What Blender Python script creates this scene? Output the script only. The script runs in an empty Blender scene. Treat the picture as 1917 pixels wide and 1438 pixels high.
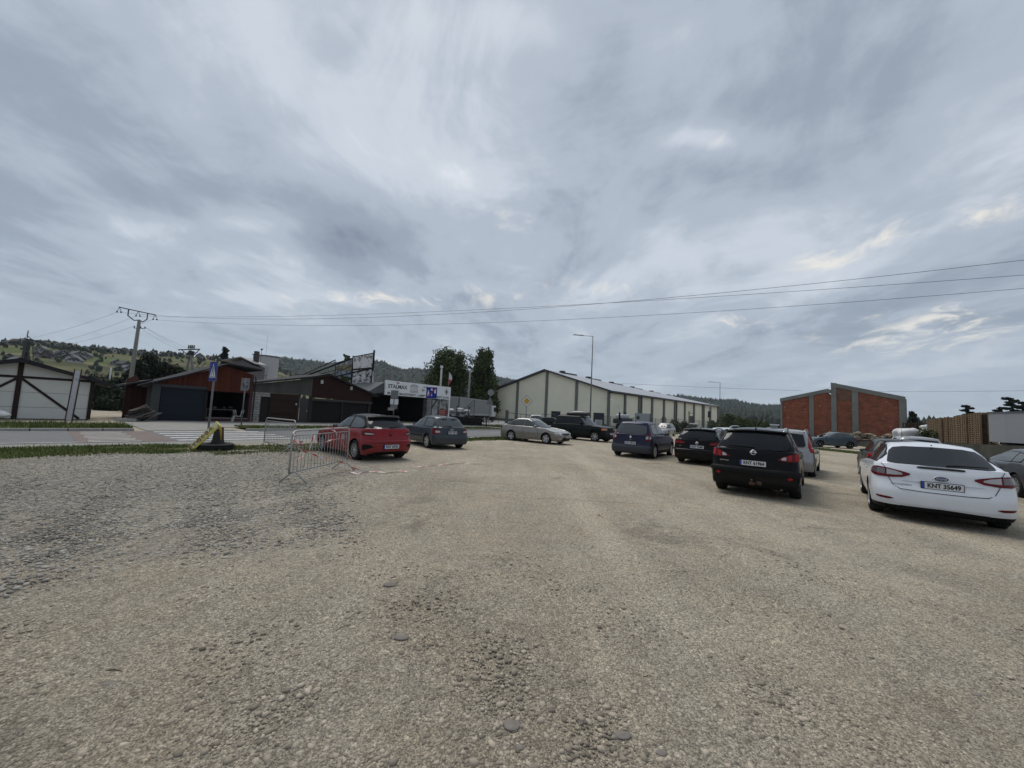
import bpy, bmesh, math, random
import numpy as np
from mathutils import Vector, Matrix
random.seed(7)
RNG = np.random.default_rng(11)
PI = math.pi
scene = bpy.context.scene
COL = scene.collection

# ------------------------------------------------------------ camera geometry
FPX, CX, CY, PITCH, ROLL, HCAM = 720.0, 958.5, 719.0, math.radians(4.45), 0.05, 1.65
_f = Vector((0, math.cos(PITCH), math.sin(PITCH)))
_r0 = Vector((1, 0, 0)); _u0 = Vector((0, -math.sin(PITCH), math.cos(PITCH)))
_r = _r0 * math.cos(ROLL) + _u0 * math.sin(ROLL)
_u = -_r0 * math.sin(ROLL) + _u0 * math.cos(ROLL)
EYE = Vector((0, 0, HCAM))
def ray(px, py): return _f + _r * ((px - CX) / FPX) + _u * ((CY - py) / FPX)
def G(px, py, z=0.0):
    d = ray(px, py); t = (z - HCAM) / d.z
    return Vector((d.x * t, d.y * t, z))
def AT(px, py, Y):
    d = ray(px, py); t = Y / d.y
    return EYE + d * t
# road frame: s along the road, n to the left of it
RD = Vector((0.63, 0.776, 0)).normalized(); RN = Vector((-RD.y, RD.x, 0))
def SN(s, n, z=0.0): return RD * s + RN * n + Vector((0, 0, z))
def on_n(px, n):                       # ground point of picture column px on the line at distance n from the road axis
    best = None
    for py in (770,):
        d = ray(px, py); t = n / d.dot(RN)
        best = EYE + d * t
    return Vector((best.x, best.y, 0))

# ------------------------------------------------------------ materials
MATS = {}
def srgb(r, g, b):
    f = lambda c: (c/255/12.92) if c/255 <= 0.04045 else ((c/255 + 0.055)/1.055)**2.4
    return (f(r), f(g), f(b))
def M(name, col=(.5,.5,.5), rough=.6, metal=0.0, spec=.5, var=None, bump=None, coat=0, island=0.0, trans=0, emit=None):
    """var=(scale, amount[, stretch]) world noise on the colour; bump=(scale, strength)"""
    if name in MATS: return MATS[name]
    m = bpy.data.materials.new(name); m.use_nodes = True; nt = m.node_tree
    b = nt.nodes['Principled BSDF']; MATS[name] = m
    b.inputs['Roughness'].default_value = rough
    b.inputs['Metallic'].default_value = metal
    b.inputs['Specular IOR Level'].default_value = spec
    b.inputs['Base Color'].default_value = (*col, 1)
    if coat: b.inputs['Coat Weight'].default_value = coat; b.inputs['Coat Roughness'].default_value = .04
    if trans: b.inputs['Transmission Weight'].default_value = trans
    L = nt.links; N = nt.nodes
    src = None
    if var or bump:
        g = N.new('ShaderNodeNewGeometry'); mp = N.new('ShaderNodeMapping')
        L.new(g.outputs['Position'], mp.inputs['Vector'])
        if var and len(var) > 2: mp.inputs['Scale'].default_value = var[2]
    if var:
        n = N.new('ShaderNodeTexNoise'); n.inputs['Scale'].default_value = var[0]; n.inputs['Detail'].default_value = 6
        n.inputs['Roughness'].default_value = .65
        L.new(mp.outputs[0], n.inputs['Vector'])
        r = N.new('ShaderNodeMapRange'); r.inputs[1].default_value = .25; r.inputs[2].default_value = .75
        r.inputs[3].default_value = 1 - var[1]; r.inputs[4].default_value = 1 + var[1]
        L.new(n.outputs[0], r.inputs[0])
        mul = N.new('ShaderNodeVectorMath'); mul.operation = 'SCALE'; mul.inputs[0].default_value = col
        L.new(r.outputs[0], mul.inputs['Scale']); src = mul.outputs[0]
        L.new(src, b.inputs['Base Color'])
    if island:
        g2 = N.new('ShaderNodeNewGeometry'); r = N.new('ShaderNodeMapRange')
        r.inputs[3].default_value = 1 - island; r.inputs[4].default_value = 1 + island
        L.new(g2.outputs['Random Per Island'], r.inputs[0])
        mul = N.new('ShaderNodeVectorMath'); mul.operation = 'SCALE'
        if src: L.new(src, mul.inputs[0])
        else: mul.inputs[0].default_value = col
        L.new(r.outputs[0], mul.inputs['Scale']); L.new(mul.outputs[0], b.inputs['Base Color'])
    if bump:
        n2 = N.new('ShaderNodeTexNoise'); n2.inputs['Scale'].default_value = bump[0]; n2.inputs['Detail'].default_value = 4
        L.new(g.outputs['Position'], n2.inputs['Vector'])
        bp = N.new('ShaderNodeBump'); bp.inputs['Strength'].default_value = bump[1]; bp.inputs['Distance'].default_value = .03
        L.new(n2.outputs[0], bp.inputs['Height']); L.new(bp.outputs[0], b.inputs['Normal'])
    if emit: b.inputs['Emission Color'].default_value = (*emit[0], 1); b.inputs['Emission Strength'].default_value = emit[1]
    return m
def stripes_mat(name, ca, cb, period, axis_z=True, duty=.2, bumpd=.01, rough=.6, axis='z', var=.12):
    """boards, slats, corrugation: thin dark joints every period metres along the object's axis"""
    if name in MATS: return MATS[name]
    m = bpy.data.materials.new(name); m.use_nodes = True; nt = m.node_tree; MATS[name] = m
    N, L = nt.nodes, nt.links; b = N['Principled BSDF']; b.inputs['Roughness'].default_value = rough; b.inputs['Specular IOR Level'].default_value = .18
    tc = N.new('ShaderNodeTexCoord'); sp = N.new('ShaderNodeSeparateXYZ'); L.new(tc.outputs['Object'], sp.inputs[0])
    d = N.new('ShaderNodeMath'); d.operation = 'DIVIDE'; d.inputs[1].default_value = period
    L.new(sp.outputs[{'x':0,'y':1,'z':2}[axis]], d.inputs[0])
    fr = N.new('ShaderNodeMath'); fr.operation = 'FRACT'; L.new(d.outputs[0], fr.inputs[0])
    r = N.new('ShaderNodeMapRange'); r.inputs[1].default_value = 0; r.inputs[2].default_value = duty; r.interpolation_type = 'SMOOTHSTEP'
    L.new(fr.outputs[0], r.inputs[0])
    fl = N.new('ShaderNodeMath'); fl.operation = 'FLOOR'; L.new(d.outputs[0], fl.inputs[0])
    wn = N.new('ShaderNodeTexWhiteNoise'); wn.noise_dimensions = '1D'; L.new(fl.outputs[0], wn.inputs['W'])
    ns = N.new('ShaderNodeTexNoise'); ns.inputs['Scale'].default_value = 2.5; ns.inputs['Detail'].default_value = 6; L.new(tc.outputs['Object'], ns.inputs['Vector'])
    ad = N.new('ShaderNodeMath'); ad.operation = 'ADD'; L.new(wn.outputs['Value'], ad.inputs[0]); L.new(ns.outputs[0], ad.inputs[1])
    mr = N.new('ShaderNodeMapRange'); mr.inputs[1].default_value = .3; mr.inputs[2].default_value = 1.7
    mr.inputs[3].default_value = 1-var; mr.inputs[4].default_value = 1+var; L.new(ad.outputs[0], mr.inputs[0])
    mx = N.new('ShaderNodeMix'); mx.data_type = 'RGBA'; mx.inputs[6].default_value = (*cb, 1); mx.inputs[7].default_value = (*ca, 1)
    L.new(r.outputs[0], mx.inputs[0])
    sc = N.new('ShaderNodeVectorMath'); sc.operation = 'SCALE'; L.new(mx.outputs[2], sc.inputs[0]); L.new(mr.outputs[0], sc.inputs['Scale'])
    L.new(sc.outputs[0], b.inputs['Base Color'])
    bp = N.new('ShaderNodeBump'); bp.inputs['Distance'].default_value = bumpd; bp.inputs['Strength'].default_value = .8
    L.new(r.outputs[0], bp.inputs['Height']); L.new(bp.outputs[0], b.inputs['Normal'])
    return m
def brick_mat(name, c1, c2, mort, sx=.25, sz=.09, rot=None, rough=.9, fleck=0.0):
    if name in MATS: return MATS[name]
    m = bpy.data.materials.new(name); m.use_nodes = True; nt = m.node_tree; MATS[name] = m
    N, L = nt.nodes, nt.links; b = N['Principled BSDF']; b.inputs['Roughness'].default_value = rough
    tc = N.new('ShaderNodeTexCoord'); sp = N.new('ShaderNodeSeparateXYZ'); L.new(tc.outputs['Object'], sp.inputs[0])
    cb = N.new('ShaderNodeCombineXYZ'); L.new(sp.outputs[0], cb.inputs[0]); L.new(sp.outputs[2], cb.inputs[1])
    br = N.new('ShaderNodeTexBrick'); br.inputs['Scale'].default_value = 1
    br.inputs['Brick Width'].default_value = sx; br.inputs['Row Height'].default_value = sz; br.inputs['Mortar Size'].default_value = sz*.09
    br.inputs['Color1'].default_value = (*c1,1); br.inputs['Color2'].default_value = (*c2,1); br.inputs['Mortar'].default_value = (*mort,1)
    L.new(cb.outputs[0], br.inputs['Vector'])
    ns = N.new('ShaderNodeTexNoise'); ns.inputs['Scale'].default_value = 1.3; ns.inputs['Detail'].default_value = 8; L.new(tc.outputs['Object'], ns.inputs['Vector'])
    mr = N.new('ShaderNodeMapRange'); mr.inputs[1].default_value=.3; mr.inputs[2].default_value=.7; mr.inputs[3].default_value=.75; mr.inputs[4].default_value=1.25; L.new(ns.outputs[0], mr.inputs[0])
    sc = N.new('ShaderNodeVectorMath'); sc.operation='SCALE'; L.new(br.outputs[0], sc.inputs[0]); L.new(mr.outputs[0], sc.inputs['Scale'])
    out = sc.outputs[0]
    if fleck:
        n3 = N.new('ShaderNodeTexNoise'); n3.inputs['Scale'].default_value = 2.6; n3.inputs['Detail'].default_value = 3; L.new(tc.outputs['Object'], n3.inputs['Vector'])
        r3 = N.new('ShaderNodeMapRange'); r3.inputs[1].default_value=.66; r3.inputs[2].default_value=.72; r3.inputs[4].default_value=fleck; L.new(n3.outputs[0], r3.inputs[0])
        mx = N.new('ShaderNodeMix'); mx.data_type='RGBA'; L.new(out, mx.inputs[6]); mx.inputs[7].default_value=(.42,.30,.22,1); L.new(r3.outputs[0], mx.inputs[0]); out = mx.outputs[2]
    L.new(out, b.inputs['Base Color'])
    bp = N.new('ShaderNodeBump'); bp.inputs['Distance'].default_value=.01; L.new(br.outputs['Fac'], bp.inputs['Height']); bp.invert=True
    L.new(bp.outputs[0], b.inputs['Normal'])
    return m

# ------------------------------------------------------------ mesh helpers
class MB:
    def __init__(s): s.v=[]; s.f=[]; s.m=[]
    def add(s, vs, fs, mi=0):
        o=len(s.v); s.v += [tuple(v) for v in vs]; s.f += [tuple(i+o for i in f) for f in fs]; s.m += [mi]*len(fs); return s
    def box(s, c, d, rot=None, mi=0, taper=1.0):
        hx,hy,hz = d[0]/2,d[1]/2,d[2]/2; vs=[]
        for z in (-1,1):
            k = taper if z>0 else 1
            for y in (-1,1):
                for x in (-1,1): vs.append(Vector((x*hx*k,y*hy*k,z*hz)))
        if rot is not None: vs=[rot@v for v in vs]
        c=Vector(c); vs=[v+c for v in vs]
        return s.add(vs,[(0,2,3,1),(4,5,7,6),(0,1,5,4),(2,6,7,3),(0,4,6,2),(1,3,7,5)],mi)
    def bb(s, a, b, mi=0):
        return s.box([(a[i]+b[i])/2 for i in range(3)],[abs(b[i]-a[i]) for i in range(3)],None,mi)
    def tube(s, p0, p1, r0, r1=None, n=8, mi=0, cap=True):
        p0=Vector(p0); p1=Vector(p1); r1=r0 if r1 is None else r1
        d=(p1-p0); 
        if d.length<1e-6: return s
        d.normalize(); a=Vector((0,0,1)) if abs(d.z)<.9 else Vector((1,0,0)); u=d.cross(a).normalized(); w=d.cross(u)
        vs=[]
        for p,r in ((p0,r0),(p1,r1)):
            for i in range(n):
                t=2*PI*i/n; vs.append(p+u*math.cos(t)*r+w*math.sin(t)*r)
        fs=[(i,(i+1)%n,n+(i+1)%n,n+i) for i in range(n)]
        if cap: fs += [tuple(range(n-1,-1,-1)),tuple(range(n,2*n))]
        return s.add(vs,fs,mi)
    def path(s, pts, r, n=8, mi=0):
        """continuous bent tube"""
        P=[Vector(p) for p in pts]; rings=[]
        for i,p in enumerate(P):
            d=(P[min(i+1,len(P)-1)]-P[max(i-1,0)]).normalized()
            a=Vector((0,0,1)) if abs(d.z)<.95 else Vector((1,0,0)); u=d.cross(a).normalized(); w=d.cross(u)
            rr = r[i] if isinstance(r,(list,tuple)) else r
            rings.append([p+u*math.cos(2*PI*k/n)*rr+w*math.sin(2*PI*k/n)*rr for k in range(n)])
        vs=[v for R in rings for v in R]; fs=[]
        for i in range(len(P)-1):
            for k in range(n):
                a=i*n+k; b=i*n+(k+1)%n; fs.append((a,b,b+n,a+n))
        fs += [tuple(range(n-1,-1,-1)), tuple(range((len(P)-1)*n,len(P)*n))]
        return s.add(vs,fs,mi)
    def prism(s, pts, y0, y1, mi=0):
        """polygon in x,z given counter-clockwise seen from -y, extruded from y0 to y1"""
        n=len(pts); vs=[(x,y0,z) for x,z in pts]+[(x,y1,z) for x,z in pts]
        fs=[tuple(range(n)),tuple(range(2*n-1,n-1,-1))]+[(i,i+n,(i+1)%n+n,(i+1)%n) for i in range(n)]
        return s.add(vs,fs,mi)
    def lathe(s, prof, axis='z', n=24, c=(0,0,0), mi=0, closed=False):
        vs=[]; k=len(prof)
        for i in range(n):
            t=2*PI*i/n
            for r,h in prof:
                if axis=='z': vs.append((c[0]+r*math.cos(t),c[1]+r*math.sin(t),c[2]+h))
                else: vs.append((c[0]+r*math.cos(t),c[1]+h,c[2]+r*math.sin(t)))
        fs=[]
        for i in range(n):
            for j in range(k if closed else k-1):
                a=i*k+j; b=i*k+(j+1)%k; c2=((i+1)%n)*k+(j+1)%k; d=((i+1)%n)*k+j
                fs.append((a,d,c2,b))
        return s.add(vs,fs,mi)
    def blob(s, c, r, seed=0, sub=2, amp=.15, mi=0):
        bm=bmesh.new(); bmesh.ops.create_icosphere(bm,subdivisions=sub,radius=1); rr=random.Random(seed)
        ph=[rr.uniform(0,6) for _ in range(6)]
        vs=[]
        for v in bm.verts:
            k=1+amp*(math.sin(v.co.x*3+ph[0])+math.sin(v.co.y*4+ph[1])+math.sin(v.co.z*5+ph[2])+.6*math.sin(v.co.x*9+v.co.y*7+ph[3]))
            vs.append((c[0]+v.co.x*r[0]*k,c[1]+v.co.y*r[1]*k,c[2]+v.co.z*r[2]*k))
        fs=[tuple(v.index for v in f.verts) for f in bm.faces]; bm.free()
        return s.add(vs,fs,mi)
    def build(s, name, mats, parent=None, smooth=False, loc=None, rot=None, bevel=0, auto=None):
        me=bpy.data.meshes.new(name); me.from_pydata(s.v,[],s.f)
        if not isinstance(mats,(list,tuple)): mats=[mats]
        for m in mats: me.materials.append(m)
        if len(mats)>1: me.polygons.foreach_set('material_index', s.m)
        if smooth: me.polygons.foreach_set('use_smooth',[True]*len(me.polygons))
        me.update()
        if auto is not None:
            try: me.set_sharp_from_angle(angle=auto)
            except Exception: pass
        o=bpy.data.objects.new(name,me); COL.objects.link(o)
        if parent: o.parent=parent
        if loc is not None: o.location=loc
        if rot is not None: o.rotation_euler=rot
        if bevel:
            b=o.modifiers.new('bevel','BEVEL'); b.width=bevel; b.segments=2; b.limit_method='ANGLE'
        return o
def np_mesh(name, V, Fc, mats, k, parent=None, smooth=False):
    """V (n,3) and Fc (m,k) numpy arrays to one mesh object"""
    me=bpy.data.meshes.new(name); nv=len(V); nf=len(Fc)
    me.vertices.add(nv); me.vertices.foreach_set('co', np.ascontiguousarray(V,dtype=np.float32).ravel())
    me.loops.add(nf*k); me.loops.foreach_set('vertex_index', np.ascontiguousarray(Fc,dtype=np.int32).ravel())
    me.polygons.add(nf); me.polygons.foreach_set('loop_start', np.arange(0,nf*k,k,dtype=np.int32))
    me.polygons.foreach_set('loop_total', np.full(nf,k,dtype=np.int32))
    if smooth: me.polygons.foreach_set('use_smooth', np.ones(nf,dtype=bool))
    for m in (mats if isinstance(mats,(list,tuple)) else [mats]): me.materials.append(m)
    me.update(calc_edges=True); me.validate()
    o=bpy.data.objects.new(name,me); COL.objects.link(o)
    if parent: o.parent=parent
    return o
def tag(o, label=None, cat=None, group=None, kind=None):
    if label: o['label']=label
    if cat: o['category']=cat
    if group: o['group']=group
    if kind: o['kind']=kind
    return o
def thing(name, label, cat, loc=(0,0,0), rz=0.0, group=None):
    o=bpy.data.objects.new(name,None); COL.objects.link(o); o.empty_display_size=.3
    o.location=loc; o.rotation_euler=(0,0,rz); return tag(o,label,cat,group)
def struct(o): o['kind']='structure'; return o
def copy_tree(o, parent=None):
    c=o.copy(); COL.objects.link(c)
    if parent: c.parent=parent
    for ch in list(o.children): copy_tree(ch,c)
    return c
def text_obj(s, name, size, mat, parent, loc, rot=(PI/2,0,0), ext=.002, align='CENTER', sx=1.0, bold=0.0):
    cu=bpy.data.curves.new(name,'FONT'); cu.body=s; cu.size=size; cu.extrude=ext; cu.align_x=align; cu.align_y='CENTER'; cu.offset=bold
    cu.resolution_u=3
    t=bpy.data.objects.new('tmp',cu); COL.objects.link(t)
    dg=bpy.context.evaluated_depsgraph_get(); me=bpy.data.meshes.new_from_object(t.evaluated_get(dg))
    bpy.data.objects.remove(t)
    me.materials.clear(); me.materials.append(mat)
    o=bpy.data.objects.new(name,me); COL.objects.link(o); o.parent=parent
    o.location=loc; o.rotation_euler=rot; o.scale=(sx,1,1); return o

class Plane:
    """vertical wall plane through ground points A and B; local x along it, y into it, z up"""
    def __init__(s, A, B):
        s.A=Vector((A[0],A[1],0)); d=Vector((B[0]-A[0],B[1]-A[1],0)); s.len=d.length; s.d=d.normalized(); s.n=Vector((-s.d.y,s.d.x,0)); s.rz=math.atan2(s.d.y,s.d.x)
    def uv(s, px, py, off=0.0):
        r=ray(px,py); t=(s.A+s.n*off-EYE).dot(s.n)/r.dot(s.n); p=EYE+r*t
        return ((p-s.A).dot(s.d), p.z)
    def world(s,u,y,z): return s.A+s.d*u+s.n*y+Vector((0,0,z))

# ------------------------------------------------------------ render setup
cam=bpy.data.objects.new('camera',bpy.data.cameras.new('camera')); COL.objects.link(cam)
cam.data.sensor_width=36; cam.data.sensor_fit='HORIZONTAL'; cam.data.lens=36*FPX/1917; cam.data.clip_end=6000; cam.data.clip_start=.05
R3=Matrix((( _r.x,_u.x,-_f.x),(_r.y,_u.y,-_f.y),(_r.z,_u.z,-_f.z)))
cam.matrix_world=Matrix.Translation(EYE)@R3.to_4x4()
scene.camera=cam
scene.view_settings.view_transform='Standard'; scene.view_settings.look='None'; scene.view_settings.exposure=.30; scene.view_settings.gamma=1
scene.render.resolution_x=1024; scene.render.resolution_y=768
scene.cycles.max_bounces=5; scene.cycles.diffuse_bounces=1; scene.cycles.volume_bounces=0; scene.cycles.transparent_max_bounces=8

# sun behind the clouds: high and in front of the viewer
SUN_EL, SUN_AZ = math.radians(60), math.radians(-25)    # azimuth from +Y towards +X
sun=bpy.data.lights.new('sun','SUN'); sun.energy=1.75; sun.angle=math.radians(34); sun.color=(1.0,.955,.89)
so=bpy.data.objects.new('sun',sun); COL.objects.link(so)
sd=Vector((math.sin(SUN_AZ)*math.cos(SUN_EL),math.cos(SUN_AZ)*math.cos(SUN_EL),math.sin(SUN_EL)))
so.rotation_euler=sd.to_track_quat('Z','Y').to_euler(); so.location=sd*50

# ------------------------------------------------------------ world: Nishita sky under an overcast cloud deck
W=bpy.data.worlds.new('World'); scene.world=W; W.use_nodes=True
nt=W.node_tree; N=nt.nodes; L=nt.links; bg=N['Background']; bg.inputs['Strength'].default_value=.1
sky=N.new('ShaderNodeTexSky'); sky.sky_type='NISHITA'; sky.sun_disc=False; sky.sun_elevation=SUN_EL; sky.sun_rotation=SUN_AZ
tc=N.new('ShaderNodeTexCoord'); sp=N.new('ShaderNodeSeparateXYZ'); L.new(tc.outputs['Generated'],sp.inputs[0])
def mth(op,a,b=None,clamp=False):
    m=N.new('ShaderNodeMath'); m.operation=op; m.use_clamp=clamp
    for i,x in enumerate((a,b)):
        if x is None: continue
        if isinstance(x,(int,float)): m.inputs[i].default_value=x
        else: L.new(x,m.inputs[i])
    return m.outputs[0]
ZO=.16
zz=mth('ADD',mth('MAXIMUM',sp.outputs[2],0.0),ZO)
uu=mth('DIVIDE',sp.outputs[0],zz); vv=mth('DIVIDE',sp.outputs[1],zz)
cb=N.new('ShaderNodeCombineXYZ'); L.new(uu,cb.inputs[0]); L.new(vv,cb.inputs[1])
def uvdir(px,py):
    d=ray(px,py).normalized(); z=max(d.z,0)+ZO; return (d.x/z,d.y/z)
def noise(scale,detail,rough,stretch,rot=0.0,dist=0.0,off=(0,0,0)):
    mp=N.new('ShaderNodeMapping'); mp.inputs['Rotation'].default_value=(0,0,rot); mp.inputs['Scale'].default_value=stretch; mp.inputs['Location'].default_value=off
    L.new(cb.outputs[0],mp.inputs[0]); n=N.new('ShaderNodeTexNoise'); n.inputs['Scale'].default_value=scale; n.inputs['Detail'].default_value=detail
    n.inputs['Roughness'].default_value=rough; n.inputs['Distortion'].default_value=dist; L.new(mp.outputs[0],n.inputs['Vector']); return n.outputs[0]
nA=noise(.85,7,.55,(1,.55,1),.12,.5,(3.1,1.7,0))
nB=noise(2.1,9,.60,(1,.70,1),-.15,.8,(7,2,0))
nC=noise(6.0,9,.62,(1,.85,1),.3,.7)
nD=noise(5.6,9,.66,(1,.60,1),-.55,.8,(1.3,4.1,0))
nE=noise(15,6,.7,(1,.7,1),.1,.2,(2,9,0))
s1=mth('ADD',mth('MULTIPLY',mth('SUBTRACT',nA,.5),1.25),mth('MULTIPLY',mth('SUBTRACT',nB,.5),1.05))
s1=mth('ADD',s1,mth('MULTIPLY',mth('SUBTRACT',nC,.5),.33))
s1=mth('ADD',s1,mth('MULTIPLY',mth('SUBTRACT',nE,.5),.08))
def blobn(px,py,rx,ry,amp,warp=.35):
    """a brighter or darker patch of the cloud deck around one direction"""
    u0,v0=uvdir(px,py); u1,v1=uvdir(px+rx,py); u2,v2=uvdir(px,py-ry)
    ru=max(abs(u1-u0),.03); rv=max(math.hypot(u2-u0,v2-v0),.03)
    du=mth('DIVIDE',mth('SUBTRACT',uu,u0),ru); dv=mth('DIVIDE',mth('SUBTRACT',vv,v0),rv)
    d2=mth('ADD',mth('MULTIPLY',du,du),mth('MULTIPLY',dv,dv))
    e=mth('POWER',2.718,mth('MULTIPLY',d2,-1.0))
    k=mth('MULTIPLY',e,mth('ADD',mth('MULTIPLY',mth('SUBTRACT',nB,.5),4.0*warp),1.0))
    return mth('MULTIPLY',k,amp)
acc=s1
for a in [(650,450,110,60,-.40),(760,430,120,30,-.16),(330,360,260,40,-.32),(60,240,240,70,-.22),(150,130,300,90,-.06),(1450,300,300,90,-.20),(1750,130,250,80,-.14),
          (620,90,60,40,-.10),(0,420,200,60,-.15),(1050,340,160,60,.05),(640,290,130,70,.14),(900,200,120,110,.20),(860,350,90,50,.24),(1250,80,70,70,.28),(1330,260,90,22,.28),
          (480,560,130,16,.20),(900,40,160,80,.22),(1330,265,150,40,.22),(880,350,130,70,.20),(700,230,120,120,.15),(1560,490,160,60,.16),(1350,100,110,140,.16),(420,420,200,14,.14),(960,640,500,60,-.05),(1600,700,400,50,.04),(300,690,500,50,-.04),(1150,470,250,60,-.10)]:
    acc=mth('ADD',acc,blobn(*a))
ramp=N.new('ShaderNodeValToRGB'); cr=ramp.color_ramp; cr.interpolation='EASE'
L.new(mth('ADD',mth('MULTIPLY',acc,.63),.63,True),ramp.inputs[0])
stops=[(0.0,(84,93,106)),(.25,(110,120,134)),(.45,(140,150,163)),(.62,(164,173,185)),(.8,(188,195,204)),(1.0,(212,216,221))]
cr.elements[0].position=0; cr.elements[1].position=1
for p,c in stops[1:-1]: cr.elements.new(p)
for e,(p,c) in zip(cr.elements,stops): e.position=p; e.color=(*srgb(*c),1)
# thin breaks where warm light comes through
hol=None
for a in [(1850,390,90,34,.80),(1540,485,90,26,.80),(1800,600,230,32,.7),(1390,597,90,26,.55),(940,400,150,70,.36),(900,200,90,150,.12),(1255,85,50,70,.22),(540,565,150,18,.50),(880,560,240,26,.45),(1660,645,280,34,.55),(1340,265,130,16,.30),(1130,540,200,22,.4),(230,440,200,20,.15),(1640,440,110,30,.5)]:
    b_=blobn(*a,warp=.5); hol=b_ if hol is None else mth('ADD',hol,b_)
hm=N.new('ShaderNodeMapRange'); hm.interpolation_type='SMOOTHSTEP'; hm.inputs[1].default_value=.44; hm.inputs[2].default_value=1.15; hm.inputs[4].default_value=.85
L.new(mth('MULTIPLY',mth('ADD',hol,.28),mth('ADD',mth('MULTIPLY',mth('SUBTRACT',nD,.5),3.4),.72)),hm.inputs[0])
mxh=N.new('ShaderNodeMix'); mxh.data_type='RGBA'; mxh.inputs[7].default_value=(*srgb(226,221,211),1); L.new(hm.outputs[0],mxh.inputs[0]); L.new(ramp.outputs[0],mxh.inputs[6])
# overcast horizon: a flat blue grey layer of distant cloud
hz=N.new('ShaderNodeMapRange'); hz.inputs[1].default_value=.02; hz.inputs[2].default_value=.20; hz.inputs[3].default_value=.72; hz.inputs[4].default_value=0; hz.interpolation_type='SMOOTHSTEP'
L.new(sp.outputs[2],hz.inputs[0])
mz=N.new('ShaderNodeMix'); mz.data_type='RGBA'; mz.inputs[7].default_value=(*srgb(160,172,184),1); L.new(hz.outputs[0],mz.inputs[0]); L.new(mxh.outputs[2],mz.inputs[6])
x10=N.new('ShaderNodeVectorMath'); x10.operation='SCALE'; x10.inputs['Scale'].default_value=10; L.new(mz.outputs[2],x10.inputs[0])
mxs=N.new('ShaderNodeMix'); mxs.data_type='RGBA'; mxs.inputs[0].default_value=.94; L.new(sky.outputs[0],mxs.inputs[6]); L.new(x10.outputs[0],mxs.inputs[7])
L.new(mxs.outputs[2],bg.inputs['Color'])
# ============================================================ ground
def sheet(name, pts, z, mat):
    mb=MB(); mb.add([(p[0],p[1],z) for p in pts],[tuple(range(len(pts)))]); return struct(mb.build(name,mat))
def strip_sn(name, s0, s1, n0, n1, z, mat, step=4.0, wob=0.0, seed=1):
    """a band of ground along the road frame with slightly uneven edges"""
    rr=random.Random(seed); k=max(1,int((s1-s0)/step)); vs=[]; fs=[]
    for i in range(k+1):
        s=s0+(s1-s0)*i/k; a=SN(s,n0+rr.uniform(-wob,wob),z); b=SN(s,n1+rr.uniform(-wob,wob),z); vs+=[a,b]
    for i in range(k): fs.append((2*i,2*i+2,2*i+3,2*i+1))
    mb=MB(); mb.add(vs,fs); return struct(mb.build(name,mat))

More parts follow.
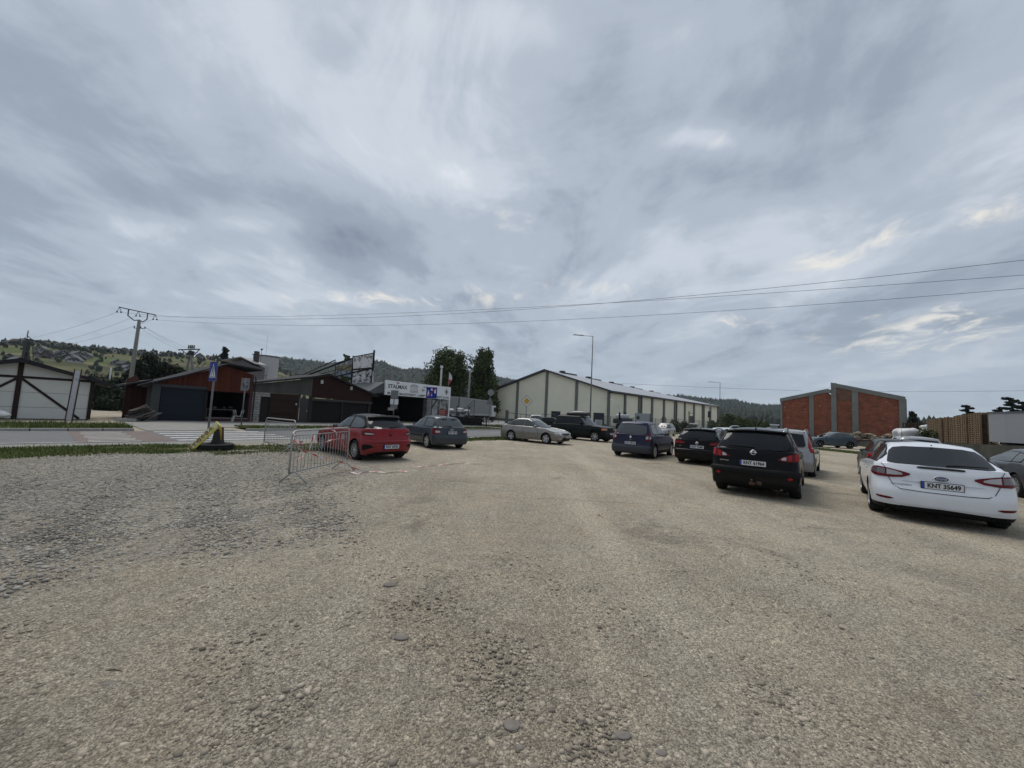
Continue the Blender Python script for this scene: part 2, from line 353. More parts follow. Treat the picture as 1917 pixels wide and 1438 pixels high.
def gravel_material():
    m=bpy.data.materials.new('gravel ground'); m.use_nodes=True; nt=m.node_tree; N=nt.nodes; L=nt.links; b=N['Principled BSDF']
    b.inputs['Roughness'].default_value=.95; b.inputs['Specular IOR Level'].default_value=.15
    g=N.new('ShaderNodeNewGeometry'); P=g.outputs['Position']
    def nz(sc,det=6,ro=.6,out=0,vec=None,dist=0):
        n=N.new('ShaderNodeTexNoise'); n.inputs['Scale'].default_value=sc; n.inputs['Detail'].default_value=det; n.inputs['Roughness'].default_value=ro; n.inputs['Distortion'].default_value=dist
        L.new(vec or P,n.inputs['Vector']); return n.outputs[out]
    def mr(x,a,b_,c=0,d=1):
        r=N.new('ShaderNodeMapRange'); r.inputs[1].default_value=a; r.inputs[2].default_value=b_; r.inputs[3].default_value=c; r.inputs[4].default_value=d
        L.new(x,r.inputs[0]); return r.outputs[0]
    def mix(f,a,b_):
        x=N.new('ShaderNodeMix'); x.data_type='RGBA'
        if isinstance(f,float): x.inputs[0].default_value=f
        else: L.new(f,x.inputs[0])
        for i,c in ((6,a),(7,b_)):
            if isinstance(c,tuple): x.inputs[i].default_value=(*c,1)
            else: L.new(c,x.inputs[i])
        return x.outputs[2]
    def ma(op,a,b_=0.0):
        x=N.new('ShaderNodeMath'); x.operation=op
        for i,c in enumerate((a,b_)):
            if isinstance(c,(int,float)): x.inputs[i].default_value=c
            else: L.new(c,x.inputs[i])
        return x.outputs[0]
    def vor(sc,feat='F1'):
        v=N.new('ShaderNodeTexVoronoi'); v.inputs['Scale'].default_value=sc; v.feature=feat; L.new(P,v.inputs['Vector']); return v
    sand=(.54,.472,.362); brown=(.37,.305,.222); grey=(.36,.335,.28); pale=(.59,.522,.405)
    big=mr(nz(.22,5,.6,dist=.6),.35,.65); med=mr(nz(1.1,6,.65),.38,.62); fine=nz(95,4,.75); tracks=N.new('ShaderNodeMapping')
    tracks.inputs['Rotation'].default_value=(0,0,-.68); tracks.inputs['Scale'].default_value=(1,.12,1); L.new(P,tracks.inputs[0])
    tr=mr(nz(.9,4,.55,vec=tracks.outputs[0]),.45,.7)
    c=mix(big,sand,brown); c=mix(ma('MULTIPLY',med,.62),c,grey); m2=mr(nz(2.7,8,.72,dist=1.2),.46,.66); m2.node.clamp=True; c=mix(ma('MULTIPLY',m2,.42),c,(.27,.222,.162)); c=mix(ma('MULTIPLY',tr,.5),c,pale)
    # grey crushed stone towards the road on the left
    d=N.new('ShaderNodeVectorMath'); d.operation='DISTANCE'; d.inputs[1].default_value=(-8.6,8.6,0); L.new(P,d.inputs[0])
    lm=mr(ma('ADD',d.outputs['Value'],ma('MULTIPLY',nz(.5,5,.6),4.0)),10.6,5.0)
    lm.node.clamp=True
    c=mix(ma('MULTIPLY',lm,.72),c,(.232,.220,.196))
    # dark wheel ruts where cars turn in
    rm=N.new('ShaderNodeMapping'); rm.inputs['Rotation'].default_value=(0,0,.25); rm.inputs['Scale'].default_value=(.16,1.5,1); L.new(P,rm.inputs[0]); ru=mr(nz(1.0,7,.7,vec=rm.outputs[0],dist=.4),.60,.68); ru.node.clamp=True
    c=mix(ma('MULTIPLY',ru,.42),c,(.17,.145,.112))
    # damp dark spots
    damp=mr(nz(.55,8,.66,dist=.9),.57,.68); c=mix(ma('MULTIPLY',damp,.62),c,(.20,.175,.14))
    # stones of two sizes with their own tints
    v1=vor(46); v2=vor(125); v3=vor(17)
    bright=mr(v1.outputs['Color'],0,1,.70,1.26)
    b2=mr(v2.outputs['Color'],0,1,.44,1.50)
    fi=mr(fine,.35,.65,.52,1.48)
    k=ma('MULTIPLY',ma('MULTIPLY',bright,b2),fi)
    edge1=mr(v1.outputs['Distance'],.25,.75,1.0,.80)
    k=ma('MULTIPLY',k,edge1)
    v4=vor(21); sg=mr(v4.outputs['Color'],0,1,.45,1.6); k=ma('MULTIPLY',k,ma('ADD',1.0,ma('MULTIPLY',lm,ma('SUBTRACT',sg,1.0))))
    sp=mr(nz(24,6,.85),.585,.64,1.0,.42); k=ma('MULTIPLY',k,sp)
    sc=N.new('ShaderNodeVectorMath'); sc.operation='SCALE'; L.new(c,sc.inputs[0]); L.new(k,sc.inputs['Scale'])
    L.new(sc.outputs[0],b.inputs['Base Color'])
    h=ma('ADD',ma('MULTIPLY',v1.outputs['Distance'],-.6),ma('MULTIPLY',nz(55,6,.8),1.2)); h=ma('ADD',h,ma('MULTIPLY',v3.outputs['Distance'],-.7)); h=ma('ADD',h,ma('MULTIPLY',nz(2.0,4,.6),2.0))
    bp=N.new('ShaderNodeBump'); bp.inputs['Strength'].default_value=.9; bp.inputs['Distance'].default_value=.022; L.new(h,bp.inputs['Height']); L.new(bp.outputs[0],b.inputs['Normal'])
    return m
GRAVEL=gravel_material()
# the lot: a fine grid near the viewer with real unevenness, one sheet out to the horizon around it
def ground_z(x,y):
    return .018*np.sin(x*1.3+.7*y)+.014*np.sin(2.1*y-x*.8)+.010*np.sin(3.7*x+1.1)*np.sin(3.1*y)
nx=140; xs=np.concatenate([[-3000,-900,-300,-120],np.linspace(-40,40,nx),[120,300,900,3000]]); ys=np.concatenate([[-400,-60],np.linspace(-6,50,100),[120,300,900,3000]])
Xg,Yg=np.meshgrid(xs,ys); Zg=ground_z(Xg,Yg)
rdist=np.hypot(Xg,Yg); Zg*=np.clip((14-rdist)/8,0,1)*1.0; Zg-=np.clip((rdist-60)/100,0,1)*.15
Vg=np.stack([Xg,Yg,Zg],-1).reshape(-1,3); a=np.arange(len(ys)-1)[:,None]*len(xs)+np.arange(len(xs)-1)[None]; Fg=np.stack([a,a+1,a+1+len(xs),a+len(xs)],-1).reshape(-1,4)
struct(np_mesh('ground',Vg,Fg,GRAVEL,4,smooth=True))

# loose stones, many thousands: one stuff mesh
ISLANDS_MAT=M('pebble stone',(.29,.250,.198),.92,0,.15,var=(3.0,.3),island=.48)
def stones(name, P, S, mat, seed=3, flat=.55):
    rg=np.random.default_rng(seed); bm=bmesh.new(); bmesh.ops.create_icosphere(bm,subdivisions=1,radius=1)
    B=np.array([v.co[:] for v in bm.verts]); Fc=np.array([[v.index for v in f.verts] for f in bm.faces]); bm.free()
    n=len(P); V=np.repeat(B[None],n,0)*(1+rg.uniform(-.30,.30,(n,len(B),1)))
    V*=np.stack([S*rg.uniform(.8,1.4,n),S*rg.uniform(.7,1.1,n),S*flat*rg.uniform(.6,1.2,n)],-1)[:,None]
    an=rg.uniform(0,2*PI,n); c,s=np.cos(an)[:,None],np.sin(an)[:,None]
    X=V[...,0]*c-V[...,1]*s; Y=V[...,0]*s+V[...,1]*c; V=np.stack([X,Y,V[...,2]],-1)+P[:,None]
    Fa=(Fc[None]+np.arange(n)[:,None,None]*len(B)).reshape(-1,3)
    return np_mesh(name,V.reshape(-1,3),Fa,mat,3,smooth=False)
def scatter(n, rmin, rmax, amin, amax, seed, patch=None):
    rg=np.random.default_rng(seed); r=1/(1/rmax+rg.uniform(0,1,n)*(1/rmin-1/rmax)); t=rg.uniform(amin,amax,n)
    x=r*np.sin(t); y=r*np.cos(t)
    f=.6*np.sin(x*1.9+2)*np.cos(y*1.6-.7*x)+.4*np.sin(x*4.1+y*3.3)+rg.uniform(-1.5,1.5,n)
    keep=f>-.35 if patch is None else f>patch
    soft=rg.uniform(0,1,n)<np.clip(np.minimum((r-rmin)/(1.8 if patch is not None else .05),np.where(patch is not None,(amax-t)/.22,1)),0,1); keep=keep&soft
    x,y,r=x[keep],y[keep],r[keep]; z=ground_z(x,y)*np.clip((14-r)/8,0,1)
    return x,y,z,r
x1,y1,z1,r1=scatter(52000,1.5,12,-1.05,1.05,5)
S1=np.random.default_rng(9).exponential(.0046,len(x1))+.0026; S1=np.minimum(S1,.023)
tag(stones('gravel_stones',np.stack([x1,y1,z1+S1*-.08],-1),S1,ISLANDS_MAT),'loose grey brown pebbles strewn over the parking lot','gravel',kind='stuff')
x2,y2,z2,r2=scatter(56000,5.0,16,-1.25,-.34,6,-1.1)
S2=np.random.default_rng(10).exponential(.0055,len(x2))+.006; S2=np.minimum(S2,.028)
tag(stones('crushed_stones',np.stack([x2,y2,z2+S2*.15],-1),S2,M('crushed stone',(.285,.268,.235),.9,0,.2,var=(1.2,.25),island=.5),4),'coarser grey crushed stone near the grass verge on the left','gravel',kind='stuff')
# big flat cobbles pressed into the lot, each one its own thing
COB=M('cobble stone',(.185,.165,.145),.85,0,.2,var=(14,.28),bump=(60,.3))
for px,py,w,lab in [(730,1102,.062,'flat oval cobble pressed in the gravel, upper of two at middle left'),(752,1198,.055,'flat oval cobble just below another in the gravel'),
        (958,1362,.05,'grey cobble near the bottom edge with small pebbles below it'),(1165,1378,.045,'brown two lobed cobble near the bottom edge'),
        (1135,1190,.022,'small dark brown cobble alone in the middle ground'),(205,1275,.04,'greenish flat cobble in the left foreground'),(1238,1412,.028,'small angular brown cobble at the bottom edge'),
        (1827,1298,.03,'small brown cobble at the lower right'),(973,1402,.022,'round pale cobble below the grey one at the bottom edge')]:
    p=G(px,py); mb=MB(); mb.blob((0,0,0),(w,w*.72,w*.22),seed=px,sub=3,amp=.07); o=mb.build('cobble',COB,smooth=True,loc=(p.x,p.y,float(ground_z(p.x,p.y))+.002)); tag(o,lab,'stone','cobbles in the gravel')
mb=MB(); p=G(1205,1262); mb.path([(0,0,.006),(.03,.003,.012),(.058,-.004,.01),(.062,-.03,.006)],[.002,.0022,.0018,.001],6); tag(mb.build('twig',M('twig bark',(.05,.035,.025),.9),loc=(p.x,p.y,float(ground_z(p.x,p.y)))),'thin dark broken twig lying on the gravel','twig')
mb=MB(); p=G(215,1252); mb.path([(-.05,0,.006),(0,.004,.010),(.06,-.004,.006)],[.002,.003,.0015],6); tag(mb.build('twig',M('twig bark'),loc=(p.x,p.y,float(ground_z(p.x,p.y)))),'short straight twig lying at the lower left','twig')

# ---- road, kerbs, pavement, crossing
ASPH=M('asphalt',(.150,.152,.154),.85,0,.25,var=(1.4,.16),bump=(140,.3))
ASPH_RED=M('worn red surfacing',(.165,.132,.120),.85,0,.25,var=(2.2,.2),bump=(120,.3))
CONC=M('pale concrete paving',(.25,.243,.222),.9,0,.2,var=(2.0,.16),bump=(60,.3))
PAVE=brick_mat('paver blocks',(.30,.29,.27),(.36,.345,.32),(.16,.15,.14),.2,.1)
KERB=M('kerb concrete',(.30,.295,.28),.9,0,.2,var=(3,.18),bump=(60,.3))
PAINT=M('road paint',(.46,.46,.45),.7,0,.3,var=(4,.4),bump=(80,.2))
strip_sn('gutter',-40,95,17.55,18.75,.006,CONC,wob=.03)
strip_sn('road',-40,95,18.75,24.45,.010,ASPH)
strip_sn('far_pavement',-40,4.0,28.2,30.2,.026,CONC,wob=.05,seed=3)
strip_sn('entrance_pavement',3.4,7.0,24.6,34.6,.022,CONC,wob=.04,seed=4)
strip_sn('kiosk_apron',4.0,36,30.0,35.0,.017,M('apron paving',(.235,.228,.215),.9,0,.2,var=(1.5,.25),bump=(60,.4)),wob=.05,seed=5)
strip_sn('middle_pavement',7.0,46,27.6,30.4,.026,CONC,wob=.05,seed=8)
strip_sn('yard_paving',30,80,27.0,60,.035,M('yard concrete',(.25,.245,.235),.9,0,.2,var=(.7,.2)),step=8)
strip_sn('crossing_red',1.0,3.45,18.9,24.4,.016,ASPH_RED)
mb=MB()
def bar(mb,s0,s1,n0,n1,z=.022): mb.add([SN(s0,n0,z),SN(s1,n0,z),SN(s1,n1,z),SN(s0,n1,z)],[(0,1,2,3)])
for i in range(5):
    n0=18.95+i*1.15; bar(mb,3.55,7.75,n0,n0+.42)
struct(mb.build('zebra_stripes',PAINT))
mb=MB()
for i in range(9):
    n0=19.0+i*.6
    bar(mb,1.25+.03*(i%3),2.55-.1*(i%2),n0,n0+.16)
for s in (-36,-30,-24,-18,-12,-6): bar(mb,s,s+3.6,21.5,21.62)
bar(mb,-40,1.2,19.0,19.1); bar(mb,-40,1.0,24.2,24.3); bar(mb,9,95,24.2,24.3)
for k in range(12): bar(mb,10+k*7,13.5+k*7,21.5,21.62)
struct(mb.build('road_markings',PAINT))
def kerb(s0,s1,n0,n1,z1,name='kerb'):
    mb=MB(); s=s0
    while s<s1:
        e=min(s+.98,s1); c=SN((s+e)/2,(n0+n1)/2,z1/2); mb.box(c,(e-s-.015,n1-n0,z1),Matrix.Rotation(math.atan2(RD.y,RD.x),3,'Z')); s+=1.0
    struct(mb.build(name,KERB))
kerb(-40,3.0,24.46,24.66,.13,'far_kerb'); kerb(7.4,60,24.46,24.66,.12,'far_kerb'); kerb(8.4,95,18.4,18.56,.05,'near_kerb')

# ---- grass
GRASS_BED=M('verge soil and grass',(.085,.092,.038),.95,0,.1,var=(2.5,.45),bump=(30,.6))
GB=[M('grass blade',(.115,.140,.042),.7,0,.2,var=(.7,.45),island=.55)]
def grass_area(name, fn, n, hgt, label, seed, wid=.012, mat=None):
    rg=np.random.default_rng(seed); P=fn(rg,n); n=len(P)
    a=rg.uniform(0,2*PI,n); h=hgt*rg.uniform(.35,1.25,n)*np.where(rg.uniform(0,1,n)>.96,1.8,1); ln=rg.uniform(.1,.8,n)*h; b=rg.uniform(0,2*PI,n)
    w=wid*rg.uniform(.6,1.5,n)
    dx,dy=np.cos(a)*w,np.sin(a)*w; V=np.zeros((n,3,3)); V[:,0]=P; V[:,1]=P; V[:,2]=P
    V[:,0,0]-=dx; V[:,0,1]-=dy; V[:,1,0]+=dx; V[:,1,1]+=dy; V[:,2,0]+=np.cos(b)*ln; V[:,2,1]+=np.sin(b)*ln; V[:,2,2]+=h
    o=np_mesh(name,V.reshape(-1,3),np.arange(n*3).reshape(-1,3),mat or GB[0],3); return tag(o,label,'grass',kind='stuff')
def sn_area(s0,s1,n0,n1,z=0,edge=.35,tuft=True):
    def fn(rg,n):
        s=rg.uniform(s0,s1,n); t=rg.uniform(n0,n1,n)
        wob=.35*np.sin(s*1.7)+.25*np.sin(s*3.9+1); e=np.minimum(t-(n0+edge+wob*edge),(n1-t)+.05)
        k=(rg.uniform(0,1,n)<np.clip(e/edge+.45,0.03,1))&((np.sin(s*2.3+t*3)+np.sin(t*4.1-s*1.3)+.7*np.sin(s*.9+2)+rg.uniform(-1.3,1.3,n))>-1.0)
        s,t=s[k],t[k]; return np.stack([RD.x*s+RN.x*t,RD.y*s+RN.y*t,np.full(len(s),z)],-1)
    return fn
strip_sn('verge',-40,4.6,15.55,17.6,.004,GRASS_BED,step=.5,wob=.12,seed=11)
grass_area('verge_grass',sn_area(-14,4.8,14.7,17.75),52000,.075,'low green grass of the verge before the road on the left',21)
grass_area('verge_grass',sn_area(3.5,8.6,13.6,16.6),12000,.05,'thin sparse grass around the black tyre and barrier',22)
strip_sn('far_verge',-40,3.0,24.7,28.1,.10,GRASS_BED,step=.6,wob=.08,seed=12)
grass_area('far_grass',sn_area(-12,3.0,24.75,28.1,.1),26000,.16,'taller grass on the island across the road at left',23,.02)
strip_sn('far_verge',7.6,30,24.7,27.5,.10,GRASS_BED,step=.6,wob=.08,seed=13)
grass_area('far_grass',sn_area(7.6,30,24.75,27.5,.1),30000,.10,'grass strip across the road behind the barriers',24,.025)
strip_sn('lot_edge_verge',13.5,60,15.7,17.5,.004,GRASS_BED,step=.6,wob=.2,seed=14)
grass_area('lot_edge_grass',sn_area(13,60,15.2,17.6),36000,.08,'grass strip behind the silver sedan and dark off roader',25,.03)
strip_sn('yard_verge',34,75,24.7,33,.10,GRASS_BED,step=2,wob=.2,seed=15)
grass_area('yard_grass',sn_area(34,75,24.8,33,.1),20000,.14,'grass in front of the warehouse fence',26,.05)
# far side of the lot: thin light kerb with grass in front, by the teal hatchback
A_=G(1500,836); B_=G(1700,856)
def line_area(A,B,w0,w1,z=0):
    d=(B-A).normalized(); n=Vector((-d.y,d.x,0)); Ln=(B-A).length
    def fn(rg,k):
        s=rg.uniform(0,Ln,k); t=rg.uniform(w0,w1,k); return np.stack([A.x+d.x*s+n.x*t,A.y+d.y*s+n.y*t,np.full(k,z)],-1)
    return fn
def line_strip(name,A,B,w0,w1,z,mat):
    d=(B-A).normalized(); n=Vector((-d.y,d.x,0)); mb=MB(); mb.add([A+n*w0+Vector((0,0,z)),B+n*w0+Vector((0,0,z)),B+n*w1+Vector((0,0,z)),A+n*w1+Vector((0,0,z))],[(0,1,2,3)]); return struct(mb.build(name,mat))
line_strip('concrete_edge',A_,B_,-.1,.6,.02,KERB)
line_strip('edge_verge',A_,B_,-2.6,-.12,.006,GRASS_BED)
grass_area('edge_grass',line_area(A_,B_,-2.8,-.12),9000,.09,'grass strip before the teal hatchback',27,.03)
# dry cracks and tyre ruts near the right hand cars
mb=MB(); 
# ============================================================ vehicles
GLASS=M('car glass dark',(.010,.012,.015),.05,0,.24)
GLASS_L=M('car glass light',(.050,.060,.063),.06,0,.5)
TYRE=M('tyre rubber',(.018,.018,.019),.85,0,.2,bump=(90,.3))
BLACKP=M('black plastic',(.007,.0072,.008),.6,0,.15)
WELL=M('wheel well black',(.006,.006,.006),.95,0,.1)
ALLOY=M('alloy rim',(.42,.43,.45),.32,.75,.5)
CHROME=M('chrome',(.72,.73,.75),.14,1,.5)
RED_L=M('red lamp lens',(.11,.003,.006),.2,0,.22,coat=.05)
RED_B=M('bright red lamp lens',(.26,.010,.009),.18,0,.25,coat=.05)
CLEAR_L=M('clear lamp lens',(.34,.33,.335),.15,.3,.6,coat=.5)
DIMCLEAR=M('smoked lamp lens',(.115,.095,.10),.12,.2,.6,coat=.5)
AMBER=M('amber lens',(.62,.17,.03),.2,0,.6)
PLATEM=M('plate white',(.60,.61,.62),.45,0,.4); PLATET=M('plate black letters',(.02,.02,.022),.6); PLATEB=M('plate blue band',(.02,.05,.30),.5)
SEAM=M('panel gap',(.012,.012,.013),.8,0,.1)
def paint(name,col,metal=0.0,rough=.28,coat=.7,dust=.10):
    fresh=name not in MATS
    m=M(name,col,rough,metal,.10 if max(col)<.012 else .20,var=(1.7,dust),coat=coat)
    if fresh:
        # road dust on the lower panels: object height and noise
        N=m.node_tree.nodes; L=m.node_tree.links; b=N['Principled BSDF']; src=b.inputs['Base Color'].links[0].from_socket
        tc=N.new('ShaderNodeTexCoord'); sp=N.new('ShaderNodeSeparateXYZ'); L.new(tc.outputs['Object'],sp.inputs[0])
        n=N.new('ShaderNodeTexNoise'); n.inputs['Scale'].default_value=3.5; n.inputs['Detail'].default_value=6; L.new(tc.outputs['Object'],n.inputs['Vector'])
        r=N.new('ShaderNodeMapRange'); r.inputs[1].default_value=.85; r.inputs[2].default_value=.22; r.inputs[3].default_value=.02; r.inputs[4].default_value=.62 if .03<max(col)<.3 else (.22 if max(col)<.3 else .30); L.new(sp.outputs[2],r.inputs[0])
        mu=N.new('ShaderNodeMath'); mu.operation='MULTIPLY'; L.new(r.outputs[0],mu.inputs[0]); L.new(n.outputs[0],mu.inputs[1])
        x=N.new('ShaderNodeMix'); x.data_type='RGBA'; L.new(mu.outputs[0],x.inputs[0]); L.new(src,x.inputs[6]); x.inputs[7].default_value=(.10,.088,.07,1) if max(col)<.3 else (.30,.27,.22,1); L.new(x.outputs[2],b.inputs['Base Color'])
        ra=N.new('ShaderNodeMapRange'); ra.inputs[3].default_value=rough; ra.inputs[4].default_value=.85; L.new(mu.outputs[0],ra.inputs[0]); L.new(ra.outputs[0],b.inputs['Roughness'])
    return m

def lerp_tab(tab,x):
    if x<=tab[0][0]: return tab[0][1]
    for (a,b),(c,d) in zip(tab,tab[1:]):
        if x<=c:
            k=(x-a)/(c-a); return b+(d-b)*k
    return tab[-1][1]
def smooth_tab(tab,x):
    if x<=tab[0][0]: return tab[0][1]
    for (a,b),(c,d) in zip(tab,tab[1:]):
        if x<=c:
            k=(x-a)/(c-a); k=k*k*(3-2*k); return b+(d-b)*k
    return tab[-1][1]

class Car:
    """body surface: a lower shell and a greenhouse, each a stack of rounded outlines; rear axle at x=0, front towards +x"""
    def __init__(s, **k):
        d=dict(W=1.76,H=1.46,wb=2.58,ro=.78,fo=.88,R=.315,base=.21,
            belt=[(-.8,.98),(.5,.95),(2.0,.90),(2.6,.86),(3.3,.70)],
            rear=[(.2,.04),(.30,0),(.55,-.0),(.62,.05),(.9,.08),(1.0,.12)],   # inset of the rear end from -ro by height
            front=[(.2,.10),(.35,.0),(.55,.0),(.75,.10),(.95,.3)],
            side=[(.2,.05),(.38,.015),(.62,.0),(.85,.03),(1.05,.06)],         # inset from W/2 by height
            rc=.42, fc=.62, rp=.50, fp=.66,
            g_rx0=-.62, g_rx1=-.35, g_fx0=1.95, g_fx1=1.15, g_w0=None, g_w1=.56, g_rc0=.32,g_rc1=.26,g_fc0=.38,g_fc1=.22, roofx=.7, roofk=.055, camber=.045, bow=.0, arch=.055)
        d.update(k); s.__dict__.update(d)
        s.hw=s.W/2; s.x0=-s.ro; s.x1=s.wb+s.fo
        if s.g_w0 is None: s.g_w0=s.hw-.085
        s.xcr=s.x0+s.rc; s.xcf=s.x1-s.fc
        s.cache={}
    def w(s,z): return s.hw-lerp_tab(s.side,z)
    def xr(s,z): return s.x0+smooth_tab(s.rear,z)
    def xf(s,z): return s.x1-smooth_tab(s.front,z)
    def low(s,u,z):
        w=s.w(z)
        if u<1:
            t=u*PI/2; x=s.xcr-(s.xcr-s.xr(z))*max(math.cos(t),0)**s.rp; y=w*math.sin(t)**s.rp
        elif u<=2:
            x=s.xcr+(s.xcf-s.xcr)*(u-1); y=w
        else:
            t=(3-u)*PI/2; x=s.xcf+(s.xf(z)-s.xcf)*max(math.cos(t),0)**s.fp; y=w*math.sin(t)**s.fp
        return x,y
    def zbelt(s,x): return smooth_tab(s.belt,x)
    def zroof(s,x): return s.H-s.camber-s.roofk*((x-s.roofx)/1.2)**2*(1.0 if x<s.roofx else 1.15)
    def gh(s,u,t):
        """greenhouse point, t 0 at the belt and 1 at the roof edge"""
        e=t**1.0; bul=math.sin(PI*t)*.025
        xr=s.g_rx0+(s.g_rx1-s.g_rx0)*e-bul*1.0; xf=s.g_fx0+(s.g_fx1-s.g_fx0)*e+bul*1.6
        w=s.g_w0+(s.g_w1-s.g_w0)*(t**1.25)
        rc=s.g_rc0+(s.g_rc1-s.g_rc0)*t; fc=s.g_fc0+(s.g_fc1-s.g_fc0)*t
        xcr=xr+rc; xcf=xf-fc
        if u<1: a=u*PI/2; x=xcr-(xcr-xr)*max(math.cos(a),0)**.62; y=w*math.sin(a)**.55
        elif u<=2: x=xcr+(xcf-xcr)*(u-1); y=w
        else: a=(3-u)*PI/2; x=xcf+(xf-xcf)*max(math.cos(a),0)**.75; y=w*math.sin(a)**.62
        zb=s.zbelt(x)+.005; return x,y,zb+(s.zroof(x)-zb)*t
    def zbase(s,u):
        x,_=s.low(u,.5); z=s.base
        for xw in (0,s.wb):
            Ra=s.R+s.arch
            if abs(x-xw)<Ra: z=max(z,s.R*1.0+math.sqrt(Ra*Ra-(x-xw)**2))
        return z
    def u_samples(s):
        us=[i/14 for i in range(14)]
        xs=set()
        Ra=s.R+s.arch
        for xw in (0,s.wb):
            for k in range(19):
                x=xw-Ra*math.cos(PI*k/18); xs.add(round(x,4))
            xs.add(round(xw-Ra-.012,4)); xs.add(round(xw+Ra+.012,4))
        n=26
        for i in range(n+1): xs.add(round(s.xcr+(s.xcf-s.xcr)*i/n,4))
        xs=sorted(x for x in xs if s.xcr<=x<=s.xcf)
        us+=[1+(x-s.xcr)/(s.xcf-s.xcr) for x in xs]
        # arches may reach into the end caps: sample those more finely
        us+=[3-i/16 for i in range(15,-1,-1)]
        return us
    def body(s, mats, parent, roof_mi=0, low_mi=None, low_z=.0, gh_mi=0):
        us=s.u_samples(); NL=11; NG=9; NR=5; rows=[]
        for lv in range(NL+1):
            row=[]
            for u in us:
                zb=s.zbase(u); x,_=s.low(u,.6); zt=s.zbelt(x); z=zb+(zt-zb)*(lv/NL); x,y=s.low(u,z); x2=x
                if lv==NL:
                    zt=s.zbelt(x); z=zt; x,y=s.low(u,z)
                row.append((x,y,z))
            rows.append(row)
        # deck between the shell and the greenhouse
        for k in (.18,.5,.82):
            row=[]
            for j,u in enumerate(us):
                a=rows[NL][j]; b=s.gh(u,0)
                x=a[0]+(b[0]-a[0])*k; y=a[1]+(b[1]-a[1])*k; z=a[2]+(b[2]-a[2])*k+.035*math.sin(PI*k)*min(1,math.hypot(a[0]-b[0],a[1]-b[1])/.6)
                if k==.18: z=max(z,a[2]+.012)
                row.append((x,y,z))
            rows.append(row)
        for t in range(NG+1): rows.append([s.gh(u,t/NG) for u in us])
        top=rows[-1]
        for k in range(1,NR+1):
            row=[]; f=k/NR
            for (x,y,z) in top:
                cx=min(max(x,s.g_rx1+.30),s.g_fx1-.30); h=1-(1-f)**2
                row.append((x+(cx-x)*f, y*(1-f), z+(s.H-s.roofk*((cx-s.roofx)/1.2)**2-z)*h))
            rows.append(row)
        nu=len(us); V=[]; 
        for row in rows:
            V+=row+[(x,-y,z) for x,y,z in row]
        mb=MB(); fs=[]; mi=[]
        for r in range(len(rows)-1):
            for j in range(nu-1):
                a=r*2*nu+j; b=a+1; c=b+2*nu; d=a+2*nu
                zc=(rows[r][j][2]+rows[r+1][j][2])/2
                m=roof_mi if r>=NL+3+NG else (gh_mi if r>=NL+3 else 0)
                if low_mi is not None and r<NL and zc<low_z(rows[r][j][0]) : m=low_mi
                fs.append((a,d,c,b)); mi.append(m)
                a+=nu;b+=nu;c+=nu;d+=nu; fs.append((a,b,c,d)); mi.append(m)
        mb.v=V; mb.f=fs; mb.m=mi
        o=mb.build('body',mats,parent,smooth=True)
        bm=bmesh.new(); bm.from_mesh(o.data); bmesh.ops.remove_doubles(bm,verts=bm.verts,dist=.0006); bmesh.ops.dissolve_degenerate(bm,edges=bm.edges,dist=.0002)
        bmesh.ops.recalc_face_normals(bm,faces=bm.faces); bm.to_mesh(o.data); bm.free()
        return o
    # ---- surface lookups
    def _curve(s,kind,z):
        """list of (arc length from the centre line, point) at one height; kind rear or front"""
        key=(kind,round(z,3))
        if key in s.cache: return s.cache[key]
        us=[i/30 for i in range(31)] if kind=='rear' else [3-i/30 for i in range(31)]
        us+= [1+.12*(i+1)/6 for i in range(6)] if kind=='rear' else [2-.12*(i+1)/6 for i in range(6)]
        pts=[]; acc=0; last=None
        for u in us:
            zb=s.zbelt(s.low(u,min(z,1.0))[0])
            if z<=zb+.004 : x,y=s.low(u,z)
            else:
                t=0
                for _ in range(3):
                    x,y,_z=s.gh(u,t); zb2=s.zbelt(x)+.005; t=min(1,max(0,(z-zb2)/(s.zroof(x)-zb2)))
                x,y,_z=s.gh(u,t)
            if last: acc+=math.hypot(x-last[0],y-last[1])
            last=(x,y); pts.append((acc,x,y))
        s.cache[key]=pts; return pts
    def P(s,kind,q,z):
        """point on the body: kind rear/front with q = distance round from the centre, or side with q = x"""
        if kind in('rear','front'):
            a=abs(q); C=s._curve(kind,z); sg=1 if q>=0 else -1
            for (l0,x0,y0),(l1,x1,y1) in zip(C,C[1:]):
                if a<=l1: k=(a-l0)/max(l1-l0,1e-6); return Vector((x0+(x1-x0)*k,sg*(y0+(y1-y0)*k),z))
            return Vector((C[-1][1],sg*C[-1][2],z))
        sg=1 if kind=='left' else -1; x=q; zb=s.zbelt(x)
        if z<=zb+.004:
            w=s.w(z)
            if x<s.xcr: c=min(1,(s.xcr-x)/(s.xcr-s.xr(z))); th=math.acos(c**(1/s.rp)); return Vector((x,sg*w*math.sin(th)**s.rp,z))
            if x>s.xcf: c=min(1,(x-s.xcf)/(s.xf(z)-s.xcf)); th=math.acos(c**(1/s.fp)); return Vector((x,sg*w*math.sin(th)**s.fp,z))
            return Vector((x,sg*w,z))
        t=min(1,max(0,(z-zb-.005)/(s.zroof(x)-zb)))
        lo,hi=.02,2.98
        for _ in range(16):
            m=(lo+hi)/2
            if s.gh(m,t)[0]<x: lo=m
            else: hi=m
        p=s.gh((lo+hi)/2,t); return Vector((x,sg*p[1],z))
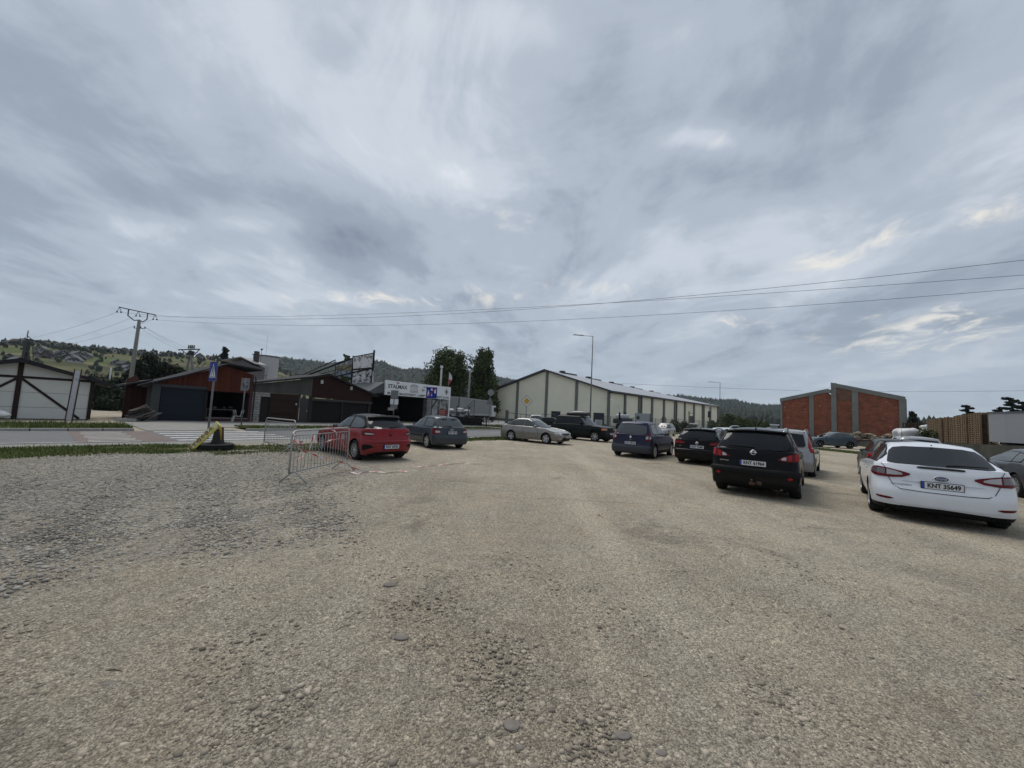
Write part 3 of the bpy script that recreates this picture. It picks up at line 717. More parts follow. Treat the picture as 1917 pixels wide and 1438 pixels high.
    def nrm(s,kind,q,z):
        e=.012; a=s.P(kind,q+e,z)-s.P(kind,q-e,z); zz=z-e if abs(z-s.zbelt(s.P(kind,q,z).x))<.02 else z
        b=s.P(kind,q,zz+e)-s.P(kind,q,zz-e); n=a.cross(b)
        if n.length<1e-9: return Vector((0,0,1))
        n.normalize(); p=s.P(kind,q,z); out=Vector((p.x-s.wb/2,p.y*1.8,.0))
        return n if n.dot(out)>0 else -n
    def patch(s,kind,cols,off=.007,rows=5,nsub=3,mb=None,mi=0,thick=.012):
        """curved plate lying on the body between lower and upper edge curves: cols = [(q, zlow, zhigh), ...]"""
        mb=mb or MB(); C=[]
        for (a,b) in zip(cols,cols[1:]):
            for k in range(nsub): f=k/nsub; C.append(tuple(a[i]+(b[i]-a[i])*f for i in range(3)))
        C.append(cols[-1]); g=[]; bk=[]
        for q,z0,z1 in C:
            for r in range(rows+1):
                z=z0+(z1-z0)*r/rows; p=s.P(kind,q,z); n=s.nrm(kind,q,z); g.append(p+n*off); bk.append(p+n*(off-thick))
        R=rows+1; nC=len(C); fs=[(i*R+r,(i+1)*R+r,(i+1)*R+r+1,i*R+r+1) for i in range(nC-1) for r in range(rows)]
        o=len(g); rim=[]
        for i in range(nC-1): rim+=[(i*R,(i+1)*R,(i+1)*R+o,i*R+o),(i*R+rows,i*R+rows+o,(i+1)*R+rows+o,(i+1)*R+rows)]
        for r in range(rows): rim+=[(r,r+o,r+1+o,r+1),((nC-1)*R+r,(nC-1)*R+r+1,(nC-1)*R+r+1+o,(nC-1)*R+r+o)]
        mb.add(g+bk,fs+rim,mi); return mb
    def part(s,name,kind,cols,mat,parent,**k):
        o=s.patch(kind,cols,**k).build(name,mat,parent,smooth=True)
        bm=bmesh.new(); bm.from_mesh(o.data); bmesh.ops.recalc_face_normals(bm,faces=bm.faces); bm.to_mesh(o.data); bm.free()
        o.data.set_sharp_from_angle(angle=math.radians(50)); return o
    def ribbon(s,kind,pts,wid,mb,off=.010):
        """thin line over the surface through (q,z) points"""
        g=[]; P=[]
        for (a,b) in zip(pts,pts[1:]):
            n=max(2,int(math.hypot(b[0]-a[0],b[1]-a[1])/.05))
            P+=[(a[0]+(b[0]-a[0])*k/n,a[1]+(b[1]-a[1])*k/n) for k in range(n)]
        P.append(pts[-1])
        for i,(q,z) in enumerate(P):
            a=P[max(i-1,0)]; b=P[min(i+1,len(P)-1)]; dq,dz=b[0]-a[0],b[1]-a[1]; l=math.hypot(dq,dz) or 1; nq,nz=-dz/l*wid/2,dq/l*wid/2
            for sg in(-1,1): qq,zz=q+sg*nq,z+sg*nz; g.append(s.P(kind,qq,zz)+s.nrm(kind,qq,zz)*off)
        mb.add(g,[(2*i,2*i+2,2*i+3,2*i+1) for i in range(len(P)-1)]); return mb

_wheel_cache={}
def wheel_meshes(R,style,tw):
    key=(R,style,tw)
    if key in _wheel_cache: return _wheel_cache[key]
    h=tw/2; ri=R*.66
    t=MB(); prof=[(ri,-h*.8),(ri+.02,-h),(R*.86,-h*1.02),(R*.97,-h*.8),(R,-h*.45),(R*1.003,0),(R,h*.45),(R*.97,h*.8),(R*.86,h*1.02),(ri+.02,h),(ri,h*.8)]
    t.lathe(prof,'y',40); 
    r=MB(); r.lathe([(ri,-h*.8),(ri*.96,-h*.86),(ri*.93,-h*.6),(ri*.9,h*.3),(0.001,h*.3)],'y',40,mi=1)
    r.lathe([(ri+.004,-h*.82),(ri+.002,-h*.98),(ri*.955,-h*.98),(ri*.93,-h*.62)],'y',40,mi=0)
    ns={'five':5,'six':6,'seven':7,'ten':10,'steel':0,'cover':9}[style]
    if style=='steel': r.lathe([(0.001,-h*.75),(ri*.3,-h*.75),(ri*.5,-h*.4),(ri*.9,-h*.62)],'y',32,mi=1)
    for i in range(ns):
        a=2*PI*i/ns; w0={5:.050,6:.04,7:.034,10:.020,9:.040}[ns]; w1=w0*({5:1.5,6:1.25,7:1.2,10:1,9:1.3}[ns])
        y0=-h*.86; y1=-h*.5; c,s_=math.cos(a),math.sin(a); vs=[]
        for rad,w,y in ((.045,w0,-h*.8),(ri*.55,w0,y0),(ri*.95,w1,-h*.9)):
            for sg in(-1,1):
                vs.append((rad*c-sg*w*s_,y,rad*s_+sg*w*c)); vs.append((rad*c-sg*w*s_,y+.035,rad*s_+sg*w*c))
        fs=[]
        for k in (0,4): fs+=[(k,k+2,k+6,k+4),(k+1,k+5,k+7,k+3),(k,k+4,k+5,k+1),(k+2,k+3,k+7,k+6)]
        r.add(vs,fs,0)
    r.lathe([(.001,-h*.88),(.035,-h*.87),(.055,-h*.80),(.06,-h*.5)],'y',20,mi=0)
    mt=t.build('tyre',TYRE,None,True); mr=r.build('rim',[ALLOY,WELL],None,True); mr.data.set_sharp_from_angle(angle=math.radians(40))
    a,b=mt.data,mr.data; bpy.data.objects.remove(mt); bpy.data.objects.remove(mr); _wheel_cache[key]=(a,b); return a,b
def add_wheels(c,root,style='five',tw=.21,steer=0.0,track=None,dark=False):
    mt,mr=wheel_meshes(c.R,style,tw); tr=track or (c.hw-tw/2-.012)
    for xw in (0,c.wb):
        for sg in (1,-1):
            w=bpy.data.objects.new('wheel',None); COL.objects.link(w); w.parent=root; w.location=(xw,sg*tr,c.R); w.rotation_euler=(0,random.uniform(0,1)*0,PI if sg>0 else 0)
            if xw>0: w.rotation_euler[2]+=steer
            t=bpy.data.objects.new('tyre',mt); COL.objects.link(t); t.parent=w; t.rotation_euler=(0,random.uniform(0,2),0)
            r=bpy.data.objects.new('rim',mr); COL.objects.link(r); r.parent=w; r.rotation_euler=(0,random.uniform(0,2),0)
def underbody(c,root):
    mb=MB(); h=c.hw-.27; mb.bb((c.x0+.16,-h,.20),(c.x1-.2,h,.62))
    mb.bb((c.R+.10,-c.hw+.07,.20),(c.wb-c.R-.10,c.hw-.07,.5)); mb.bb((c.x0+.12,-c.hw+.2,.24),(-c.R-.12,c.hw-.2,.5)); mb.bb((c.wb+c.R+.12,-c.hw+.28,.22),(c.x1-.18,c.hw-.28,.5))
    for xw in (0,c.wb):
        Ra=c.R+c.arch+.003
        for sg in(1,-1):
            vs=[]
            for k in range(17):
                a=PI*k/16; x,z=xw-Ra*math.cos(a),c.R+Ra*math.sin(a); vs+=[(x,sg*(c.hw-.05),z),(x,sg*(h-.01),z)]
            mb.add(vs,[(2*i,2*i+2,2*i+3,2*i+1) for i in range(16)])
    return mb.build('underbody',WELL,root)
def plate(c,root,kind,txt,z,w=.52,h=.114,off=.022,q=0.0,tilt=0.0,blue=True,frame=True):
    p=c.P(kind,q,z); x=p.x+(-off if kind=='rear' else off)
    mb=MB(); mb.box((0,0,0),(w+.02,.012,h+.02),mi=0); o=mb.build('number_plate',[BLACKP],root,loc=(x,q,z),rot=(tilt,0,-PI/2 if kind=='rear' else PI/2))
    m2=MB(); m2.box((.0 if not blue else .021,-.0085,0),(w-(.042 if blue else 0),.006,h)); m2.build('plate_face',PLATEM,o)
    if blue: m3=MB(); m3.box((-w/2+.02,-.0087,0),(.040,.006,h)); m3.build('plate_band',PLATEB,o)
    if txt: t=text_obj(txt,'plate_text',h*.92,PLATET,o,(.021,-.0125,-.002),sx=.82,bold=.0042)
    return o
def mirror(c,root,mat,x,zoff=.06,size=(.10,.20,.13)):
    for sg in (1,-1):
        z=c.zbelt(x)+zoff; p=c.P('left',x,z); mb=MB(); y=sg*(p.y+.10)
        mb.blob((x,y,z+.01),(size[0]/2,size[1]/2,size[2]/2),seed=2,sub=3,amp=.03,mi=0)
        mb.tube((x+.01,sg*(p.y-.02),z-.04),(x+.005,y,z-.03),.022,.02,8,mi=1); mb.box((x-size[0]/2-.002,y,z+.01),(.012,size[1]*.78,size[2]*.74),mi=2)
        mb.build('mirror',[mat,BLACKP,GLASS_L],root,smooth=True)
def handles(c,root,mat,xs,z,sides=('left','right'),w=.2):
    for x in xs:
        for sd in sides:
            sg=1 if sd=='left' else -1; p=c.P(sd,x,z); mb=MB(); mb.box((x,p.y+sg*.022,z),(w,.022,.026)); mb.box((x-w*.42,p.y+sg*.008,z),(.02,.03,.024)); mb.box((x+w*.42,p.y+sg*.008,z),(.02,.03,.024))
            mb.build('door_handle',mat,root,bevel=.005)
def wiper(c,root,z0,q0,q1,z1=None,name='wiper'):
    z1=z0 if z1 is None else z1; mb=MB(); pts=[]
    for k in range(9):
        q=q0+(q1-q0)*k/8; z=z0+(z1-z0)*k/8; pts.append(c.P('rear',q,z)+c.nrm('rear',q,z)*(.03))
    mb.path(pts,[.014,.016,.016,.014,.012,.011,.01,.009,.007],6); p=c.P('rear',q0,z0); n=c.nrm('rear',q0,z0); mb.tube(p,p+n*.035,.022,.018,10); mb.build(name,BLACKP,root,smooth=True)
def antenna(c,root,x,h,tilt=-.5,y=0,r=.006):
    z=c.H-c.roofk*((x-c.roofx)/1.2)**2; mb=MB(); mb.tube((x,y,z-.02),(x,y,z+.02),.02,.014,8); mb.tube((x,y,z+.01),(x+tilt*h,y,z+h),r,r*.5,6); mb.build('antenna',BLACKP,root)
class MBX(MB):
    def build(s,name,*a,**k): return MB.build(s,'panel_gap',*a,**k) if s.v else None
def seams(c,root,xs,x_end=None,z0=.30):
    for sd in('left','right'):
        mb=MB()
        for x in xs: c.ribbon(sd,[(x,z0),(x+.015,.6),(x,c.zbelt(x)-.01)],.010,mb)
        c.ribbon(sd,[(xs[0],z0),(xs[-1],z0)],.010,mb)
        mb.build('panel_gap',SEAM,root)
    return MBX()
def moulding(c,root,x0,x1,z,h,mat,name='side_moulding',off=.016):
    for sd in('left','right'): c.part(name,sd,[(x0,z-h/2,z+h/2),(x1,z-h/2,z+h/2)],mat,root,off=off,rows=2,nsub=8,thick=.02)
def rails(c,root,mat,x0,x1,y=None,h=.05):
    y=y or c.g_w1-.03
    for sg in(1,-1):
        pts=[]; n=14
        for i in range(n+1):
            x=x0+(x1-x0)*i/n; t=min(i,n-i)/2.2; pts.append((x,sg*y,c.zroof(x)+min(1,t)*h-.0))
        mb=MB(); mb.path(pts,.017,8); mb.build('roof_rail',mat,root,smooth=True)
def place(root,x,y,fwd):
    root.location=(x,y,-.012); root.rotation_euler=(0,0,math.atan2(fwd[1],fwd[0]))
def windows(c,root,spec,mat=None,trim=True):
    """spec = list of (x, zlow, zhigh) column lists, one list per pane, both sides"""
    for pane in spec:
        for sd in('left','right'):
            if trim:
                mb=MB(); k=.018
                cols=[(x+(-k if i==0 else (k if i==len(pane)-1 else 0)),a-k,b+k*.9) for i,(x,a,b) in enumerate(pane)]
                c.part('window_trim',sd,cols,BLACKP,root,off=.004,rows=6,nsub=4)
            c.part('window',sd,pane,mat or GLASS,root,off=.008,rows=6,nsub=4)

GR='cars parked on the gravel lot'
# ---------------------------------------------------------------- white liftback, nearest on the right
def white_liftback():
    r=thing('parked_car','white liftback with tinted rear window and plate KNT 35649, nearest car at right','car',group=GR)
    c=Car(W=1.89,H=1.50,wb=2.85,ro=1.03,fo=.93,R=.335,base=.23,arch=.06,
        belt=[(-1.1,1.07),(-.4,1.06),(.5,1.02),(2.0,.96),(2.9,.90),(3.7,.74)],
        rear=[(.2,.10),(.30,.02),(.44,0),(.60,.01),(.66,.055),(.80,.085),(1.0,.10),(1.08,.17)],
        side=[(.2,.07),(.30,.03),(.55,.0),(.80,.01),(.95,.045),(1.08,.085)], rc=.62, rp=.56,
        g_rx0=-.86,g_rx1=-.10,g_fx0=2.10,g_fx1=1.05,g_w0=.83,g_w1=.565,g_rc0=.40,g_rc1=.24,roofx=.75,roofk=.05,camber=.05)
    wm=paint('white car paint',(.66,.69,.74),0,.3,.8,.03)
    c.body([wm,BLACKP],r,low_mi=1,low_z=lambda x:(.315 if x<-.6 else 0))
    underbody(c,r); add_wheels(c,r,'five',.225)
    c.part('rear_window','rear',[(-.70,1.095,1.12),(-.65,1.085,1.30),(-.57,1.078,1.37),(-.4,1.074,1.40),(0,1.07,1.412),(.4,1.074,1.40),(.57,1.078,1.37),(.65,1.085,1.30),(.70,1.095,1.12)],GLASS,r,rows=8)
    for sg in(1,-1):
        q=lambda a:sg*a
        o=c.part('tail_light','rear',[(q(.40),.885,.915),(q(.50),.835,.945),(q(.68),.812,.985),(q(.86),.812,1.0),(q(1.0),.845,.985),(q(1.07),.875,.945)],RED_L,r,off=.012,nsub=4)
        c.part('light_cluster','rear',[(q(.50),.880,.905),(q(.58),.866,.940),(q(.68),.862,.960),(q(.715),.862,.966)],CLEAR_L,o,off=.016)
        c.part('light_cluster','rear',[(q(.74),.862,.968),(q(.86),.866,.976),(q(.96),.880,.968),(q(1.01),.895,.945)],DIMCLEAR,o,off=.016)
        c.part('reflector','rear',[(q(.64),.425,.432),(q(.70),.405,.445),(q(.84),.41,.45),(q(.92),.43,.452)],RED_L,r,off=.008)
    mb=MB(); c.ribbon('rear',[(-.73,1.0),(-.70,.94)],.009,mb)
    pts=[(-.80,1.06),(-.72,.97),(-.69,.80),(-.62,.66),(-.54,.615),(-.3,.605),(0,.602),(.3,.605),(.54,.615),(.62,.66),(.69,.80),(.72,.97),(.80,1.06)]
    c.ribbon('rear',pts,.009,mb); seams(c,r,[.42,1.32,2.25]); mb.build('panel_gap',SEAM,r)
    c.part('tailgate_crease','rear',[(-.50,.775,.785),(0,.772,.788),(.50,.775,.785)],wm,r,off=.012,nsub=8)
    c.part('bumper_step','rear',[(-.80,.36,.375),(0,.35,.366),(.80,.36,.375)],wm,r,off=.014,nsub=10)
    c.part('diffuser','rear',[(-.62,.22,.235),(-.55,.22,.31),(0,.22,.325),(.55,.22,.31),(.62,.22,.235)],BLACKP,r,off=.010,nsub=6)
    c.part('brake_light','rear',[(-.30,1.030,1.048),(-.26,1.026,1.052),(.26,1.026,1.052),(.30,1.030,1.048)],BLACKP,r,off=.014,nsub=4)
    p=c.P('rear',0,.865); mb=MB(); mb.lathe([(.001,-.02),(.05,-.018),(.062,-.006),(.062,0)],'y',28); e=mb.build('emblem',[M('blue oval badge',(.02,.045,.16),.25,0,.6)],r,True,loc=(p.x-.002,0,.865),rot=(0,0,-PI/2)); e.scale=(1.45,1,.62)
    mb=MB(); mb.lathe([(.062,-.012),(.070,-.018),(.072,0)],'y',28); e2=mb.build('emblem_rim',CHROME,r,True,loc=(p.x-.002,0,.865),rot=(0,0,-PI/2)); e2.scale=(1.45,1,.62)
    text_obj('Ford','emblem_text',.062,CHROME,r,(p.x-.0245,0,.865),(PI/2,0,-PI/2),sx=1.1)
    text_obj('MONDEO','badge_text',.042,M('badge grey',(.16,.16,.17),.3,.8),r,(c.P('rear',.55,.70).x-.012,.52,.700),(PI/2,0,-PI/2-.05),sx=1.5)
    plate(c,r,'rear','KNT 35649',.735,off=.02)
    wiper(c,r,1.085,-.10,-.60,1.10)
    windows(c,r,[[(-.52,1.10,1.13),(-.40,1.085,1.22),(-.1,1.08,1.33),(.38,1.07,1.385)],[(.44,1.07,1.39),(.9,1.05,1.405),(1.30,1.03,1.385)],[(1.36,1.03,1.375),(1.6,1.02,1.29),(1.95,1.0,1.10),(2.05,.995,1.02)]])
    c.part('windscreen','front',[(-.70,1.02,1.10),(-.6,1.0,1.36),(0,.99,1.40),(.6,1.0,1.36),(.70,1.02,1.10)],GLASS,r,rows=8)
    mirror(c,r,BLACKP,2.0); handles(c,r,wm,[.55,1.5],.88,w=.2)
    mb=MB(); mb.blob((0,0,0),(.03,.012,.012),sub=2,amp=0); mb.build('washer_nozzle',BLACKP,r,True,loc=(-.13,0,1.452))
    for sg in(1,-1): mb=MB(); mb.box((-.44,sg*.80,.24),(.012,.18,.20)); mb.build('mud_flap',BLACKP,r)
    place(r,8.52,7.83,(.640,.768)); return r
white_liftback()
# ---------------------------------------------------------------- black crossover
def black_crossover():
    r=thing('parked_car','black crossover with roof rails, tow bar and plate KNT 61964','car',group=GR)
    c=Car(W=1.79,H=1.63,wb=2.76,ro=.92,fo=.86,R=.345,base=.25,arch=.065,
        belt=[(-1.0,1.10),(0,1.06),(1.5,1.01),(2.5,.97),(3.4,.84)],
        rear=[(.25,.10),(.34,.01),(.50,0),(.64,.0),(.69,.05),(.9,.09),(1.12,.15)],
        side=[(.25,.03),(.55,.0),(.80,.02),(1.0,.04),(1.12,.06)], rc=.42,rp=.46,
        g_rx0=-.72,g_rx1=-.42,g_fx0=2.0,g_fx1=1.15,g_w0=.815,g_w1=.60,g_rc0=.34,g_rc1=.26,roofx=.8,roofk=.04,camber=.05)
    bm_=paint('black car paint',(.004,.0044,.0055),0,.2,.05,.1)
    c.body([bm_,BLACKP],r,low_mi=1,low_z=lambda x:.40)
    underbody(c,r); add_wheels(c,r,'five',.225)
    c.part('rear_window','rear',[(-.70,1.20,1.30),(-.66,1.14,1.42),(-.45,1.115,1.485),(0,1.10,1.50),(.45,1.115,1.485),(.66,1.14,1.42),(.70,1.20,1.30)],GLASS,r,rows=8)
    c.part('roof_spoiler','rear',[(-.66,1.49,1.515),(0,1.515,1.545),(.66,1.49,1.515)],bm_,r,off=.06,nsub=8,thick=.07)
    for sg in(1,-1):
        q=lambda a:sg*a
        o=c.part('tail_light','rear',[(q(.48),.915,.925),(q(.56),.90,.985),(q(.70),.895,1.045),(q(.76),.90,1.075),(q(.90),.905,1.10),(q(1.02),.91,1.06)],RED_L,r,off=.012,nsub=4)
        c.part('light_cluster','rear',[(q(.545),.925,.955),(q(.59),.92,.985),(q(.635),.925,.99)],CLEAR_L,o,off=.018)
        c.part('light_cluster','rear',[(q(.66),.915,1.015),(q(.70),.915,1.035),(q(.735),.92,1.05)],RED_B,o,off=.017)
        c.part('light_cluster','rear',[(q(.80),.92,1.07),(q(.90),.925,1.075),(q(.97),.93,1.04)],RED_B,o,off=.017)
        c.part('reflector','rear',[(q(.66),.515,.535),(q(.69),.495,.555),(q(.73),.50,.555),(q(.76),.515,.535)],RED_B,r,off=.012)
    c.part('bumper','rear',[(-1.05,.57,.66),(-.8,.575,.675),(0,.565,.675),(.8,.575,.675),(1.05,.57,.66)],BLACKP,r,off=.03,nsub=8,thick=.04)
    c.part('plate_recess','rear',[(-.42,.72,.76),(-.38,.69,.90),(0,.68,.905),(.38,.69,.90),(.42,.72,.76)],SEAM,r,off=.005,nsub=5)
    mb=seams(c,r,[.45,1.30,2.2]); c.ribbon('rear',[(-.80,1.2),(-.77,1.08)],.009,mb); c.ribbon('rear',[(-.74,.90),(-.70,.70),(-.4,.685),(0,.68),(.4,.685),(.70,.70),(.74,.90)],.009,mb); mb.build('panel_gaps',SEAM,r)
    p=c.P('rear',0,1.045); mb=MB(); mb.lathe([(.043,-.010),(.052,-.018),(.060,-.010),(.060,0)],'y',28); mb.box((0,-.012,0),(.15,.012,.026)); mb.build('emblem',CHROME,r,True,loc=(p.x-.004,0,1.045),rot=(0,0,-PI/2))
    text_obj('NISSAN','emblem_text',.020,PLATET,r,(p.x-.026,0,1.045),(PI/2,0,-PI/2),sx=1.1)
    text_obj('QASHQAI','badge_text',.040,CHROME,r,(c.P('rear',.60,.81).x-.012,.59,.815),(PI/2,0,-PI/2-.06),sx=1.1)
    plate(c,r,'rear','KNT 61964',.80,off=.03)
    wiper(c,r,1.15,0,.52,1.17); antenna(c,r,-.25,.20,-.35)
    rails(c,r,ALLOY,-.35,1.5,h=.06)
    windows(c,r,[[(-.45,1.20,1.22),(-.30,1.15,1.34),(-.05,1.13,1.42),(.02,1.13,1.43)],[(.08,1.12,1.44),(.5,1.10,1.49),(.92,1.09,1.50)],[(.98,1.08,1.50),(1.3,1.07,1.44),(1.75,1.05,1.20),(1.9,1.05,1.09)]])
    c.part('windscreen','front',[(-.70,1.05,1.12),(-.6,1.03,1.46),(0,1.02,1.51),(.6,1.03,1.46),(.70,1.05,1.12)],GLASS,r,rows=8)
    mirror(c,r,bm_,1.85,.09,(.12,.22,.16)); handles(c,r,bm_,[.45,1.35],.94)
    mb=MB(); mb.box((c.x0+.02,0,.34),(.16,.12,.06)); mb.path([(c.x0+.06,0,.33),(c.x0-.10,0,.32),(c.x0-.13,0,.37),(c.x0-.13,0,.40)],.018,8); mb.blob((c.x0-.13,0,.43),(.026,.026,.026),sub=2,amp=0); mb.box((c.x0-.0,-.13,.36),(.05,.10,.09)); mb.build('tow_bar',M('rusty steel',(.09,.05,.035),.7,.4),r,True)
    mb=MB(); mb.tube((c.x0+.10,-.45,.27),(c.x0+.45,-.45,.27),.075,.075,16); mb.tube((c.x0-.04,-.55,.27),(c.x0+.1,-.55,.27),.03,.03,10); mb.build('exhaust',M('exhaust steel',(.06,.05,.04),.6,.5),r,True)
    place(r,6.22,9.72,(.62,.785)); return r
black_crossover()
# ---------------------------------------------------------------- red hatchback with a black roof
def red_hatch():
    r=thing('parked_car','red hatchback with black roof and black rear spoiler behind the steel barrier','car',group=GR)
    c=Car(W=1.70,H=1.43,wb=2.47,ro=.74,fo=.83,R=.312,base=.20,arch=.05,
        belt=[(-.8,1.00),(-.2,.97),(1.0,.92),(2.0,.88),(2.6,.82),(3.3,.66)],
        rear=[(.2,.10),(.30,.02),(.48,0),(.60,.0),(.66,.05),(.85,.09),(1.0,.10)],
        side=[(.2,.06),(.34,.01),(.55,-.0),(.72,.03),(.85,.03),(1.0,.06)], rc=.48,rp=.56,
        g_rx0=-.60,g_rx1=-.12,g_fx0=1.90,g_fx1=1.0,g_w0=.755,g_w1=.53,g_rc0=.36,g_rc1=.22,roofx=.75,roofk=.055)
    rm=paint('red car paint',(.23,.005,.012),.0,.25,.25,.1); kb=paint('black roof paint',(.007,.008,.009),0,.3,.0)
    c.body([rm,kb],r,roof_mi=1,gh_mi=1)
    underbody(c,r); add_wheels(c,r,'ten',.215)
    c.part('rear_window','rear',[(-.64,1.02,1.08),(-.56,1.0,1.25),(-.4,.995,1.30),(0,.99,1.315),(.4,.995,1.30),(.56,1.0,1.25),(.64,1.02,1.08)],GLASS,r,rows=8)
    c.part('roof_spoiler','rear',[(-.53,1.27,1.335),(-.3,1.285,1.35),(0,1.29,1.355),(.3,1.285,1.35),(.53,1.27,1.32)],kb,r,off=.09,nsub=6,thick=.11)
    for sg in(1,-1):
        q=lambda a:sg*a
        o=c.part('tail_light','rear',[(q(.50),.82,.84),(q(.58),.79,.885),(q(.72),.785,.915),(q(.90),.80,.93),(q(1.0),.86,.93)],RED_L,r,off=.012,nsub=4)
        c.part('light_cluster','rear',[(q(.54),.825,.845),(q(.66),.82,.862),(q(.80),.825,.87)],CLEAR_L,o,off=.017)
        c.part('bumper_vent','rear',[(q(.56),.45,.46),(q(.66),.42,.52),(q(.84),.36,.53),(q(.92),.35,.50)],BLACKP,r,off=.008)
    c.part('bumper_ridge','rear',[(-.95,.60,.63),(-.6,.59,.635),(0,.585,.635),(.6,.59,.635),(.95,.60,.63)],rm,r,off=.03,nsub=6,thick=.04)
    c.part('diffuser','rear',[(-.70,.20,.24),(-.45,.20,.30),(0,.20,.30),(.45,.20,.30),(.70,.20,.24)],BLACKP,r,off=.01,nsub=6)
    p=c.P('rear',0,.815); mb=MB(); mb.lathe([(.001,-.012),(.055,-.014),(.062,-.004),(.062,0)],'y',28); mb.build('emblem',M('dark emblem',(.10,.02,.025),.3,.6),r,True,loc=(p.x,0,.815),rot=(0,0,-PI/2))
    text_obj('S','emblem_text',.09,M('emblem letter',(.18,.05,.055),.3,.7),r,(p.x-.016,0,.815),(PI/2,0,-PI/2))
    plate(c,r,'rear','KNT 30752',.455,off=.02)
    wiper(c,r,1.02,0,-.42,1.05); antenna(c,r,.02,.17,-.5)
    windows(c,r,[[(-.30,1.03,1.10),(-.1,1.01,1.24),(.2,.995,1.30),(.56,.985,1.325)],[(.64,.98,1.33),(1.0,.97,1.30),(1.4,.95,1.15),(1.78,.94,.975)]],GLASS_L)
    c.part('windscreen','front',[(-.66,.97,1.02),(-.55,.94,1.28),(0,.93,1.325),(.55,.94,1.28),(.66,.97,1.02)],GLASS,r,rows=8)
    mb=seams(c,r,[.55,1.95]); c.ribbon('rear',[(-.72,.98),(-.66,.80),(-.60,.66),(0,.65),(.60,.66),(.66,.80),(.72,.98)],.008,mb); mb.build('panel_gaps',SEAM,r)
    mirror(c,r,kb,1.70); handles(c,r,rm,[.72],.83)
    place(r,-4.22,12.66,(-.735,.678)); return r
red_hatch()
# ---------------------------------------------------------------- slate blue three door hatchback
def slate_hatch():
    r=thing('parked_car','dark slate blue three door hatchback beside the red car','car',group=GR)
    c=Car(W=1.735,H=1.42,wb=2.51,ro=.76,fo=.88,R=.31,base=.21,arch=.05,
        belt=[(-.8,.93),(.5,.91),(2.0,.88),(2.6,.84),(3.4,.66)],
        rear=[(.2,.06),(.28,0),(.54,-.0),(.60,.05),(.75,.07),(.93,.12)],side=[(.2,.04),(.4,.01),(.6,0),(.8,.03),(.95,.06)],rc=.42,rp=.48,
        g_rx0=-.60,g_rx1=-.20,g_fx0=1.95,g_fx1=1.08,g_w0=.765,g_w1=.55,g_rc0=.32,g_rc1=.22,roofx=.7,roofk=.06)
    pm=paint('slate blue paint',(.030,.039,.052),.3,.28,.3)
    c.body([pm],r); underbody(c,r); add_wheels(c,r,'six',.205)
    c.part('rear_window','rear',[(-.65,.95,1.0),(-.58,.93,1.25),(0,.92,1.30),(.58,.93,1.25),(.65,.95,1.0)],GLASS_L,r,rows=8,nsub=5)
    for sg in(1,-1):
        q=lambda a:sg*a
        o=c.part('tail_light','rear',[(q(.54),.68,.80),(q(.62),.66,.86),(q(.74),.65,.90),(q(.95),.66,.87)],RED_L,r,off=.012,nsub=4)
        c.part('light_cluster','rear',[(q(.56),.72,.78),(q(.66),.71,.80),(q(.76),.71,.80)],CLEAR_L,o,off=.017)
    c.part('bumper','rear',[(-1.0,.30,.55),(-.8,.28,.57),(0,.26,.575),(.8,.28,.57),(1.0,.30,.55)],pm,r,off=.02,nsub=6,thick=.03)
    plate(c,r,'rear','KNT 36TA',.72,off=.022,w=.46)
    p=c.P('rear',0,.84); mb=MB()
    for i in range(4): mb.lathe([(.020,-.006),(.024,-.012),(.028,-.006)],'y',16,c=((i-1.5)*.036,0,0))
    mb.build('emblem',CHROME,r,True,loc=(p.x-.002,0,.84),rot=(0,0,-PI/2))
    wiper(c,r,.965,0,.40,.975); antenna(c,r,-.1,.16,-.5)
    windows(c,r,[[(-.30,.97,1.27),(0,.96,1.29),(.50,.95,1.30)],[(.58,.95,1.30),(1.05,.94,1.27),(1.5,.93,1.12),(1.85,.92,.95)]],GLASS_L)
    c.part('windscreen','front',[(-.66,.95,1.0),(-.58,.93,1.25),(0,.92,1.30),(.58,.93,1.25),(.66,.95,1.0)],GLASS,r,rows=8)
    moulding(c,r,.45,2.0,.52,.05,BLACKP)
    seams(c,r,[.50,2.0]).build('panel_gaps',SEAM,r); mirror(c,r,BLACKP,1.80); handles(c,r,BLACKP,[.68],.80)
    place(r,-2.90,17.32,(-.60,.80)); return r
slate_hatch()
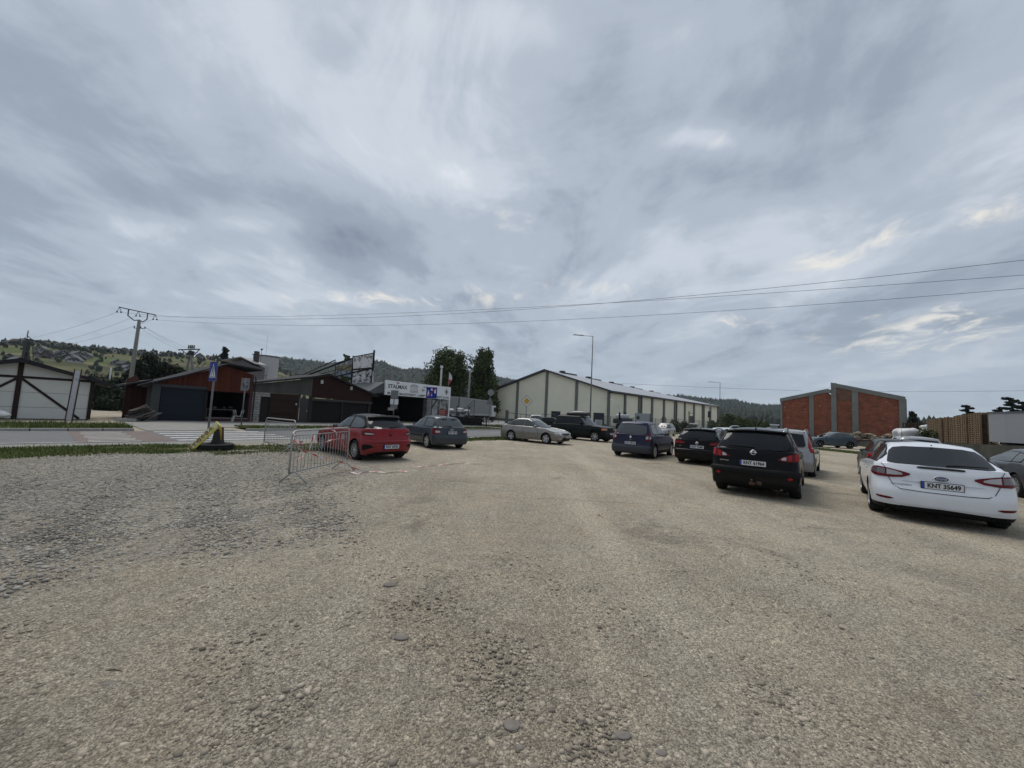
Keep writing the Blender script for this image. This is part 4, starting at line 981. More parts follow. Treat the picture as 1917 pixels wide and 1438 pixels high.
# ---------------------------------------------------------------- beige silver liftback sedan
def silver_sedan():
    r=thing('parked_car','beige silver sedan seen from its front right side on the grass edge','car',group=GR)
    c=Car(W=1.77,H=1.46,wb=2.58,ro=1.05,fo=.92,R=.325,base=.20,arch=.05,
        belt=[(-1.1,.95),(-.6,.98),(.5,.95),(1.9,.92),(2.5,.88),(3.5,.68)],
        rear=[(.2,.12),(.30,.03),(.55,0),(.7,.03),(.95,.08)],front=[(.2,.12),(.35,.02),(.5,.0),(.62,.05),(.75,.15),(.95,.3)],rc=.5,rp=.55,
        g_rx0=-.78,g_rx1=.10,g_fx0=2.10,g_fx1=1.20,g_w0=.775,g_w1=.56,g_rc0=.40,g_rc1=.26,roofx=.85,roofk=.065)
    pm=paint('beige silver paint',(.235,.222,.200),.45,.3,.8)
    c.body([pm,BLACKP],r); underbody(c,r); add_wheels(c,r,'five',.205,steer=-.05)
    windows(c,r,[[(-.42,1.0,1.02),(-.25,.995,1.16),(.05,.99,1.26)],[(.09,.99,1.27),(.45,.98,1.325),(.86,.975,1.345)],[(.94,.97,1.345),(1.2,.965,1.31),(1.6,.955,1.15),(1.95,.945,.98)]],GLASS_L)
    c.part('windscreen','front',[(-.70,.96,1.0),(-.60,.94,1.28),(0,.93,1.35),(.60,.94,1.28),(.70,.96,1.0)],GLASS_L,r,rows=8,nsub=5)
    c.part('rear_window','rear',[(-.62,1.02,1.1),(-.5,1.0,1.27),(0,.99,1.31),(.5,1.0,1.27),(.62,1.02,1.1)],GLASS,r,rows=8,nsub=5)
    for sg in(1,-1):
        q=lambda a:sg*a
        o=c.part('headlight','front',[(q(.44),.60,.66),(q(.56),.58,.70),(q(.75),.58,.735),(q(.95),.62,.755)],CLEAR_L,r,off=.010,nsub=4)
        c.part('light_cluster','front',[(q(.52),.61,.66),(q(.62),.60,.69)],CHROME,o,off=.014)
        c.part('fog_light','front',[(q(.52),.33,.38),(q(.60),.32,.40),(q(.72),.33,.40)],CLEAR_L,r,off=.008)
        c.part('tail_light','rear',[(q(.55),.74,.85),(q(.7),.72,.90),(q(.92),.76,.90)],RED_L,r,off=.01)
    o=c.part('grille','front',[(-.38,.60,.66),(-.33,.57,.69),(0,.56,.70),(.33,.57,.69),(.38,.60,.66)],BLACKP,r,off=.010,nsub=4)
    mb=MB()
    for i in range(9): q=-.28+i*.07; p=c.P('front',q,.63); mb.box((p.x+.012,q,.63),(.012,.008,.10))
    mb.build('grille_bars',CHROME,o)
    c.part('lower_intake','front',[(-.46,.29,.33),(-.42,.26,.42),(0,.25,.43),(.42,.26,.42),(.46,.29,.33)],BLACKP,r,off=.008,nsub=4)
    c.part('bumper','front',[(-.95,.44,.49),(-.6,.43,.50),(0,.42,.51),(.6,.43,.50),(.95,.44,.49)],pm,r,off=.012,nsub=6)
    plate(c,r,'front','KNT 42719',.475,off=.03)
    moulding(c,r,.45,2.05,.42,.05,pm)
    mb=seams(c,r,[.15,.90,1.98]); mb.build('panel_gaps',SEAM,r); mirror(c,r,pm,1.78,.07,(.12,.20,.14)); handles(c,r,pm,[.18,1.08],.86)
    place(r,.62,24.88,(.79,-.613)); return r
silver_sedan()
# ---------------------------------------------------------------- dark off roader with roof box
def off_roader():
    r=thing('parked_car','dark green off road vehicle carrying a black roof box','car',group=GR)
    c=Car(W=1.88,H=1.78,wb=2.745,ro=1.05,fo=.80,R=.37,base=.34,arch=.07,
        belt=[(-1.1,1.13),(1.9,1.12),(2.3,1.10),(3.5,1.03)],rear=[(.3,.05),(.45,0),(.65,0),(.7,.05),(1.1,.07)],
        front=[(.3,.10),(.42,0),(.62,0),(.66,.06),(.95,.07),(1.1,.12)],side=[(.3,.05),(.5,.0),(.9,.01),(1.1,.05)],rc=.30,fc=.30,rp=.38,fp=.42,
        g_rx0=-.92,g_rx1=-.66,g_fx0=1.98,g_fx1=1.38,g_w0=.84,g_w1=.68,g_rc0=.24,g_rc1=.20,g_fc0=.2,g_fc1=.16,roofx=.4,roofk=.012,camber=.035)
    pm=paint('dark green black paint',(.006,.009,.009),0,.25,.15)
    c.body([pm,BLACKP],r,low_mi=1,low_z=lambda x:.50); underbody(c,r); add_wheels(c,r,'seven',.25,steer=.12)
    windows(c,r,[[(-.72,1.16,1.20),(-.66,1.155,1.60),(.0,1.15,1.645)],[(.06,1.15,1.65),(.72,1.15,1.66)],[(.82,1.15,1.66),(1.3,1.15,1.63),(1.72,1.15,1.30),(1.84,1.15,1.18)]],GLASS)
    c.part('windscreen','front',[(-.76,1.15,1.25),(-.70,1.14,1.60),(0,1.13,1.67),(.70,1.14,1.60),(.76,1.15,1.25)],GLASS_L,r,rows=8,nsub=5)
    c.part('rear_window','rear',[(-.74,1.16,1.58),(0,1.15,1.62),(.74,1.16,1.58)],GLASS,r,rows=8,nsub=8)
    for sg in(1,-1):
        q=lambda a:sg*a
        c.part('headlight','front',[(q(.46),.82,.97),(q(.74),.82,.97)],CLEAR_L,r,off=.010,nsub=4)
        c.part('turn_signal','front',[(q(.75),.82,.97),(q(.90),.83,.97),(q(1.02),.84,.96)],AMBER,r,off=.012,nsub=4)
        c.part('fog_light','front',[(q(.5),.52,.58),(q(.66),.52,.58)],CLEAR_L,r,off=.012)
        c.part('tail_light','rear',[(q(.72),.75,1.05),(q(.92),.75,1.05)],RED_L,r,off=.01)
    o=c.part('grille','front',[(-.44,.82,.97),(.44,.82,.97)],BLACKP,r,off=.012,nsub=6)
    plate(c,r,'front','KNT 18C4',.60,off=.03)
    c.part('bumper','front',[(-1.02,.44,.68),(-.8,.42,.70),(0,.42,.70),(.8,.42,.70),(1.02,.44,.68)],BLACKP,r,off=.016,nsub=6,thick=.03)
    mb=MB(); mb.tube((c.x1-.2,-.34,.45),(c.x1+.18,-.34,.47),.03,.02,8); mb.build('winch_hook',BLACKP,r)
    seams(c,r,[.03,.78,1.92],z0=.5).build('panel_gaps',SEAM,r); mirror(c,r,BLACKP,1.62,.12,(.12,.22,.20)); handles(c,r,BLACKP,[.15,.98],.98)
    rails(c,r,BLACKP,-.5,1.2,y=.60,h=.05)
    mb=MB(); prof=[]
    for k in range(13):
        a=k/12; x=-.55+2.05*a; w=.36*(math.sin(PI*min(1,.08+a*.95))**.35) if 0<a<1 else .12; h=.30*(math.sin(PI*(.12+.80*(1-a)))**.6)
        prof.append((x,w,h))
    rings=[]
    for x,w,h in prof:
        rings+= [(x,w*math.cos(t)*1.0,.0+max(0,math.sin(t))*h+min(0,math.sin(t))*.06) for t in [2*PI*i/16 for i in range(16)]]
    fs=[(i*16+j,i*16+(j+1)%16,(i+1)*16+(j+1)%16,(i+1)*16+j) for i in range(12) for j in range(16)]+[tuple(range(15,-1,-1)),tuple(range(12*16,13*16))]
    mb.add(rings,fs); bx=mb.build('roof_box',M('roof box plastic',(.022,.023,.026),.35,0,.5),None,True)
    place(r,4.55,29.75,(.74,-.672)); bx.parent=None
    bx.matrix_world=Matrix.Translation(r.location)@Matrix.Rotation(r.rotation_euler[2],4,'Z')@Matrix.Translation((.25,.12,1.87))
    tag(bx,'long black roof box strapped on top of the dark off roader','roof box'); return r
off_roader()
# ---------------------------------------------------------------- navy blue minivan
def navy_mpv():
    r=thing('parked_car','navy blue compact minivan with pale diamond badge on its tailgate','car',group=GR)
    c=Car(W=1.81,H=1.62,wb=2.72,ro=.74,fo=.80,R=.32,base=.22,arch=.06,
        belt=[(-.8,1.03),(.5,1.02),(1.8,.98),(2.5,.93),(3.3,.74)],rear=[(.2,.08),(.30,0),(.5,0),(.58,.05),(.7,.07),(1.0,.12)],
        side=[(.2,.04),(.4,.0),(.6,0),(.8,.02),(1.05,.05)],rc=.46,rp=.50,
        g_rx0=-.58,g_rx1=-.30,g_fx0=2.35,g_fx1=1.15,g_w0=.81,g_w1=.60,g_rc0=.34,g_rc1=.26,roofx=.6,roofk=.05)
    pm=paint('navy paint',(.008,.009,.034),.1,.28,.15)
    c.body([pm,BLACKP],r,low_mi=1,low_z=lambda x:.34); underbody(c,r); add_wheels(c,r,'cover',.20)
    c.part('rear_window','rear',[(-.66,1.12,1.22),(-.60,1.06,1.42),(0,1.045,1.48),(.60,1.06,1.42),(.66,1.12,1.22)],GLASS_L,r,rows=8,nsub=5)
    for sg in(1,-1):
        q=lambda a:sg*a
        o=c.part('tail_light','rear',[(q(.64),.80,.98),(q(.72),.79,1.08),(q(.80),.78,1.16),(q(.94),.80,1.05)],RED_L,r,off=.012,nsub=4)
        c.part('light_cluster','rear',[(q(.66),.85,.96),(q(.76),.86,1.0)],CLEAR_L,o,off=.017); c.part('light_cluster','rear',[(q(.81),.86,.98),(q(.88),.87,.98)],CLEAR_L,o,off=.017)
    c.part('bumper','rear',[(-1.0,.28,.55),(-.8,.26,.56),(0,.25,.56),(.8,.26,.56),(1.0,.28,.55)],M('grey blue plastic',(.022,.025,.034),.5),r,off=.02,nsub=6,thick=.03)
    p=c.P('rear',0,.92); mb=MB(); mb.add([(0,-.016,.068),(.05,-.016,0),(0,-.016,-.068),(-.05,-.016,0),(0,-.022,.03),(.022,-.022,0),(0,-.022,-.03),(-.022,-.022,0),(0,0,.075),(.055,0,0),(0,0,-.075),(-.055,0,0)],
        [(0,3,7,4),(3,2,6,7),(2,1,5,6),(1,0,4,5),(4,7,6,5),(0,8,11,3),(3,11,10,2),(2,10,9,1),(1,9,8,0)]); mb.build('emblem',CHROME,r,loc=(p.x,0,.92),rot=(0,0,-PI/2))
    text_obj('SCENIC','badge_text',.035,CHROME,r,(c.P('rear',0,.80).x-.01,0,.80),(PI/2,0,-PI/2))
    plate(c,r,'rear','KNT 58WA',.66,off=.03)
    antenna(c,r,-.05,.14,-.5)
    windows(c,r,[[(-.08,1.08,1.44),(.35,1.07,1.485),(.62,1.06,1.49)],[(.70,1.06,1.49),(1.2,1.04,1.44),(1.75,1.02,1.22),(1.85,1.02,1.18)],[(1.92,1.01,1.14),(2.2,1.0,1.04)]],GLASS_L)
    c.part('windscreen','front',[(-.70,1.02,1.08),(-.58,.99,1.40),(0,.98,1.49),(.58,.99,1.40),(.70,1.02,1.08)],GLASS_L,r,rows=8,nsub=5)
    moulding(c,r,.45,2.25,.60,.05,BLACKP); seams(c,r,[.42,.66,2.1]).build('panel_gaps',SEAM,r); mirror(c,r,BLACKP,2.0,.08); handles(c,r,BLACKP,[.35,1.0],.92)
    place(r,5.72,17.58,(.60,.80)); return r
navy_mpv()
# ---------------------------------------------------------------- black estate
def black_estate():
    r=thing('parked_car','black estate car with round silver badge, left of the black crossover','car',group=GR)
    c=Car(W=1.80,H=1.48,wb=2.63,ro=1.02,fo=.88,R=.32,base=.21,arch=.05,
        belt=[(-1.1,.99),(.5,.97),(2.0,.93),(2.6,.89),(3.4,.70)],rear=[(.2,.08),(.30,0),(.56,0),(.62,.05),(.8,.07),(1.0,.12)],rc=.42,rp=.48,
        g_rx0=-.86,g_rx1=-.55,g_fx0=2.05,g_fx1=1.2,g_w0=.79,g_w1=.58,g_rc0=.32,g_rc1=.24,roofx=.6,roofk=.03)
    pm=MATS['black car paint']
    c.body([pm],r); underbody(c,r); add_wheels(c,r,'five',.215)
    c.part('rear_window','rear',[(-.66,1.04,1.10),(-.58,1.01,1.31),(0,1.0,1.36),(.58,1.01,1.31),(.66,1.04,1.10)],GLASS,r,rows=8,nsub=5)
    c.part('roof_spoiler','rear',[(-.58,1.35,1.37),(0,1.375,1.40),(.58,1.35,1.37)],pm,r,off=.06,nsub=8,thick=.07)
    for sg in(1,-1):
        q=lambda a:sg*a
        o=c.part('tail_light','rear',[(q(.46),.83,.90),(q(.60),.82,.935),(q(.80),.825,.955),(q(1.02),.85,.95)],RED_L,r,off=.012,nsub=4)
        c.part('light_cluster','rear',[(q(.49),.845,.875),(q(.65),.84,.875)],RED_B,o,off=.017); c.part('light_cluster','rear',[(q(.72),.85,.89),(q(.9),.86,.90)],RED_B,o,off=.017)
        c.part('reflector','rear',[(q(.66),.36,.39),(q(.86),.365,.395)],RED_L,r,off=.01)
    c.part('bumper','rear',[(-1.0,.57,.62),(-.7,.575,.635),(0,.57,.63),(.7,.575,.635),(1.0,.57,.62)],pm,r,off=.03,nsub=6,thick=.04)
    p=c.P('rear',0,.875); mb=MB(); mb.lathe([(.045,-.010),(.052,-.018),(.060,-.010),(.060,0)],'y',28); mb.lathe([(.001,-.004),(.046,-.004)],'y',20); mb.build('emblem',CHROME,r,True,loc=(p.x-.002,0,.875),rot=(0,0,-PI/2))
    text_obj('VW','emblem_text',.060,PLATET,r,(p.x-.012,0,.872),(PI/2,0,-PI/2))
    text_obj('TDI','badge_text',.035,CHROME,r,(c.P('rear',-.6,.75).x-.01,-.62,.745),(PI/2,0,-PI/2+.06)); text_obj('GOLF','badge_text',.035,CHROME,r,(c.P('rear',.6,.75).x-.01,.62,.745),(PI/2,0,-PI/2-.06))
    plate(c,r,'rear','KNT 73680',.725,off=.022); wiper(c,r,1.03,-.02,.36,1.04); antenna(c,r,-.25,.07,-.6,r=.010)
    rails(c,r,BLACKP,-.5,1.5,h=.05)
    windows(c,r,[[(-.66,1.04,1.20),(-.5,1.03,1.31),(.05,1.02,1.345)],[(.11,1.02,1.35),(.9,1.0,1.365)],[(.98,1.0,1.365),(1.3,.99,1.30),(1.65,.98,1.13),(1.92,.97,1.0)]],GLASS_L)
    c.part('windscreen','front',[(-.68,.98,1.04),(-.58,.95,1.30),(0,.94,1.37),(.58,.95,1.30),(.68,.98,1.04)],GLASS,r,rows=8,nsub=5)
    seams(c,r,[.08,.95,1.98]).build('panel_gaps',SEAM,r); mirror(c,r,pm,1.80); handles(c,r,pm,[.15,1.1],.87)
    place(r,8.02,16.15,(.60,.80)); return r
black_estate()
# ---------------------------------------------------------------- simpler recipe for the cars mostly hidden or far away
def generic(label, pmat, X, Y, fwd, W=1.76,H=1.48,wb=2.6,ro=.8,fo=.85, belt=None, glass=None, rxs=(-.62,-.35), fxs=(1.95,1.15), tall=False, rail=None, style='five', plate_txt=None, gw1=.56, roofk=.05, parts=True, group=GR, rearglass=None, tl=None, front=False, ant=None, cat='car', name='parked_car'):
    r=thing(name,label,cat,group=group)
    c=Car(W=W,H=H,wb=wb,ro=ro,fo=fo,R=.315,g_rx0=rxs[0],g_rx1=rxs[1],g_fx0=fxs[0],g_fx1=fxs[1],g_w1=gw1,roofk=roofk,**({'belt':belt} if belt else {}))
    c.body([pmat],r); underbody(c,r); add_wheels(c,r,style,.205)
    zb=c.zbelt(.4)+.05; zr=H-.13
    gl=glass or GLASS; m=rxs[0]+.28
    windows(c,r,[[(m,zb+.03,zb+.08),(m+.18,zb+.01,zr-.10),(.36,zb,zr-.02)],[(.42,zb,zr-.015),(.98,zb-.01,zr)],[(1.05,zb-.02,zr),(1.3,zb-.025,zr-.06),(fxs[0]-.28,zb-.035,zb+.12),(fxs[0]-.08,zb-.04,zb+.0)]],gl)
    zt=c.zbelt(rxs[0]); c.part('rear_window','rear',[(-.62,zt+.06,zt+.12),(-.55,zt+.03,zr-.04),(0,zt+.02,zr),(.55,zt+.03,zr-.04),(.62,zt+.06,zt+.12)],rearglass or gl,r,rows=8,nsub=5)
    zf=c.zbelt(fxs[0]); c.part('windscreen','front',[(-.66,zf+.05,zf+.1),(-.56,zf+.02,zr-.04),(0,zf+.02,zr),(.56,zf+.02,zr-.04),(.66,zf+.05,zf+.1)],gl,r,rows=8,nsub=5)
    for sg in(1,-1):
        q=lambda a:sg*a
        c.part('tail_light','rear',tl(q) if tl else [(q(.55),.74,.84),(q(.68),.72,.90),(q(.92),.75,.90)],RED_B if tl else RED_L,r,off=.012,nsub=4)
        c.part('headlight','front',[(q(.48),.58,.64),(q(.7),.57,.70),(q(.92),.62,.73)],CLEAR_L,r,off=.010)
    c.part('grille','front',[(-.36,.5,.60),(.36,.5,.60)],BLACKP,r,off=.01)
    if plate_txt: plate(c,r,'rear',plate_txt,.7)
    if rail: rails(c,r,rail,-.35,1.45)
    if ant: antenna(c,r,ant[0],ant[1],ant[2])
    seams(c,r,[.08,1.0,2.0]).build('panel_gaps',SEAM,r); mirror(c,r,BLACKP,fxs[0]-.2); handles(c,r,pmat,[.15,1.15],.85)
    place(r,X,Y,fwd); return r,c
silv=paint('silver paint',(.27,.275,.28),.45,.3,.8)
generic('silver tall minivan with upright red tail lamp, right behind the black crossover',silv,10.02,14.05,(.655,.756),W=1.75,H=1.62,wb=2.65,ro=.72,fo=.80,belt=[(-.8,1.0),(2.0,.96),(3.2,.76)],rxs=(-.62,-.42),fxs=(2.1,1.2),rail=silv,gw1=.60,
    tl=lambda q:[(q(.70),1.0,1.12),(q(.76),.86,1.38),(q(.86),.84,1.40),(q(.94),.86,1.08)])
generic('white hatchback with pale rear window between the black estate and the hill',paint('white paint two',(.52,.53,.55),0,.3,.7,.05),12.35,22.3,(.62,.785),H=1.50,glass=GLASS_L,group=GR)
generic('pale silver car mostly hidden behind the black crossover roof',silv,12.2,19.6,(.62,.785),H=1.54,rail=BLACKP)
generic('teal grey hatchback standing side on below the brick wall',paint('teal grey paint',(.065,.095,.12),.2,.28,.3),31.6,36.6,(-.995,.10),H=1.47,wb=2.59,belt=[(-.8,1.04),(.5,.99),(2.0,.93),(3.3,.78)],rxs=(-.62,-.25),fxs=(2.15,1.0),style='steel',glass=GLASS_L,
    tl=lambda q:[(q(.5),.78,.86),(q(.7),.76,.93),(q(1.0),.80,.92)])
generic('dark grey hatchback half hidden left of the white liftback',paint('dark grey paint',(.007,.009,.009),.0,.28,.1),12.62,12.45,(.617,.787),H=1.47,wb=2.58,ro=.76,belt=[(-.8,.99),(.5,.96),(2.0,.91),(3.3,.72)],glass=GLASS,ant=(-.1,.36,-.05),
    tl=lambda q:[(q(.55),.84,.93),(q(.70),.82,.99),(q(.95),.86,.98)])
generic('silver car behind the white liftback, only its roof and rear window showing',silv,18.5,17.5,(.60,.80),H=1.56,rearglass=GLASS,W=1.8,gw1=.6)
def coupe():
    r=thing('parked_car','dark blue grey coupe with multi spoke wheels cut by the right picture edge','car',group=GR)
    c=Car(W=1.87,H=1.40,wb=2.72,ro=1.15,fo=.95,R=.33,base=.20,arch=.055,belt=[(-1.2,.96),(0,.98),(1.0,.94),(2.2,.90),(3.6,.68)],rc=.6,rp=.56,
        g_rx0=-.75,g_rx1=.05,g_fx0=2.25,g_fx1=1.15,g_w0=.80,g_w1=.54,g_rc0=.4,roofx=.85,roofk=.07)
    pm=paint('blue grey coupe paint',(.042,.048,.060),.35,.26,.3); c.body([pm],r); underbody(c,r); add_wheels(c,r,'ten',.225)
    windows(c,r,[[(-.02,1.02,1.12),(.15,1.01,1.22),(.42,1.0,1.27)],[(.47,1.0,1.275),(.9,.98,1.285),(1.4,.96,1.16),(1.75,.95,1.03),(1.85,.945,.98)]],GLASS_L)
    c.part('rear_window','rear',[(-.62,1.02,1.08),(-.5,1.0,1.22),(0,.99,1.26),(.5,1.0,1.22),(.62,1.02,1.08)],GLASS,r,rows=8,nsub=5)
    c.part('windscreen','front',[(-.68,.96,1.0),(-.58,.93,1.22),(0,.92,1.28),(.58,.93,1.22),(.68,.96,1.0)],GLASS,r,rows=8,nsub=5)
    for sg in(1,-1):
        q=lambda a:sg*a; c.part('tail_light','rear',[(q(.5),.74,.82),(q(.7),.72,.88),(q(.98),.74,.88)],RED_L,r,off=.01); c.part('headlight','front',[(q(.48),.58,.64),(q(.7),.57,.70),(q(.92),.62,.73)],CLEAR_L,r,off=.01)
    moulding(c,r,.5,1.9,.40,.03,CHROME); seams(c,r,[.55,2.05]).build('panel_gaps',SEAM,r); mirror(c,r,BLACKP,1.95,.07); handles(c,r,BLACKP,[.75],.80)
    place(r,15.42,10.75,(.53,.848)); return r
coupe()
# ============================================================ buildings
def n_plane(pa,pb,n): return Plane(on_n(pa,n),on_n(pb,n))
def extrude_face(name, pts, depth, mat, parent, y0=0.0, **k):
    mb=MB(); mb.prism(pts,y0,y0+depth); return mb.build(name,mat,parent,**k)
def rect(name,u0,u1,z0,z1,y0,y1,mat,parent,**k):
    mb=MB(); mb.bb((u0,y0,z0),(u1,y1,z1)); return mb.build(name,mat,parent,**k)
def beam(mb,a,b,w,y0,y1,mi=0):
    """flat timber between two (u,z) points on a wall"""
    d=Vector((b[0]-a[0],b[1]-a[1])); l=d.length; d/=l; n=Vector((-d.y,d.x))*w/2
    P=[(a[0]-n.x,a[1]-n.y),(b[0]-n.x,b[1]-n.y),(b[0]+n.x,b[1]+n.y),(a[0]+n.x,a[1]+n.y)]
    return mb.prism(P,y0,y1,mi)
def bthing(name,label,cat,pl,group=None): return thing(name,label,cat,(pl.A.x,pl.A.y,0),pl.rz,group)
def gable_roof(name,pts,y0,y1,t,mat,parent):
    """roof slab following a polyline of (u,z) eave-ridge-eave points"""
    mb=MB(); up=[(u,z+t) for u,z in pts]; mb.prism(pts+up[::-1],y0,y1); return mb.build(name,mat,parent)
DARKROOF=M('dark bitumen roof',(.022,.022,.025),.8,0,.2,var=(3,.3))
TIMBER=M('dark brown timber',(.019,.011,.009),.75,0,.25,var=(6,.35,(1,1,.3)))
WHITEP=M('white wall panel',(.50,.505,.48),.7,0,.3,var=(.9,.07))
CONCG=M('grey concrete',(.16,.165,.16),.9,0,.2,var=(1.6,.22),bump=(20,.3))
# ---- half timbered white kiosk
pl=n_plane(-60,185,34.5)
r=bthing('timbered_kiosk','white panelled kiosk with dark crossed timbers under a low dark roof','kiosk',pl)
U=lambda x,y: pl.uv(x,y)
ua,za=U(42,672); ue,ze=U(178,712); w=ue-ua; z_e=ze; u0=ua-w
body=[(u0,.05),(ue,.05),(ue,z_e-.05),(ua,za-.12),(u0,z_e-.05)]
extrude_face('wall',body,4.5,WHITEP,r)
gable_roof('roof',[(u0-.55,z_e-.24),(ua,za-.10),(ue+.75,z_e-.30)],-.45,4.9,.13,DARKROOF,r)
for a,b,wd in [((ua,.0),(ua,za-.2),.20),((ue-.08,.05),(ue-.08,z_e-.1),.17),((u0+.08,.05),(u0+.08,z_e-.1),.17)]:
    mb=MB(); beam(mb,a,b,wd,-.05,.06); mb.build('post',TIMBER,r)
zt=U(100,709)[1]
mb=MB(); beam(mb,(u0+.1,zt-.02),(ue-.1,zt-.02),.13,-.042,.05); mb.build('tie_beam',TIMBER,r)
for sg in(1,-1):
    mb=MB(); beam(mb,(ua+sg*.1,zt-.12),(ua+sg*(w-.45),.08),.12,-.034,.05); mb.build('brace',TIMBER,r)
mb=MB()
for sg in(1,-1): mb.prism([(ua,za-.22),(ua,za-.06),(ua+sg*(w+.6),z_e-.14),(ua+sg*(w+.6),z_e-.30)][::sg],-.49,-.452)
mb.build('barge_board',DARKROOF,r)
for z in (z_e*.28,z_e*.62): rect('panel_joint',u0+.1,ue-.16,z,z+.012,-.008,.03,SEAM,r)
# ---- red kiosk with a roller shutter
pl=n_plane(238,490,35.0); U=lambda x,y: pl.uv(x,y)
REDW=stripes_mat('red brown boards',(.075,.016,.006),(.018,.005,.003),.14,axis='x',duty=.1,var=.35)
DARKRED=stripes_mat('dark red sheet',(.042,.010,.009),(.010,.004,.004),.28,axis='x',duty=.25,var=.2)
r=bthing('red_kiosk','long red boarded kiosk with a dark blue roller shutter and open dark bay','kiosk',pl)
u_l,_=U(293,750); u_r,_=U(470,750); u_s,_=U(386,750); ztop=U(425,683)[1]; upk=U(425,683)[0]; zl=U(293,714)[1]; zr=U(474,702)[1]
zsh=U(340,722)[1]; zop=U(430,734)[1]; u_s0,_=U(297,750)
D=6.0
extrude_face('gable_wall',[(u_l,zsh),(u_s,zsh),(u_s,zop),(u_r,zop),(u_r,zr),(upk,ztop-.1),(u_l,zl)],.12,REDW,r)
gable_roof('roof',[(U(258,721)[0],U(258,723)[1]-.0),(u_l+1.2,U(320,703)[1]),(upk,ztop),(U(487,695)[0],U(487,695)[1])],-.5,D,.10,DARKROOF,r)
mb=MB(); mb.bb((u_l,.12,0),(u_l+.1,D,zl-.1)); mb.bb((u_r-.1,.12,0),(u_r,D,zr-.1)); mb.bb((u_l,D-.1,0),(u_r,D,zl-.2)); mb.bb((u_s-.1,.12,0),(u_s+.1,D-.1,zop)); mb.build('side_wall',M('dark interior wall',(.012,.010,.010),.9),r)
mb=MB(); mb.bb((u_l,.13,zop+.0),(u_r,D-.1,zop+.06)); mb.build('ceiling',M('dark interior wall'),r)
SHUT=stripes_mat('blue roller shutter',(.017,.024,.034),(.006,.008,.012),.085,axis='z',duty=.35,bumpd=.02,var=.08)
o=rect('roller_shutter',u_s0+.08,u_s-.14,.02,zsh-.16,.02,.10,SHUT,r); rect('shutter_box',u_s0,u_s-.05,zsh-.18,zsh+.03,-.12,.10,M('grey shutter box',(.022,.023,.026),.6),r)
rect('pillar',u_l-.30,u_s0+.04,.0,zsh+.05,-.06,.3,M('grey pillar',(.048,.050,.050),.8,var=(3,.2)),r)
rect('corner_post',u_r-.14,u_r+.03,0,zr,-.04,.14,M('red post',(.06,.008,.011),.6),r); rect('counter',u_s+.08,u_r-.15,.22,.30,-.03,.5,M('counter metal',(.12,.11,.10),.5),r); rect('plinth',u_s+.06,u_r-.12,.0,.22,.0,.2,M('plinth red',(.045,.008,.010),.7),r)
mb=MB(); mb.path([(u_r+.10,-.12,zr-.12),(u_r+.16,-.12,zr-.35),(u_r+.16,-.12,.05)],.045,8); mb.build('downpipe',M('dark pipe',(.012,.012,.014),.5),r,True)
# recessed lower left annex with sheet metal
ul0,_=U(240,740); mb=MB(); mb.bb((ul0,1.6,0),(u_l-.3,1.7,U(262,724)[1])); mb.build('annex_wall',DARKRED,r)
mb=MB(); mb.prism([(ul0-.1,U(250,722)[1]),(u_l-.2,U(285,712)[1]),(u_l-.2,U(285,712)[1]+.1),(ul0-.1,U(250,722)[1]+.1)],.6,D); mb.build('annex_roof',DARKROOF,r)
mb=MB(); a=U(246,712); b=U(275,722); mb.prism([(a[0],a[1]-.5),(b[0],a[1]-.5),(b[0],b[1]-.0),(a[0]+.5,a[1]+.45),(a[0],a[1]+.15)],2.2,2.35); mb.build('rear_gable',stripes_mat('rear gable boards',(.10,.04,.032),(.02,.01,.01),.16,axis='z',var=.3),r)
# goods inside the open bay: real pieces standing in the dark
def inside(pl,u,y,z): p=pl.world(u,y,z); return p
mb=MB(); mb.bb((0,0,0),(1.9,.5,.05)); mb.bb((.05,.05,-.55),(.1,.1,0)); mb.bb((1.8,.05,-.55),(1.85,.1,0)); mb.bb((.05,.4,-.55),(.1,.45,0)); mb.bb((1.8,.4,-.55),(1.85,.45,0))
o=mb.build('bench',M('bench wood',(.12,.11,.10),.7)); p=pl.world(u_s+.2,.8,.85); o.location=p; o.rotation_euler=(0,0,pl.rz); tag(o,'long low table inside the open bay of the red kiosk','table')
for i,(uu_,zz_,s_) in enumerate([(.6,.93,.16),(1.2,.93,.14),(1.6,.93,.2)]):
    mb=MB(); mb.blob((0,0,0),(s_,s_*.8,s_*.6),seed=i+40,sub=2,amp=.12); o=mb.build('bundle',M('dark goods %d'%i,[(.10,.10,.10),(.03,.05,.09),(.06,.03,.03)][i],.8),smooth=True); o.location=pl.world(u_s+.2+uu_,1.05,zz_+s_*.55)
    tag(o,['small pale bundle at the left end of the table in the kiosk','small dark blue bundle in the middle of the kiosk table','dark red bundle at the right end of the kiosk table'][i],'bundle')
# white plastic chair upside down in front
mb=MB(); mb.box((0,0,0),(.44,.42,.035))
cpos=on_n(447,33.6); ch=thing('plastic_chair','white plastic chair lying legs up in front of the red kiosk','chair',(cpos.x,cpos.y,.48),pl.rz)
WP=M('white plastic',(.42,.42,.40),.5,var=(4,.15)); mb.build('seat',WP,ch,bevel=.01)
for sx in(-1,1):
    for sy in(-1,1): m2=MB(); m2.tube((sx*.18,sy*.17,.02),(sx*.27,sy*.24,.46),.020,.017,8); m2.build('leg',WP,ch,True)
m2=MB(); m2.box((-.26,.20,-.20),(.05,.40,.44),Matrix.Rotation(.25,3,'Y')); m2.build('backrest',WP,ch,bevel=.01)
